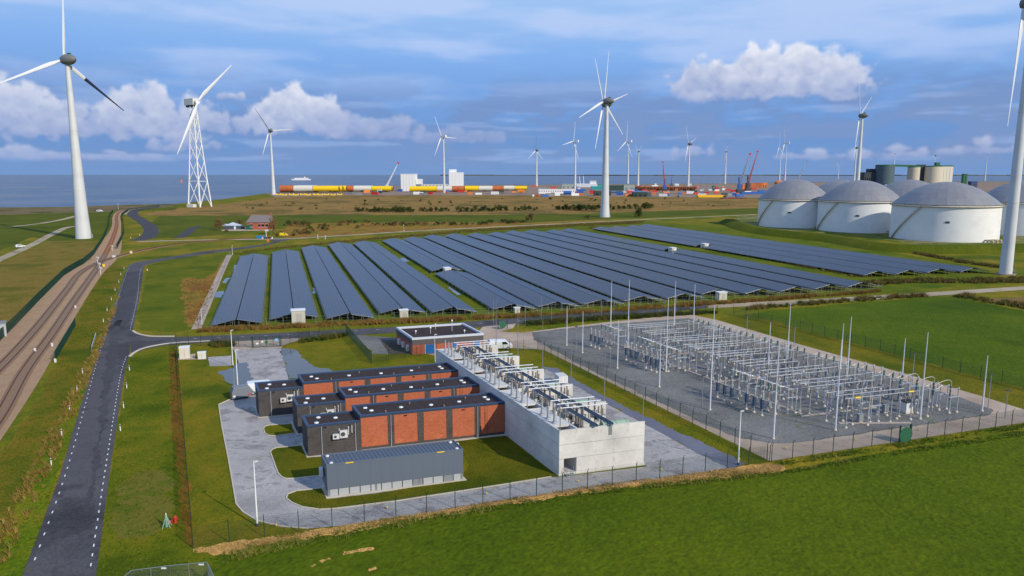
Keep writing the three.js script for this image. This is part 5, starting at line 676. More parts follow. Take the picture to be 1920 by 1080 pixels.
// ---------------------------------------------------------------- storage tanks
{
  const shell = std({ roughness: 0.5, map: colourMap(512, 20, (i, x, y) => { const v = 228 + (N1[(y * 2) * 1024 + x * 2] - 0.5) * 20; return [v, v, v - 1]; }) });
  const domeMats = [0, 1, 2].map((k) => flat([[146, 145, 148], [149, 148, 150], [143, 142, 146]][k], 0.55, 0.35));
  const tank = (label, x, z, R, h, top) => {
    const t = thing('storage_tank', label, 'storage tank', V3(x, 0, z)), rise_ = top - h, yc = h - 20;
    for (let k = 0; k < 7; k++) new MB().lathe([[R + 0.015 * (7 - k), h * k / 7 + 0.01], [R + 0.015 * (7 - k), h * (k + 1) / 7]], 72).build('shell_course', shell, t);
    new MB().lathe([[R + 0.05, h - 0.9], [R + 1.0, h - 0.7], [R + 1.0, h - 0.5], [R + 0.05, h - 0.5]], 64).build('walkway', flat([176, 160, 124], 0.7), t);
    const rl = new MB(); for (const y of [0.5, 1.0]) rl.add(new THREE.TorusGeometry(R + 0.95, 0.05, 4, 64).rotateX(Math.PI / 2), at(0, h - 0.5 + y, 0)); for (let k = 0; k < 40; k++) { const a = k / 40 * Math.PI * 2; rl.beam(V3(Math.cos(a) * (R + 0.95), h - 0.5, Math.sin(a) * (R + 0.95)), V3(Math.cos(a) * (R + 0.95), h + 0.6, Math.sin(a) * (R + 0.95)), 0.05, 4); } rl.build('handrail', flat([196, 186, 150], 0.6), t);
    // faceted aluminium dome: plates in rings
    const rings = 7, cap = (q) => h + 0.35 + rise_ * (1 - Math.pow(q, 2.1)), P = (i, j, n) => { const q = i / rings, b = j / n * Math.PI * 2; return V3(R * q * Math.cos(b), cap(q), R * q * Math.sin(b)); };
    const r = mulberry(Math.round(x));
    for (let i = 0; i < rings; i++) { const n = [6, 12, 18, 24, 24, 30, 36][i]; for (let j = 0; j < n; j++) { const a = P(i, j + 0.005, n), b = P(i, j + 0.995, n), c = P(i + 0.992, j + 0.995, n), d = P(i + 0.992, j + 0.005, n), up = a.clone().add(c).multiplyScalar(0.5).sub(V3(0, yc, 0)).normalize().multiplyScalar(0.02 + 0.03 * r()); const mid = a.clone().add(b).add(c).add(d).multiplyScalar(0.25).add(up), g = new THREE.BufferGeometry(); g.setAttribute('position', new THREE.Float32BufferAttribute([a, b, mid, b, c, mid, c, d, mid, d, a, mid].flatMap((v) => [v.x, v.y, v.z]), 3)); g.computeVertexNormals(); const nn = g.attributes.normal; for (let q = 0; q < nn.count; q++) if (nn.getY(q) < 0) { const pp = g.attributes.position; for (let w = 0; w < pp.count; w += 3) { const s = [pp.getX(w), pp.getY(w), pp.getZ(w)]; pp.setXYZ(w, pp.getX(w + 1), pp.getY(w + 1), pp.getZ(w + 1)); pp.setXYZ(w + 1, ...s); } g.computeVertexNormals(); break; } autoUV(g); mesh('roof_plate', g, domeMats[Math.floor(r() * 3)], t); } }
    new MB().lathe(Array.from({ length: 9 }, (_, i) => [R * i / 8, cap(i / 8) - 0.14]).reverse(), 48).build('roof_frame', domeMats[2], t);
    const stair = new MB(), n = 26; for (let k = 0; k < n; k++) { const a0 = 2.5 + k / n * 0.75, a1 = 2.5 + (k + 1) / n * 0.75, q = (a, y, o) => V3(Math.cos(a) * (R + o), y, Math.sin(a) * (R + o)); stair.bar(q(a0, h * (1 - k / n), 0.7), q(a1, h * (1 - (k + 1) / n), 0.7), 0.9, 0.15); stair.beam(q(a0, h * (1 - k / n) + 1.1, 1.1), q(a1, h * (1 - (k + 1) / n) + 1.1, 1.1), 0.06, 4); } stair.build('spiral_stair', flat([170, 160, 130], 0.7), t);
    const a = 2.05; new MB().box(2.2, 1.0, 0.1, Math.cos(a) * (R + 0.15), h * 0.55, Math.sin(a) * (R + 0.15), -a + Math.PI / 2).build('sign_plate', M.darkGrey, t);
    for (let k = 0; k < 3; k++) { const b = 1.1 + 0.1 * k, pip = new MB(); pip.beam(V3(Math.cos(b) * R, 1.2, Math.sin(b) * R), V3(Math.cos(b) * (R + 5), 1.2, Math.sin(b) * (R + 5)), 0.5, 10).beam(V3(Math.cos(b) * (R + 5), 1.2, Math.sin(b) * (R + 5)), V3(Math.cos(b) * (R + 5), 0, Math.sin(b) * (R + 5)), 0.5, 10); pip.build('pipe', flat([190, 178, 140], 0.6), t); }
    return t;
  };
  tank('white storage tank with silver dome, leftmost of the front row', 201.3, -513.3, 24.0, 19.4, 32.9);
  tank('white storage tank with silver dome, second of the front row', 228.8, -473.2, 25.2, 19.6, 32.4);
  tank('largest looking white storage tank in the middle beside the right turbine', 249.1, -413.2, 27.3, 19.6, 32.0);
  tank('white storage tank partly hidden behind the turbine tower on the right', 319, -449, 25, 19.6, 32.2);
  tank('storage tank behind the first two, only its dome showing', 270, -590, 26, 19.5, 31.6);
  tank('storage tank in the second row behind the third, dome showing', 292, -530, 26, 19.5, 32.4);
  tank('storage tank of the second row near the right edge', 410, -545, 27, 19.5, 32.0);
  // grassy bund round the tanks: a bank with sloping sides
  const bund = (line, w, h, name) => { const L = smooth(line, 70), prof = [[-w, 0], [-w * 0.3, h], [w * 0.3, h], [w, 0]], pos = [], idx = [], uv = []; L.forEach((p, i) => { const a = L[Math.max(0, i - 1)], b = L[Math.min(L.length - 1, i + 1)], dx = b.x - a.x, dz = b.z - a.z, l = Math.hypot(dx, dz); prof.forEach(([o, y], k) => { const j = y > 0 ? 0.25 * (rnd() - 0.5) : 0; pos.push(p.x - dz / l * o, y + j, p.z + dx / l * o); uv.push(p.x - dz / l * o, p.z + dx / l * o + y); if (i && k < 3) { const q = i * 4 + k; idx.push(q - 4, q - 3, q, q, q - 3, q + 1); } }); }); const g = new THREE.BufferGeometry(); g.setAttribute('position', new THREE.Float32BufferAttribute(pos, 3)); g.setAttribute('uv', new THREE.Float32BufferAttribute(uv, 2)); g.setIndex(idx); g.computeVertexNormals(); return structure(mesh(name, g, M.dike)); };
  bund([V3(165, 0, -545), gp(1432, 437), gp(1560, 452), gp(1690, 471), gp(1800, 472), gp(1900, 470), gp(2100, 468)].map((p) => p), 9, 3.2, 'tank_bund');
  sheet('tank_ground', [V3(172, 0, -545), gp(1470, 432), gp(1600, 440), gp(1740, 462), gp(1960, 462), V3(460, 0, -420), V3(460, 0, -640), V3(200, 0, -640)], turf(60, [[60, 86, 30], [82, 102, 44], [130, 128, 112]], 0.9, 0.5, 0, 31, 0.9), 5, { jag: 0 });
}
// ---------------------------------------------------------------- port and sea
// a box-built thing that stands between two picture columns with its foot on row py and its top on row top
function block(name, label, cat, x0, x1, py, top, depth, mat, { parts, roof, roofMat } = {}) {
  const a = gp(x0, py), b = gp(x1, py), w = a.distanceTo(b), h = rise(a, top), t = thing(name, label, cat, a.clone().add(b).multiplyScalar(0.5)), rh = roof ?? Math.min(1.2, h * 0.08);
  new MB().box(w, h - rh, depth, 0, (h - rh) / 2, -depth / 2).build('wall', mat, t); new MB().box(w + 0.8, rh, depth + 0.8, 0, h - rh / 2, -depth / 2).build('roof', roofMat ?? mat, t);
  if (parts) parts(t, w, h, depth); return t;
}
const seams = (mat, n) => (t, w, h) => { for (let k = 1; k < n; k++) new MB().box(0.5, h * 0.92, 0.3, -w / 2 + w * k / n, h * 0.46, 0.2).build('seam', mat, t); };
const doors = (mat, n) => (t, w, h) => { for (let k = 0; k < n; k++) new MB().box(w / n * 0.45, h * 0.55, 0.3, -w / 2 + w * (k + 0.5) / n, h * 0.28, 0.2).build('door', mat, t); };
const windows = (n) => (t, w, h) => { for (let k = 0; k < n; k++) new MB().box(w / n * 0.4, h * 0.16, 0.3, -w / 2 + w * (k + 0.5) / n, h * 0.55, 0.2).build('window', M.glass, t); };
const rust = std({ roughness: 0.85, map: colourMap(256, 30, (i, x, y) => { const v = N1[(y * 4) * 1024 + x * 4]; return [150 + v * 60, 78 + v * 42, 38 + v * 24]; }) }), cream = flat([214, 210, 196], 0.6), yel = flat([240, 200, 10], 0.5), shedGreen = flat([44, 70, 66], 0.7), paleShed = flat([150, 164, 156], 0.7), hullBlue = flat([30, 92, 170], 0.55);
{
  // monopiles: x of the sections' ends in the picture, row of the foot, colours from left to right
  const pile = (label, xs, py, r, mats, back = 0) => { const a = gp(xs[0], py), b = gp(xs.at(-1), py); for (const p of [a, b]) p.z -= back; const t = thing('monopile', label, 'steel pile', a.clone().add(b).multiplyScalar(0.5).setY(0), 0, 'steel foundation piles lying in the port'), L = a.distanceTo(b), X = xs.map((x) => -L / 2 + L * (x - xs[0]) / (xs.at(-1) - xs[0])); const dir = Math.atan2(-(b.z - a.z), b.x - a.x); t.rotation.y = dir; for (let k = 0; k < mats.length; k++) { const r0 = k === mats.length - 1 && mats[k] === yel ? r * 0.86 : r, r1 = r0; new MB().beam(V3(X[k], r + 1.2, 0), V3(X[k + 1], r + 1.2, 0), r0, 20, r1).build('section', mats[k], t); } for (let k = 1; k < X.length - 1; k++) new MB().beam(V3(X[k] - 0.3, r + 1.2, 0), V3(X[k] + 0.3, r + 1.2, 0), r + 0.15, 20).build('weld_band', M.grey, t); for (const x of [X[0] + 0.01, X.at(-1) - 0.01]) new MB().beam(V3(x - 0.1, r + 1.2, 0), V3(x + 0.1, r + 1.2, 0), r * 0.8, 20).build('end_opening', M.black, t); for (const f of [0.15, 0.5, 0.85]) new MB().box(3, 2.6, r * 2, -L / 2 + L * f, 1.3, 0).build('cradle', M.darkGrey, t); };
  const A = [rust, cream, yel], B = [yel, cream, rust];
  ['front', 'second', 'third'].forEach((w, i) => pile(`rust, cream and yellow steel pile at the left end, ${w} of its stack`, [526 + 1.5 * i, 552, 588, 636 + 4 * i], 361, 6.6, A, i * 15));
  ['front', 'second'].forEach((w, i) => pile(`rust, cream and yellow steel pile left of the white crane, ${w} of its pair`, [640 + i, 664, 698, 735], 360, 6.0, A, i * 14));
  ['front', 'second', 'third'].forEach((w, i) => pile(`yellow, cream and rust steel pile right of the white tower hall, ${w} of its stack`, [768 + 8 * i, 820, 848, 870], 360, 5.4, B, i * 13));
  ['front', 'second'].forEach((w, i) => pile(`yellow, cream and rust steel pile left of the far port turbine, ${w} of its pair`, [870 + 3 * i, 898, 924, 944.5], 359, 5.4, B, i * 13));
  pile('short cream and yellow steel pile at the right end of the long row', [944.8, 965, 988], 357.5, 5, [cream, yel]);
  for (let i = 0; i < 11; i++) { const x = 521 + i * 11.4 + 3 * rnd(), p = gp(x, 365.6 + 0.5 * (i % 2)), t = thing('pile_cradle', 'yellow steel cradle lying on the ground before the long piles', 'cradle', p, 0.3 * rnd(), 'yellow cradles by the piles'); new MB().box(9, 1.4, 4.5, 0, 0.7, 0).build('base', yel, t); new MB().box(1.4, 1.5, 4.3, -3.4, 2.1, 0).build('horn', yel, t); new MB().box(1.4, 1.5, 4.3, 3.4, 2.1, 0).build('horn', yel, t); }
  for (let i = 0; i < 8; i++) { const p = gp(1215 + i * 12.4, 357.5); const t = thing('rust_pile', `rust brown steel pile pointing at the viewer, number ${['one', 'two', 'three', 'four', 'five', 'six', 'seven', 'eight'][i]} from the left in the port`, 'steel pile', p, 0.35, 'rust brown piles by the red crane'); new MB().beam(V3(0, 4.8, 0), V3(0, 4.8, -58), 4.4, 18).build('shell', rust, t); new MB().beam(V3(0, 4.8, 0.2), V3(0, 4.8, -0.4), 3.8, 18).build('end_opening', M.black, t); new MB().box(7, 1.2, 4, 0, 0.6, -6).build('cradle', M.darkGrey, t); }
  // halls
  block('assembly_hall', 'tall white assembly hall with low annex left of the slim turbine', 'building', 752, 779, 358.5, 326, 36, M.white, { parts: (t, w, h) => { seams(M.offWhite, 5)(t, w, h); new MB().box(w * 0.4, h * 0.3, 20, w * 0.72, h * 0.55, -16).build('annex', M.white, t); new MB().box(0.4, h * 0.5, 12, -w / 2 - 0.25, h * 0.25, -14).build('door', M.grey, t); } });
  block('assembly_hall', 'white tower-shaped assembly hall right of the slim turbine', 'building', 842, 868, 348.5, 323, 40, M.white, { parts: (t, w, h) => { seams(M.offWhite, 4)(t, w, h); new MB().box(w * 0.5, h * 0.22, 20, -w * 0.24, h * 1.11, -16).build('upper_block', M.white, t); } });
  block('low_hall', 'low white hall between the two white assembly halls', 'building', 790, 842, 350, 345.5, 30, M.offWhite, { parts: windows(8) });
  block('office_barracks', 'long white barracks with a row of small windows in the port', 'building', 1010, 1078, 363, 354.5, 14, M.white, { parts: windows(16) });
  block('grey_hall', 'grey-green stepped hall behind the long white barracks', 'building', 1053, 1078, 354, 345, 24, paleShed, { parts: doors(M.grey, 3) });
  block('green_shed', 'dark green shed behind the middle turbine tower', 'building', 1115, 1146, 367, 358.5, 20, shedGreen, { parts: doors(M.black, 3) });
  block('green_shed', 'wide dark green shed in the port right of the middle turbine', 'building', 1141, 1169, 357.5, 347.6, 26, shedGreen, { parts: seams(M.darkGrey, 4) });
  block('grey_shed', 'pale grey-green shed beside the wide dark green one', 'building', 1169.5, 1190, 357.5, 346.5, 26, paleShed, { parts: doors(M.grey, 2) });
  block('dark_shed', 'dark shed with a blue-grey end at the edge of the heath', 'building', 1188, 1214, 369, 360.5, 18, shedGreen, { parts: (t, w, h) => { new MB().box(w * 0.28, h * 0.95, 17, w * 0.64, h * 0.475, -9).build('lean_to', flat([72, 88, 104], 0.7), t); doors(M.black, 3)(t, w, h); } });
  block('white_house', 'small white building left of the turbine by the barge', 'building', 1265, 1273, 352, 344.5, 18, M.white, { parts: windows(2) });
  block('blue_workshop', 'small white workshop right of the turbine by the barge', 'building', 1291, 1297, 350, 344.5, 14, M.offWhite, { parts: doors(M.grey, 1) });
  // ships
  const ship = (label, x0, x1, py, top, hull, house, extra) => { const a = gp(x0, py), b = gp(x1, py), w = a.distanceTo(b), h = rise(a, top), t = thing('ship', label, 'ship', a.clone().add(b).multiplyScalar(0.5)), s = new THREE.Shape(); s.moveTo(-w / 2, h * 0.55); s.lineTo(-w * 0.44, 0); s.lineTo(w * 0.46, 0); s.lineTo(w / 2, h * 0.5); s.lineTo(-w / 2, h * 0.55); const g = new THREE.ExtrudeGeometry(s, { depth: w * 0.16, bevelEnabled: true, bevelSize: 0.5, bevelThickness: 0.5, bevelSegments: 1 }); g.translate(0, 0, -w * 0.16); mesh('hull', autoUV(clean(g)), hull, t); new MB().box(w * 0.3, h * 0.5, w * 0.12, w * (extra ?? 0.25), h * 0.75, -w * 0.08).build('superstructure', house, t); const win = new MB(); for (let k = 0; k < 6; k++) win.box(w * 0.025, h * 0.07, 0.3, w * (extra ?? 0.25) - w * 0.12 + w * 0.045 * k, h * 0.86, -w * 0.02 + 0.1); win.build('windows', M.glass, t); new MB().beam(V3(w * (extra ?? 0.25), h, -w * 0.08), V3(w * (extra ?? 0.25), h * 1.5, -w * 0.08), Math.max(0.3, w * 0.004)).build('mast', M.grey, t); return t; };
  ship('teal ship moored behind the middle turbine', 1108, 1131, 356, 344, flat([40, 150, 150], 0.5), flat([60, 160, 158], 0.5), 0.2);
  const ws = ship('white offshore ship with cranes moored in the port', 1080, 1120, 351, 339, M.steelWhite, M.white, 0.3); for (const [x, dx] of [[-18, 4], [-8, 2]]) new MB().beam(V3(x, 8, -3), V3(x - dx, 32, -3), 1.2, 6, 0.7).build('crane_boom', M.white, ws);
  ship('blue vessel moored in front of the teal ship', 1080, 1098, 358, 352, hullBlue, M.white, -0.2); ship('yellow barge with white deckhouses in front of the cranes', 1307, 1357, 370, 362.5, flat([238, 180, 10], 0.5), M.offWhite, -0.3); ship('blue barge under the harbour cranes', 1389, 1437, 364, 357, hullBlue, flat([60, 110, 180], 0.5), 0.35); ship('white ship with dark funnel behind the rust piles', 1222, 1234, 352, 344, M.white, M.white, 0.1); ship('red and green coaster lying before the cranes', 1352, 1400, 372.5, 369, flat([110, 50, 50], 0.6), M.grey, 0.3);
  const fy = ship('white ferry sailing far out on the sea', 546, 583, 337.5, 333.2, M.white, M.white, 0); fy.userData.label = 'white ferry sailing far out on the sea'; new MB().box(88, 7, 18, 0, 12, -10).build('upper_deck', M.white, fy); new MB().box(9, 9, 6, 22, 19, -10).build('funnel', M.offWhite, fy); fy.position.y = -1.6;
  const buoy = (label, px, py, h, mat) => { const t = thing('sea_buoy', label, 'buoy', gp(px, py).setY(-1.6)); new MB().lathe([[h * 0.3, -0.5], [h * 0.34, 0.1 * h], [h * 0.28, 0.3 * h], [h * 0.14, 0.32 * h], [h * 0.1, 0.85 * h], [0.02, h]], 12).build('body', mat, t); new MB().beam(V3(0, h, 0), V3(0, h * 1.25, 0), h * 0.04).build('topmark', M.darkGrey, t); };
  buoy('orange buoy on the sea left of the lattice turbine', 340, 341, 16, M.orange); buoy('small dark buoy on the sea left of the lattice turbine', 306, 331.5, 24, M.grey); block('blue_tank', 'blue cylindrical tank beside the long white barracks', 'tank', 1057, 1071, 364.5, 358, 10, hullBlue, { parts: (t, w, h) => new MB().beam(V3(-w * 0.5, h * 0.5, 1), V3(w * 0.5, h * 0.5, 1), h * 0.5, 14).build('drum', hullBlue, t) });
  // cranes
  const crane = (label, base, tip, col, baseMat, w = 2, stay = true) => { const p = gp(...base), t = thing('harbour_crane', label, 'crane', p), s = (base[1] - 327) / EYE, q = V3((tip[0] - base[0]) / s, rise(p, tip[1]), -4), foot = V3(0, q.y * 0.22, 0); new MB().box(w * 5, q.y * 0.1, w * 5, 0, q.y * 0.05, 0).build('undercarriage', M.darkGrey, t); new MB().box(w * 3, q.y * 0.12, w * 3.4, 0, q.y * 0.17, 0).build('cab', baseMat, t); if (stay) new MB().beam(V3(0, q.y * 0.2, 0), V3(-q.x * 0.1, q.y * 0.42, 0), w * 0.9, 6, w * 0.6).build('tower', baseMat, t); const b = new MB(); const side = V3(0.7 * w, 0, 0), n = 9; for (const o of [side, side.clone().negate()]) for (const z of [0.6 * w, -0.6 * w]) b.beam(foot.clone().add(o).add(V3(0, 0, z)), q, w * 0.22, 4); for (let k = 0; k < n; k++) { const a = foot.clone().lerp(q, k / n), c = foot.clone().lerp(q, (k + 1) / n), f = 1 - k / n; b.beam(a.clone().addScaledVector(side, f), c.clone().addScaledVector(side, -f), w * 0.16, 4); b.beam(a.clone().addScaledVector(side, -f), c.clone().addScaledVector(side, f), w * 0.16, 4); } b.build('boom', col, t); new MB().beam(q, V3(-q.x * 0.25, q.y * 0.3, 0), w * 0.07, 4).build('stay', M.grey, t); new MB().box(w * 1.6, w * 1.6, w, q.x, q.y, q.z).build('boom_head', M.red, t); new MB().beam(q, V3(q.x, q.y * 0.35, q.z), w * 0.06, 3).build('hoist_rope', M.darkGrey, t); };
  crane('white lattice crawler crane with red tip by the steel piles', [726, 359], [747.6, 305.7], M.white, M.offWhite, 2.2, false);
  crane('red harbour crane on a blue pedestal beside the rust piles', [1246, 360], [1242, 304], flat([206, 72, 52], 0.6), hullBlue, 1.9);
  crane('blue harbour crane with pale boom in front of the first tank', [1386, 362], [1404.4, 288.5], flat([150, 158, 170], 0.6), hullBlue, 2.2);
  crane('harbour crane with long red boom in front of the first tank', [1402, 360], [1418, 284], flat([190, 80, 66], 0.6), flat([52, 62, 92], 0.6), 2.0);
  crane('pale crane leaning to the right behind the dome of the first tank', [1497, 343], [1511, 302], flat([186, 186, 184], 0.6), M.grey, 2.2, false);
  crane('small red crane far behind the rust piles', [1259, 348], [1258.5, 330], M.red, M.darkGrey, 1.6, false);
  // containers, trucks, pallets of the port as single things
  const cols = [[M.red, 'red'], [hullBlue, 'blue'], [M.white, 'white'], [M.orange, 'orange'], [shedGreen, 'green'], [M.grey, 'grey'], [rust, 'brown']];
  const where = ['behind the heath', 'near the barracks', 'by the sheds', 'near the rust piles', 'by the barge', 'below the cranes'];
  for (let k = 0; k < 150; k++) { const x = k < 36 ? R(640, 1000) : R(1000, 1425), y = k < 36 ? R(358, 366) : R(350, 370), p = gp(x, y), [m, c] = cols[Math.floor(R(0, 7))], t = thing('shipping_container', `small ${c} container or store box standing in the port ${where[clamp(Math.floor((x - 640) / 132), 0, 5)]}`, 'container', p, R(-0.4, 0.4), `${c} boxes in the port`), L = R(6, 15), h = R(2.6, 5.2); new MB().box(L, h, 3, 0, h / 2, 0).build('body', m, t); new MB().box(L * 0.96, 0.2, 2.8, 0, h + 0.1, 0).build('roof', m, t); }
  for (let k = 0; k < 14; k++) { const x = R(1230, 1430), p = gp(x, R(352, 366)); tag(new MB().cyl(0.25, 0.4, 26, 0, 0, 0, 5).box(3, 0.6, 1, 0, 26, 0).build('light_mast', M.galv), 'slender light mast in the port', 'light mast', 'light masts in the port').position.copy(p); }
  for (let k = 0; k < 7; k++) { const x0 = 1150 + k * 9, p = gp(x0, 361.5); const t = thing('pipe_stack', 'blue pipe lying on the ground beside the dark green sheds', 'pipe', p, 0, 'blue pipes by the sheds'); new MB().beam(V3(-5, 2.0, 0), V3(5, 2.0, 0), 1.9, 12).build('pipe', flat([84, 112, 160], 0.5), t); new MB().box(8, 0.2, 2, 0, 0.1, 0).build('sleeper', M.darkGrey, t); }
  block('orange_gantry', 'orange steel frame beside the blue harbour crane', 'gantry', 1392, 1402, 360, 346, 6, M.orange); block('rust_stack', 'large rust brown stack of plates behind the cranes', 'stack', 1402, 1430, 352, 343, 20, rust, { parts: seams(M.darkGrey, 5) }); block('orange_block', 'orange machine at the end of the rust brown stack', 'machine', 1430, 1438, 352, 342.5, 12, M.orange, { parts: doors(M.darkGrey, 2) });
  const rig = gp(1461, 346); tag(new MB().lathe([[14, 0], [18, 4], [18, 9], [8, 14], [0.1, 15]], 8).build('jack_up_platform', M.orange), 'orange platform at the foot of the far turbine pair', 'platform').position.copy(rig);
  // silos
  const silo = (label, x0, x1, py, top, mat, roofMat) => { const a = gp(x0, py), b = gp(x1, py), r = a.distanceTo(b) / 2, t = thing('silo', label, 'silo', a.clone().add(b).multiplyScalar(0.5)), h = rise(t.position, top); new MB().lathe([[r, 0], [r, h * 0.96]], 36).build('wall', mat, t); new MB().lathe([[r + 0.4, h * 0.96], [r + 0.4, h], [0.02, h + 1]], 36).build('roof', roofMat, t); for (let k = 1; k < 5; k++) new MB().lathe([[r + 0.02, h * k / 5], [r + 0.25, h * k / 5 + 0.2], [r + 0.02, h * k / 5 + 0.5]], 36).build('ring', mat, t); };
  const sg = flat([70, 92, 102], 0.7), be = flat([192, 184, 164], 0.8), gr = flat([20, 96, 60], 0.6), dk = flat([40, 56, 62], 0.7);
  silo('dark grey-green silo left of the conveyor bridge', 1640, 1673, 352, 309, sg, gr); silo('beige silo in the shade behind the dark tower', 1700, 1721, 352, 312, be, gr); silo('pale beige silo with green roof beside the white block', 1731, 1761, 352, 311, be, gr);
  block('elevator_tower', 'dark elevator tower between the beige silos', 'tower', 1720, 1732, 352, 308.5, 14, dk, { parts: seams(M.black, 3) }); block('silo_block', 'cream square silo block with green roof house', 'building', 1761, 1784, 352, 310, 30, flat([214, 210, 196], 0.8), { roof: 3, roofMat: gr, parts: (t, w, h) => { seams(be, 4)(t, w, h); new MB().box(w * 0.3, 8, 10, -w * 0.6, h + 4, -14).build('roof_house', gr, t); } });
  block('mill_building', 'low dark stepped building left of the dark silo', 'building', 1619, 1640, 352, 323, 30, dk, { parts: (t, w, h) => { new MB().box(w * 0.5, h * 0.25, 20, w * 0.25, h * 1.1, -15).build('upper_storey', dk, t); windows(5)(t, w, h); } });
  { const a = gp(1668, 352), h0 = rise(a, 310.5), b = gp(1722, 352), t = thing('conveyor_bridge', 'dark green conveyor bridge between the silos', 'conveyor', V3(0, 0, 0)); new MB().bar(a.clone().setY(h0), b.clone().setY(h0 - 2), 5, 5).build('gallery', gr, t); new MB().bar(a.clone().setY(h0 + 2.8), b.clone().setY(h0 + 0.8), 5.6, 0.5).build('gallery_roof', dk, t); for (const f of [0.06, 0.94]) { const p = a.clone().lerp(b, f); new MB().beam(p.clone().setY(0), p.clone().setY(h0 - 2), 1.0).build('trestle', dk, t); } }
  block('green_tower', 'slim dark green tower right of the silos', 'tower', 1805, 1812, 352, 326, 10, gr, { parts: seams(dk, 2) }); block('blue_unit', 'dark blue plant unit right of the green tower', 'plant', 1820, 1832, 352, 340, 14, flat([36, 60, 112], 0.6), { parts: doors(M.darkGrey, 2) });
  for (let k = 0; k < 22; k++) { const x = R(1650, 1800), p = gp(x, 353 + R(0, 3)); const t = thing('process_vessel', 'small pale process vessel in the plant between tanks and silos', 'vessel', p, 0, 'process vessels below the silos'), h = R(5, 14), r = R(2, 4); new MB().lathe([[r, 0], [r, h], [r * 0.5, h + 1.5], [0.02, h + 2]], 14).build('body', k % 3 ? M.offWhite : M.grey, t); new MB().beam(V3(r + 0.4, 0, 0), V3(r + 0.4, h + 3, 0), 0.3).build('pipe', M.galv, t); }
}
// ---------------------------------------------------------------- vegetation
function leafCrown(seed, clumps, leaves, size, squash = 1) {          // leaf-sized faces spread through clumps; crown of unit height standing on y = 0
  const r = mulberry(seed), pos = [], nrm = [];
  for (let c = 0; c < clumps; c++) {
    const a = r() * 6.283, q = Math.sqrt(r()) * 0.36, hy = 0.2 + 0.62 * r(), cr = 0.15 + 0.13 * r(), cx = Math.cos(a) * q * squash * (1.25 - hy * 0.7), cz = Math.sin(a) * q * squash * (1.25 - hy * 0.7);
    for (let k = 0; k < leaves; k++) {
      const u = r() * 2 - 1, t = r() * 6.283, s = Math.sqrt(1 - u * u), rr = cr * (0.55 + 0.5 * r()), n = V3(s * Math.cos(t), u, s * Math.sin(t)), p = V3(cx, hy, cz).addScaledVector(n, rr); p.y = Math.max(0.02, p.y);
      const d = V3(r() - 0.5, r() - 0.5, r() - 0.5).cross(n).normalize().multiplyScalar(size * (0.6 + 0.8 * r())), e = d.clone().cross(n).normalize().multiplyScalar(size * 0.6).add(n.clone().multiplyScalar(size * (r() - 0.3)));
      const A = p.clone().sub(d), B = p.clone().add(d), C = p.clone().add(e), D = p.clone().sub(e); for (const v of [A, D, C, C, D, B]) { pos.push(v.x, v.y, v.z); nrm.push(n.x, n.y, n.z); }
    }
  }
  const g = new THREE.BufferGeometry(); g.setAttribute('position', new THREE.Float32BufferAttribute(pos, 3)); g.computeVertexNormals(); g.setAttribute('uv', new THREE.Float32BufferAttribute(new Float32Array(pos.length / 3 * 2), 2)); return g;
}
const leafMat = (c) => matte({ color: new THREE.Color().setRGB(...lin3(c)), roughness: 0.9, side: THREE.DoubleSide });
const greens = [[62, 76, 34], [74, 84, 40], [52, 66, 30], [88, 88, 46]].map(leafMat), browns = [[112, 92, 58], [98, 80, 52], [124, 102, 60]].map(leafMat);
const shrubGeos = [1, 2, 3, 4, 5, 6].map((s) => leafCrown(s, 13, 46, 0.05, 1.25)), tallGeos = [11, 12, 13].map((s) => leafCrown(s, 18, 50, 0.045, 0.75)), bareGeos = [21, 22].map((s) => leafCrown(s, 16, 60, 0.036, 1.2));
const trunkMat = flat([74, 60, 48], 0.95);
const trunkGeo = (() => { const b = new MB(); b.beam(V3(0, 0, 0), V3(0.01, 0.5, 0), 0.03, 6, 0.018); for (let k = 0; k < 6; k++) { const a = k * 1.05, y = 0.22 + 0.07 * k; b.beam(V3(0, y, 0), V3(Math.cos(a) * 0.22, y + 0.28, Math.sin(a) * 0.22), 0.012, 4, 0.005); } return b.geo(); })();
let plantNo = 0;
function plant(name, label, px, py, hpx, kind, group, wide = 1) {
  const p = gp(px, py), h = rise(p, py - hpx), t = thing(name, label, name.includes('tree') ? 'tree' : 'shrub', p, (plantNo++ * 2.4) % 6.28, group), geos = kind === 'tall' ? tallGeos : kind === 'bare' || kind === 'bareTall' ? bareGeos : shrubGeos, mats = kind.startsWith('bare') || kind === 'brown' ? browns : greens;
  const c = mesh('crown', geos[plantNo % geos.length], mats[(plantNo * 7) % mats.length], t); c.scale.set(h * wide, h, h * wide);
  if (name.includes('tree') || h > 3) { const k = mesh('trunk', trunkGeo, trunkMat, t); k.scale.set(h, h, h); }
  return t;
}
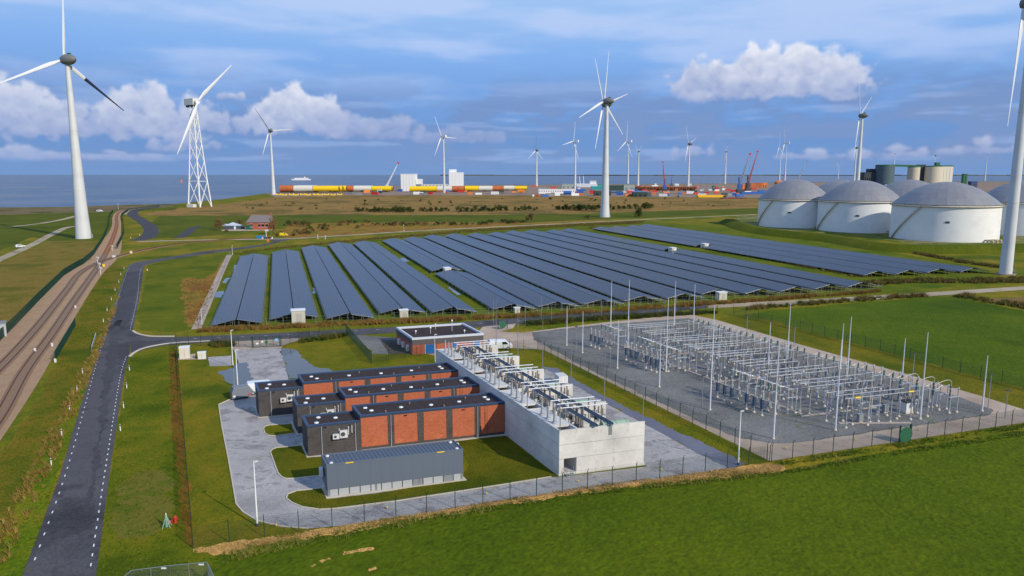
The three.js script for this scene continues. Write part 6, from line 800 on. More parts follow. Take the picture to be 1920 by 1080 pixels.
{
  const rows = [[664, 700, 398, 9, 7], [700, 776, 398, 13, 17], [786, 842, 397, 9, 10], [856, 905, 397, 10, 9], [905, 952, 396, 11, 9], [962, 1010, 395, 9, 8], [1042, 1126, 394.5, 13, 18], [1128, 1152, 393, 11, 4], [1156, 1174, 392, 9, 4], [1176, 1196, 391.5, 11, 4], [1202, 1220, 391, 12, 3]];
  for (const [x0, x1, y, h, n] of rows) for (let k = 0; k < n; k++) plant('heath_shrub', 'dark green shrub in the dense row along the near edge of the heath', mix(x0, x1, (k + R(0.1, 0.9)) / n), y + R(-1.6, 0.8), h * R(0.6, 1.1), rnd() < 0.35 ? 'tall' : 'round', 'shrubs in the row along the heath', R(0.9, 1.3));
  for (let k = 0; k < 74; k++) { const x = R(440, 1415), y = R(374, 394) - (x > 1250 ? 4 : 0); plant('heath_shrub', 'small lone shrub scattered over the tan heath', x, y, R(1.6, 5.5), rnd() < 0.3 ? 'brown' : 'round', 'lone shrubs on the heath', R(0.9, 1.6)); }
  for (let k = 0; k < 46; k++) { const x = R(700, 985); plant('scrub_bush', 'low olive bush in the scrub band behind the solar park', x, mix(423, 418, (x - 700) / 285) + R(-1.5, 2.5), R(4, 8), rnd() < 0.5 ? 'brown' : 'round', 'bushes in the scrub band', R(1.2, 1.9)); }
  for (let k = 0; k < 34; k++) { const x = R(548, 700); plant('scrub_bush', 'brownish bush right of the farmhouse', x, mix(441, 424, (x - 548) / 152) + R(-14, 2), R(4, 9), rnd() < 0.65 ? 'brown' : 'round', 'bushes right of the farmhouse', R(1.1, 1.6)); }
  plant('conifer_tree', 'dark pointed tree right of the middle turbine', 1197, 407, 21, 'tall', undefined, 0.85); plant('scrub_bush', 'round bush left of the middle turbine foot', 1101, 409.5, 8, 'round', undefined, 1.5); plant('brown_tree', 'brownish tree at the end of the scrub band', 994, 416, 17, 'brown', undefined, 0.9); plant('heath_shrub', 'big round dark bush right of the middle turbine', 1211, 391.5, 13, 'round', undefined, 1.5);
  plant('brown_tree', 'reddish brown tree left of the farmyard', 411, 432, 25, 'bare', undefined, 0.8); plant('brown_tree', 'reddish brown tree at the left corner of the farmhouse', 450, 424, 15, 'bare', undefined, 0.9); plant('brown_tree', 'tall bare tree at the right corner of the farmhouse', 514, 440, 36, 'bareTall', undefined, 0.55); plant('green_tree', 'dark green tree behind the farmhouse garden', 539, 424, 14, 'round', undefined, 1); plant('bare_tree', 'greyish bare tree right of the farmhouse', 555, 424, 12, 'bare', undefined, 1.2); plant('green_tree', 'wide dark bush right of the grey bare tree', 569, 425, 13, 'round', undefined, 1.5);
  for (const [x, y] of [[426, 436], [520, 444], [528, 438]]) plant('garden_bush', 'small dark bush on the edge of the farm garden', x, y, 7, 'brown', 'bushes of the farm garden', 1.3);
}
// tufts of reeds, dry grass and weeds
const tuftGeo = (n, w, lean) => { const r = mulberry(n * 31 + 7), pos = []; for (let k = 0; k < n; k++) { const a = r() * 6.283, d = r() * 0.3, x = Math.cos(a) * d, z = Math.sin(a) * d, b = r() * 6.283, h = 0.55 + 0.45 * r(), lx = Math.cos(b) * lean * r(), lz = Math.sin(b) * lean * r(), c = r() * 3.14, dx = Math.cos(c) * w, dz = Math.sin(c) * w; pos.push(x - dx, 0, z - dz, x + dx, 0, z + dz, x + lx, h, z + lz); } const g = new THREE.BufferGeometry(); g.setAttribute('position', new THREE.Float32BufferAttribute(pos, 3)); g.computeVertexNormals(); g.setAttribute('uv', new THREE.Float32BufferAttribute(new Float32Array(pos.length / 3 * 2), 2)); return g; };
const tuftA = tuftGeo(9, 0.05, 0.4), tuftB = tuftGeo(14, 0.06, 0.6);
function inside(poly, x, z) { let c = false; for (let i = 0, j = poly.length - 1; i < poly.length; j = i++) if ((poly[i].z > z) !== (poly[j].z > z) && x < (poly[j].x - poly[i].x) * (z - poly[i].z) / (poly[j].z - poly[i].z) + poly[i].x) c = !c; return c; }
function tufts(name, label, cat, polys, perM2, h0, h1, cols, geo = tuftA, wide = 1, most = 26000) {
  const mats = [], cs = [], q = new THREE.Quaternion(), up = V3(0, 1, 0); const r = mulberry(name.length * 991 + Math.round(perM2 * 100) + polys.length);
  for (const poly of polys) { const P = poly.map((p) => p.isVector3 ? p : gp(...p)); let x0 = 1e9, x1 = -1e9, z0 = 1e9, z1 = -1e9; for (const p of P) { x0 = Math.min(x0, p.x); x1 = Math.max(x1, p.x); z0 = Math.min(z0, p.z); z1 = Math.max(z1, p.z); } const n = Math.min(400000, (x1 - x0) * (z1 - z0) * perM2); for (let k = 0; k < n && mats.length < most; k++) { const x = mix(x0, x1, r()), z = mix(z0, z1, r()); if (!inside(P, x, z)) continue; const cl = vnoise(x * 0.35, z * 0.35, 5, 1e6); if (cl < 0.3 && r() < 0.7) continue; const h = mix(h0, h1, r()) * (0.7 + 0.6 * cl); q.setFromAxisAngle(up, r() * 6.283); mats.push(new THREE.Matrix4().compose(V3(x, 0.02, z), q, V3(h * wide, h, h * wide))); cs.push(new THREE.Color().setRGB(...lin3(ramp(cols, clamp(cl * 0.9 + (r() - 0.5) * 0.6))))); } }
  const m = new THREE.InstancedMesh(geo, matte({ color: 0xffffff, side: THREE.DoubleSide }), mats.length); mats.forEach((a, i) => { m.setMatrixAt(i, a); m.setColorAt(i, cs[i]); }); m.name = name; m.castShadow = m.receiveShadow = true; m.userData = { kind: 'stuff', label, category: cat }; scene.add(m);
}
const reedC = [[112, 98, 48], [142, 114, 62], [120, 88, 52], [96, 100, 40]], strawC = [[180, 150, 98], [204, 174, 120], [164, 138, 84], [142, 130, 68]], weedC = [[58, 84, 26], [80, 100, 36], [106, 112, 50]], duskC = [[78, 84, 40], [108, 98, 54], [120, 96, 60]];
tufts('roadside_reeds', 'brown reeds along the ditch in front of the solar rows', 'reeds', [[[440, 616], [640, 606], [820, 598], [1000, 589.5], [1200, 577], [1400, 563], [1650, 546], [1650, 549], [1400, 567.5], [1200, 582.5], [1000, 594.5], [820, 604], [640, 612], [440, 621]], [[372, 618], [440, 616], [440, 622], [372, 624]]], 5, 0.6, 1.1, reedC, tuftB, 1.3);
tufts('dry_grass', 'straw coloured dry grass on the bank in front of the compound fence', 'dry grass', [[[362, 1030], [560, 1001], [800, 960], [1100, 912], [1440, 870], [1472, 874], [1465, 884], [1100, 922], [800, 970], [560, 1012], [400, 1040]]], 46, 0.1, 0.22, strawC, tuftB, 1.5);
tufts('bank_weeds', 'green weeds between dry bank and foreground field', 'weeds', [[[400, 1042], [560, 1011], [800, 969], [1100, 921], [1465, 884], [1700, 842], [1920, 808], [1920, 818], [1700, 851], [1465, 891], [1100, 930], [800, 981], [560, 1026], [410, 1060]], [yard(0, -0.4), yard(46, 0.8), yard(75, 2.2), yard(75, 0.6), yard(46, -0.6), yard(0, -1.6)]], 14, 0.14, 0.36, [[72, 98, 26], [96, 114, 40], [140, 134, 66]], tuftB, 1.4);
tufts('rail_reeds', 'tall brown reeds in the ditch between railway and road', 'reeds', [[[219, 556], [226, 556], [203, 620], [185, 672], [150, 756], [110, 850], [60, 960], [10, 1060], [-30, 1080], [0, 985], [50, 890], [110, 780], [150, 700], [185, 640]]], 3.2, 0.3, 0.75, [[120, 112, 50], [150, 128, 68], [132, 104, 58], [104, 112, 44]], tuftB, 1.2);
tufts('verge_tufts', 'uneven grass tufts on the verges left of the compound', 'grass', [[[243, 672], [330, 650], [345, 830], [360, 1028], [398, 1048], [370, 1110], [180, 1100], [214, 850]], [[160, 706], [234, 508], [176, 694], [50, 1080], [-20, 1100], [110, 800]], [[0, 860], [80, 750], [125, 650], [170, 545], [200, 505], [215, 545], [150, 700], [40, 940], [-40, 1080], [-100, 1080]]], 4, 0.08, 0.2, [[68, 98, 20], [86, 110, 28], [112, 118, 42]], tuftB, 1.8, 60000);
tufts('field_edge_scrub', 'brown rough grass along the ditches beside the right field', 'rough grass', [[[1400, 582], [1500, 574], [1620, 565], [1735, 557], [1735, 553], [1620, 560], [1500, 569], [1400, 577]], [[1786, 558], [1850, 568], [1920, 580], [2100, 610], [2100, 600], [1920, 572], [1850, 562], [1800, 553]], [[1600, 530], [1700, 524], [1800, 524], [1920, 522], [1920, 531], [1800, 532], [1700, 531], [1640, 537]], [[1420, 430], [1560, 449], [1700, 470], [1800, 489], [1900, 503], [1900, 506], [1800, 493], [1700, 473], [1560, 452], [1420, 433]]], 1.6, 0.7, 1.5, duskC, tuftB, 1.5);
tufts('hedge_growth', 'dark green growth beside the rear gates of the compound', 'undergrowth', [[[392, 646], [440, 643], [440, 650], [396, 652]], [[560, 640], [650, 628], [650, 632], [570, 644]], [[985, 612], [1130, 601], [1340, 588], [1340, 585], [1130, 596], [985, 606]]], 6, 0.5, 1.2, [[50, 68, 28], [76, 84, 36], [110, 96, 52]], tuftB, 1.6);
tufts('solar_back_scrub', 'rough brown grass behind and beside the solar rows', 'rough grass', [[[440, 474], [520, 464], [700, 446], [900, 430], [1070, 421], [1210, 414], [1200, 419], [1070, 425], [900, 434], [700, 450], [520, 467], [440, 478]], [[1100, 428], [1200, 444], [1320, 466], [1450, 490], [1600, 520], [1640, 520], [1470, 488], [1330, 462], [1200, 440], [1110, 425]]], 1.4, 0.4, 0.9, duskC, tuftB, 1.5);
tufts('brown_patch_growth', 'russet dead growth beside the tracks and in the paddock', 'rough grass', [[[342, 524], [384, 522], [404, 510], [398, 556], [372, 612], [350, 610]], [[160, 478], [178, 470], [170, 488], [148, 500]]], 1.1, 0.2, 0.42, [[128, 104, 62], [116, 88, 56], [104, 100, 48]], tuftB, 1.5);
// ---------------------------------------------------------------- vehicles, lamps and small things
function carBody(side, width, bevel = 0.08) { const s = new THREE.Shape(side.map(([x, y]) => new THREE.Vector2(x, y))), g = new THREE.ExtrudeGeometry(s, { depth: width - 2 * bevel, bevelEnabled: true, bevelSize: bevel, bevelThickness: bevel, bevelSegments: 2 }); g.translate(0, 0, -(width / 2 - bevel)); return autoUV(clean(g)); }
function vehicle(name, label, cat, p, turn, paint, kind = 'car') {
  const t = thing(name, label, cat, p, turn), van = kind === 'van', L = van ? 4.9 : 4.2, W = van ? 1.9 : 1.75;
  const side = van ? [[-2.4, 0.4], [2.35, 0.4], [2.4, 0.95], [1.75, 1.15], [1.1, 1.85], [-2.25, 1.95], [-2.42, 1.7]] : [[-2.05, 0.35], [2.05, 0.35], [2.08, 0.75], [1.2, 0.9], [0.55, 1.38], [-1.3, 1.42], [-1.95, 0.95]];
  mesh('body', carBody(side, W), paint, t);
  const glass = van ? [[[1.05, 1.2], [1.6, 1.2], [1.08, 1.72], [0.3, 1.75], [0.3, 1.2]]] : [[[1.05, 0.95], [0.5, 1.3], [-1.2, 1.33], [-1.7, 0.97]]];
  for (const gl of glass) for (const s of [-1, 1]) { const g = new THREE.ExtrudeGeometry(new THREE.Shape(gl.map(([x, y]) => new THREE.Vector2(x, y))), { depth: 0.02, bevelEnabled: false }); g.translate(0, 0, s > 0 ? W / 2 : -W / 2 - 0.02); mesh('side_window', autoUV(clean(g)), M.glass, t); }
  const f = van ? [[1.78, 1.17], [1.13, 1.83]] : [[1.22, 0.93], [0.58, 1.39]]; new MB().bar(V3(f[0][0], f[0][1], 0), V3(f[1][0], f[1][1], 0), W * 0.84, 0.05).build('windscreen', M.glass, t);
  if (!van) new MB().bar(V3(-1.96, 0.98, 0), V3(-1.36, 1.4, 0), W * 0.8, 0.05).build('rear_window', M.glass, t);
  for (const x of [-L * 0.31, L * 0.31]) for (const s of [-1, 1]) { const w = new THREE.Group(); w.name = 'wheel'; w.position.set(x, 0.34, s * (W / 2 - 0.06)); t.add(w); mesh('tyre', once('tyre', () => new MB().add(new THREE.CylinderGeometry(0.34, 0.34, 0.22, 16).rotateX(Math.PI / 2)).geo()), M.rubber, w); mesh('rim', once('rim', () => new MB().add(new THREE.CylinderGeometry(0.2, 0.2, 0.24, 12).rotateX(Math.PI / 2)).geo()), M.alu, w); }
  for (const s of [-0.6, 0.6]) { new MB().box(0.06, 0.16, 0.34, van ? 2.43 : 2.1, van ? 0.85 : 0.66, s).build('headlight', M.white, t); new MB().box(0.06, 0.2, 0.2, van ? -2.45 : -2.1, 0.9, s).build('tail_light', M.red, t); }
  return t;
}
const white = flat([226, 230, 234], 0.3);
vehicle('delivery_van', 'white van parked beside the red brick control building', 'van', site(20.2, 64.6, 0.04), TURN_U - 0.15, white, 'van');
vehicle('delivery_van', 'white van mostly hidden behind the furthest brick hall', 'van', gp(491, 716, 1.9).setY(0.04), TURN_U + 0.1, white, 'van');
vehicle('parked_car', 'white car driving on the farm track at the far left', 'car', gp(38, 464).setY(0.04), 0.95, white);
vehicle('parked_car', 'white and teal car standing near the coast behind the left turbine', 'car', gp(187, 397), 0.1, white).scale.setScalar(1.3);
[[424, 425, white, 'white car at the left end of the farmyard'], [452, 428.5, flat([52, 60, 74], 0.4), 'dark car beside the farm shed'], [477, 430, flat([70, 76, 86], 0.4), 'grey car in front of the farmhouse door'], [490, 430, flat([40, 66, 104], 0.4), 'blue car at the right end of the farmyard']].forEach(([x, y, m, l]) => vehicle('parked_car', l, 'car', gp(x, y), R(-0.4, 0.4), m).scale.setScalar(1.2));
vehicle('yellow_truck', 'bright yellow vehicle at the roadside right of the road sign', 'truck', gp(532, 442.5), 0.1, flat([232, 198, 20], 0.4), 'van').scale.setScalar(0.95);
{ // tilted skip trailer on the paving
  const t = thing('skip_trailer', 'grey closed skip trailer with red and white markings on the wet paving', 'trailer', gp(452, 746), 0.55), g = flat([120, 126, 134], 0.6, 0.2);
  mesh('body', carBody([[-1.5, 0.35], [1.3, 0.35], [1.75, 1.2], [1.2, 2.0], [-1.2, 2.0], [-1.5, 1.3]], 1.9, 0.04), g, t);
  for (const z of [-0.6, 0, 0.6]) new MB().box(2.3, 0.04, 0.05, 0, 2.03, z).build('roof_rib', M.galv, t); for (const s of [-1, 1]) { new MB().box(0.05, 0.3, 0.34, -1.56, 0.7, s * 0.7).build('warning_plate', M.red, t); new MB().box(0.34, 0.26, 0.04, 1.15, 0.7, s * 0.97).build('warning_plate', M.red, t); new MB().box(0.34, 0.26, 0.04, -1.2, 0.7, s * 0.97).build('warning_plate', M.white, t); }
  for (const x of [-0.9, 0.8]) new MB().box(0.3, 0.34, 1.6, x, 0.17, 0).build('skid', M.darkGrey, t);
}
{ // white box trailer by the transformer building
  const t = thing('box_trailer', 'small white box trailer parked beside the concrete building', 'trailer', site(19.5, 36.6, 0.04), TURN_U); new MB().box(2.3, 1.75, 3.4, 0, 1.35, -0.6).build('box', M.white, t); new MB().box(2.4, 0.08, 3.5, 0, 2.27, -0.6).build('roof', M.offWhite, t); for (const x of [-0.4, 0.4]) new MB().box(0.74, 1.6, 0.04, x * 1.4, 1.35, 1.13).build('door', M.offWhite, t); for (const x of [-1.1, 1.1]) { const w = new THREE.Group(); w.name = 'wheel'; w.position.set(x, 0.34, -0.6); w.rotation.y = Math.PI / 2; t.add(w); mesh('tyre', share.get('tyre'), M.rubber, w); mesh('rim', share.get('rim'), M.alu, w); } new MB().bar(V3(0, 0.45, 1.1), V3(0, 0.4, 2.3), 0.1, 0.1).build('drawbar', M.darkGrey, t); new MB().beam(V3(0, 0, 2.2), V3(0, 0.4, 2.2), 0.05).build('jockey_leg', M.galv, t); t.scale.setScalar(0.7);
}
// lamp posts
function lamp(label, px, py, top, r = 0.1, arm = 0.5) { const p = gp(px, py).setY(0.045), h = rise(p, top), t = thing('lamp_post', label, 'lamp post', p, 0.4); new MB().cyl(r * 0.55, r, h, 0, 0, 0, 10).build('pole', M.white, t); new MB().cyl(r * 1.5, r * 1.6, 0.3, 0, 0, 0, 10).build('base', M.darkGrey, t); new MB().box(arm, 0.1, 0.2, arm * 0.4, h + 0.03, 0).build('lamp_head', M.offWhite, t); }
lamp('white lamp post on the lawn at the front left corner of the compound', 482.7, 986.8, 867); lamp('white lamp post beside the small gate pad', 437, 688, 620); lamp('white lamp post standing at the puddle by the skip trailer', 446, 727, 657); lamp('white lamp post at the front right corner beside the yard fence', 1384, 872, 772);
lamp('thin white lamp post in front of the red brick building', 816, 682, 628, 0.06); lamp('thin lamp post at the left corner of the solar park', 379, 612, 580, 0.06, 0.4); lamp('thin lamp post at the rear left corner of the solar park', 436, 480, 461, 0.08, 0.5);
for (const [x, y, tp, l] of [[1080, 660, 613, 'thin camera pole among the left lightning masts at the rear'], [1143.5, 690, 648, 'thin camera pole among the left lightning masts in the middle'], [1316, 762, 705, 'thin camera pole among the left lightning masts near the front'], [1708, 742, 664, 'thin floodlight pole behind the curved cable pipes'], [1852, 768, 703, 'thin floodlight pole near the right corner of the gravel'], [1884, 785, 733, 'thin pole on the path at the right corner'], [1486, 690, 612, 'thin floodlight pole on the far path'], [1400, 626, 592, 'thin floodlight pole on the rear path']]) { const p = gp(x, y).setY(0.03), h = rise(p, tp), t = thing('camera_pole', l, 'pole', p); new MB().cyl(0.05, 0.08, h, 0, 0, 0, 8).build('pole', M.galv, t); new MB().box(0.5, 0.18, 0.3, 0, h + 0.05, 0).build('camera', M.darkGrey, t); }
for (const [x, y, tp] of [[925, 605, 560], [985, 610, 568], [1015, 604, 556], [1034, 607, 572], [1128, 598, 560]]) { const p = gp(x, y), h = rise(p, tp); tag(new MB().cyl(0.04, 0.07, h, 0, 0, 0, 6).box(0.2, 0.1, 0.2, 0, 0.05, 0).build('thin_mast', M.galv), 'thin bare mast along the side road behind the compound', 'mast', 'thin masts along the side road').position.copy(p); }
// cabinets by the rear fence
{
  const c = (label, px, py, top, w, d, mat) => { const p = gp(px, py).setY(0.05), h = rise(p, top), t = thing('electric_cabinet', label, 'cabinet', p, 0.35); new MB().box(w, h - 0.1, d, 0, (h - 0.1) / 2, 0).build('casing', mat, t); new MB().box(w + 0.12, 0.1, d + 0.12, 0, h - 0.05, 0).build('roof', M.white, t); new MB().box(0.03, h * 0.75, 0.05, 0, h * 0.45, d / 2 + 0.02).build('door_seam', M.grey, t); new MB().box(0.22, 0.22, 0.02, -w * 0.22, h * 0.6, d / 2 + 0.015).build('warning_sign', M.yellow, t); };
  c('tall beige electric cabinet on a concrete pad by the rear fence corner', 347, 671, 650, 1.9, 1.6, flat([206, 202, 192], 0.6)); c('low white electric cabinet right of the tall beige one', 379, 672.5, 660, 1.5, 1.0, M.offWhite);
  const p = gp(-2, 630), t = thing('rail_hut', 'grey relay hut at the left picture edge beside the rail fence', 'hut', p, 0.6); new MB().box(3, 3.0, 3, 0, 1.5, 0).build('wall', flat([168, 174, 180], 0.6), t); new MB().box(3.3, 0.2, 3.3, 0, 3.1, 0).build('roof', M.grey, t); new MB().box(0.9, 2, 0.05, 0.4, 1.1, 1.53).build('door', M.grey, t);
}
// roadside delineator posts
{
  const g = new MB().add(prismGeo([[-0.06, -0.04], [0.06, -0.04], [0.06, 0.04], [-0.06, 0.04]], 0, 1.0)).geo();
  const L = [[155, 701], [145, 734], [131, 772], [116, 817], [96.6, 873], [232.6, 505], [226.6, 516], [223, 530], [216, 545], [209, 563], [201, 583], [194, 604]], Rr = [[243, 695], [238, 728], [232, 765], [226, 808]];
  for (const [list, l] of [[L, 'white delineator post on the left verge of the road'], [Rr, 'white delineator post on the right verge of the road']]) for (const [x, y] of list) { const t = thing('delineator_post', l, 'post', gp(x, y), 0.4, l); mesh('body', g, M.white, t); new MB().box(0.13, 0.2, 0.1, 0, 0.82, 0).build('reflector_band', M.darkGrey, t); }
  const rail = thing('guard_rail', 'short pale green guard rail beside the road near the junction', 'guard rail', V3(0, 0, 0)); const a = gp(172, 657), b = gp(180, 631); new MB().bar(a.clone().setY(0.7), b.clone().setY(0.7), 0.08, 0.32).build('beam', flat([176, 200, 188], 0.5), rail); for (let k = 0; k < 5; k++) { const p = a.clone().lerp(b, k / 4); new MB().box(0.12, 0.85, 0.12, p.x, 0.42, p.z).build('post', M.galv, rail); }
  for (const [x, y, l] of [[276, 508, 'orange and white traffic cone where the road narrows'], [245, 447, 'orange traffic cone left of the coast road'], [262, 442, 'orange traffic cone on the bend of the coast road']]) { const t = thing('traffic_cone', l, 'traffic cone', gp(x, y)); new MB().lathe([[0.32, 0.05], [0.08, 0.95], [0.02, 1]], 10).build('cone', M.orange, t); new MB().box(0.7, 0.05, 0.7, 0, 0.025, 0).build('base', M.rubber, t); new MB().lathe([[0.235, 0.4], [0.18, 0.6]], 10).build('band', M.white, t); }
}
// railway signals and markers
for (const [x, y, tp, l] of [[183.5, 495, 484, 'railway signal with oval board between the joining tracks'], [187, 505, 495, 'white railway signal post behind the points'], [189, 514, 503, 'white railway signal post before the points'], [210.5, 470, 462, 'railway signal with round white board beside the coast track'], [222, 393, 383, 'railway signal where the coast track bends away']]) { const p = gp(x, y), h = rise(p, tp), t = thing('railway_signal', l, 'railway signal', p); new MB().cyl(0.07, 0.09, h, 0, 0, 0, 8).build('post', M.white, t); new MB().lathe([[0.02, -0.12], [0.55, -0.12], [0.55, 0.12], [0.02, 0.12]], 16, new THREE.Matrix4().makeRotationX(Math.PI / 2).setPosition(0, h, 0)).build('board', M.offWhite, t); new MB().box(0.3, 0.5, 0.26, 0, h, 0.05).build('lamp_box', M.black, t); }
for (const [x, y, l] of [[141.6, 578, 'small white track marker right of the straight track'], [98, 650, 'small white track marker beside the right track in the foreground'], [104, 680, 'small white marker at the end of the short rail fence'], [66, 660, 'small white marker between the two tracks']]) { const t = thing('track_marker', l, 'marker', gp(x, y)); new MB().box(0.35, 0.7, 0.2, 0, 0.45, 0).build('plate', M.white, t); new MB().box(0.2, 0.1, 0.2, 0, 0.05, 0).build('foot', M.foot, t); }
for (const [x, y, w, l] of [[214, 483, 1.2, 'grey relay box beside the branch track'], [246, 475, 1.0, 'cream relay box above the branch track'], [195, 500, 0.8, 'yellow box right of the points']]) { const t = thing('relay_box', l, 'relay box', gp(x, y), 0.3); new MB().box(w, 1.1, 0.8, 0, 0.6, 0).build('casing', l.startsWith('yellow') ? M.yellow : l.startsWith('cream') ? flat([212, 200, 150], 0.6) : M.offWhite, t); new MB().box(w + 0.1, 0.08, 0.9, 0, 1.19, 0).build('lid', M.grey, t); }
// valve stand, red hydrant and site fence in the foreground
{
  const t = thing('valve_stand', 'pale green steel tripod stand on the grass beside the compound fence', 'stand', gp(313, 988)); for (let k = 0; k < 4; k++) { const a = k * 1.571 + 0.5; new MB().beam(V3(Math.cos(a) * 0.55, 0, Math.sin(a) * 0.55), V3(0, 1.25, 0), 0.035).build('leg', flat([150, 188, 172], 0.5), t); } new MB().cyl(0.05, 0.05, 0.35, 0, 1.2, 0).build('spindle', M.white, t); new MB().cyl(0.12, 0.2, 0.9, 0, 0.05, 0).build('valve', flat([110, 150, 134], 0.5), t); for (const y of [0.45, 0.85]) new MB().add(new THREE.TorusGeometry(0.62 * (1.25 - y) / 1.25 * 0.9, 0.025, 4, 4).rotateX(Math.PI / 2).rotateY(0.5 + 0.785), at(0, y, 0)).build('brace', flat([150, 188, 172], 0.5), t);
  const h = thing('hydrant', 'bright red hydrant between tripod stand and compound fence', 'hydrant', gp(329, 980)); new MB().lathe([[0.2, 0], [0.2, 0.08], [0.13, 0.1], [0.13, 0.55], [0.18, 0.58], [0.16, 0.7], [0.02, 0.8]], 12).build('body', M.red, h); for (const s of [-1, 1]) new MB().beam(V3(0, 0.45, 0), V3(s * 0.32, 0.45, 0), 0.08, 8).build('outlet', M.red, h); new MB().box(0.5, 0.25, 0.3, -0.55, 0.13, 0.1).build('valve_box', M.red, h);
  const tops = [[245.7, 1069.6], [318, 1060.5], [388, 1054], [404, 1088]].map((p) => gp(p[0], p[1], 2.0).setY(0)), f = thing('site_fence', 'galvanised temporary site fence at the bottom edge left of the field', 'fence', V3(0, 0, 0)); tops.push(tops[0].clone().add(V3(-0.6, 0, 6)));
  for (const [i, j] of [[0, 1], [1, 2], [2, 3], [0, 4]]) { const a = tops[i], b = tops[j], L = a.distanceTo(b), m = mesh('panel', panelGeo(2.6, 2.2), M.galv, f); m.position.copy(a).add(b).multiplyScalar(0.5); m.rotation.y = Math.atan2(-(b.z - a.z), b.x - a.x); m.scale.set(L / 2.6, 0.88, 1); const fr = new MB(); fr.beam(a.clone().setY(2), b.clone().setY(2), 0.03).beam(a.clone().setY(0.1), b.clone().setY(0.1), 0.03); for (const q of [0, 0.5, 1]) { const p = a.clone().lerp(b, q); fr.beam(p.clone().setY(0), p.clone().setY(2.02), 0.032); } fr.build('frame', M.galv, f); new MB().box(0.45, 0.14, 0.03, a.x * 0.15 + b.x * 0.85, 1.85, a.z * 0.15 + b.z * 0.85 + 0.05).build('name_plate', M.white, f); new MB().box(0.7, 0.14, 0.24, a.x, 0.07, a.z).build('foot_block', M.darkGrey, f); }
}
// small yellow marker knobs along the paths
[[726, 955, 'left of the middle on the front paving'], [518, 988, 'beside the front left lamp post'], [912, 928, 'on the paving before the grey cabin'], [1084, 905, 'on the paving below the doorway'], [1240, 883, 'at the right front paving'], [1386, 863, 'at the foot of the right lamp post'], [1474, 843, 'on the yard path at its front corner'], [1603, 826, 'on the yard path left of the round plate'], [1723, 808, 'on the yard path right of the round plate'], [1837, 793, 'on the yard path near the right edge'], [984, 650, 'on the path behind the white van']].forEach(([x, y, l]) => { const t = thing('ground_marker', `small yellow marker knob ${l}`, 'marker', gp(x, y).setY(0.045)); new MB().lathe([[0.09, 0.12], [0.12, 0.2], [0.09, 0.28], [0.02, 0.32]], 10).build('knob', M.yellow, t); new MB().cyl(0.06, 0.08, 0.14).build('stem', M.galv, t); });
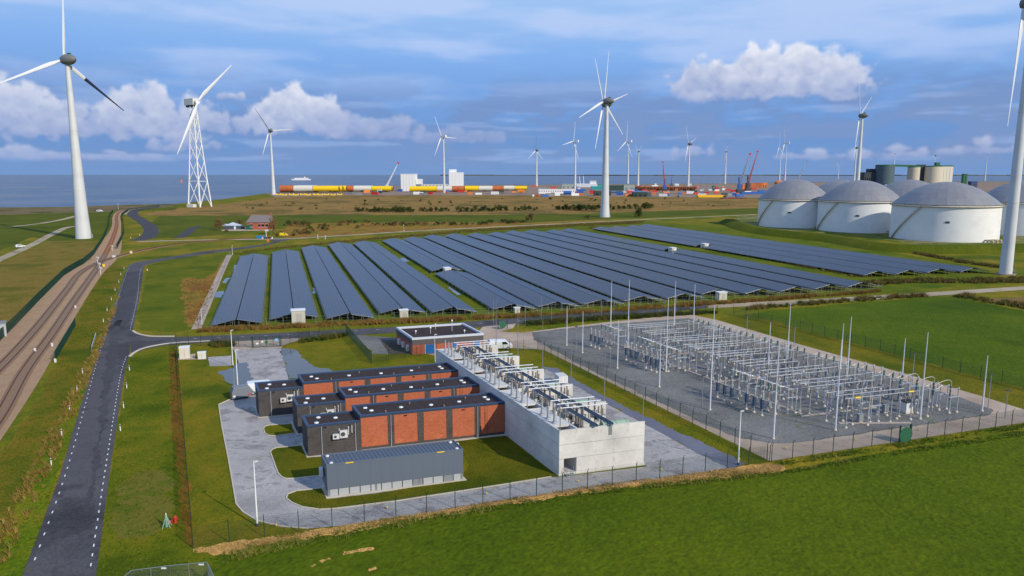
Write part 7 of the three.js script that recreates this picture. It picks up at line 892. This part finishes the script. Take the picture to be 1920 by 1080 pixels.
// the farmhouse
{
  const a = gp(462, 431), b = gp(507, 430), w = a.distanceTo(b), t = thing('farmhouse', 'brick farmhouse with large grey hipped roof behind the solar park', 'house', a.clone().add(b).multiplyScalar(0.5), 0.02), H = rise(a, 417.5), RT = rise(a, 404.5), d = 11;
  new MB().box(w, H, d, 0, H / 2, -d / 2).build('wall', M.redBrick, t);
  const rp = [[-w / 2 - 0.5, H, 0.6], [w / 2 + 0.5, H, 0.6], [w / 2 + 0.5, H, -d - 0.6], [-w / 2 - 0.5, H, -d - 0.6], [-w / 2 + 1.5, RT, -d / 2], [w / 2 - 0.2, RT, -d / 2]].map((p) => V3(...p)), pos = []; for (const [i, j, k] of [[0, 1, 5], [0, 5, 4], [1, 2, 5], [2, 3, 4], [2, 4, 5], [3, 0, 4]]) for (const q of [i, j, k]) pos.push(rp[q].x, rp[q].y, rp[q].z); const g = new THREE.BufferGeometry(); g.setAttribute('position', new THREE.Float32BufferAttribute(pos, 3)); g.computeVertexNormals(); const roof = mesh('roof', autoUV(g), flat([122, 112, 112], 0.85), t); new MB().box(0.9, 2.4, 0.9, w * 0.46, RT + 0.6, -d / 2).build('chimney', M.redBrick, roof);
  for (const [x, ww] of [[-0.3, 1.6], [0.05, 1.2], [0.2, 1.6], [0.38, 1.6]]) { const win = new MB().box(ww, 1.8, 0.12, x * w, H * 0.58, 0.05).build('window', M.glass, t); new MB().box(ww + 0.4, 0.2, 0.2, x * w, H * 0.58 - 1.05, 0.1).build('sill', M.white, win); new MB().box(ww + 0.3, 0.15, 0.14, x * w, H * 0.58 + 1.0, 0.08).build('frame', M.white, win); }
  new MB().box(4.5, 3.2, 0.15, -w * 0.4, 1.6, 0.06).build('garage_door', M.greenPaint, t);
  const s = thing('garden_shed', 'white glazed shed with pitched roof left of the farmhouse', 'shed', gp(435, 430), 0.05); new MB().box(10, 2.4, 6, 0, 1.2, -3).build('wall', flat([70, 84, 96], 0.5), s); new MB().add(new THREE.CylinderGeometry(0.1, 4.0, 2.2, 4).rotateY(Math.PI / 4).scale(1.9, 1, 1.1), at(0, 3.5, -3)).build('roof', flat([190, 198, 206], 0.4), s); new MB().box(1.2, 1.9, 0.1, 2, 1, 0.06).build('door', M.white, s);
  sheet('farmyard', [[414, 433], [424, 424], [462, 426], [512, 425], [516, 432], [470, 433]], M.yardPath, 9, { jag: 0.4 });
  const sg = thing('road_sign', 'blue direction sign on a white pole behind red and white barriers', 'road sign', gp(499.5, 447)); const hh = rise(sg.position, 431); new MB().cyl(0.16, 0.16, hh, 0, 0, 0, 8).build('pole', M.white, sg); new MB().box(5, 1.6, 0.15, -3, hh - 4.2, 0.1).build('sign_board', flat([20, 130, 200], 0.5), sg); new MB().box(2, 1.0, 0.15, 0.4, hh - 0.3, 0.1).build('sign_board', M.offWhite, sg);
  for (let k = 0; k < 5; k++) { const q = thing('road_barrier', `red and white road barrier at the junction, ${['first', 'second', 'third', 'fourth', 'fifth'][k]} from the left`, 'barrier', gp(494 + k * 3.6, 447.8)); for (let j = 0; j < 4; j++) new MB().box(0.5, 0.5, 0.1, -0.8 + j * 0.52, 0.8, 0).build('stripe_plate', j % 2 ? M.white : M.red, q); new MB().box(2.1, 0.5, 0.3, 0, 0.25, 0).build('base', M.offWhite, q); }
  const os = thing('road_sign', 'small orange road sign at the mouth of the narrow road', 'road sign', gp(503, 458)); const oh = rise(os.position, 451); new MB().cyl(0.06, 0.06, oh).build('pole', M.galv, os); new MB().add(new THREE.CylinderGeometry(0.75, 0.75, 0.08, 12).rotateX(Math.PI / 2), at(0, oh, 0.08)).build('sign_board', M.orange, os);
  for (const [x, y, tp, l] of [[596, 448, 440, 'white road post at the start of the dike track'], [610, 448.6, 441, 'small white box on the verge of the dike track'], [757, 433, 421, 'striped black and white marker pole by the dike track']]) { const p = gp(x, y), h = rise(p, tp), q = thing('roadside_post', l, 'post', p); for (let j = 0; j < 5; j++) new MB().cyl(0.14, 0.14, h / 5 - 0.02, 0, j * h / 5, 0, 8).build('band', l.startsWith('striped') && j % 2 ? M.black : M.white, q); new MB().box(0.5, 0.1, 0.5, 0, 0.05, 0).build('foot', M.foot, q); }
}
renderer.render(scene, camera);
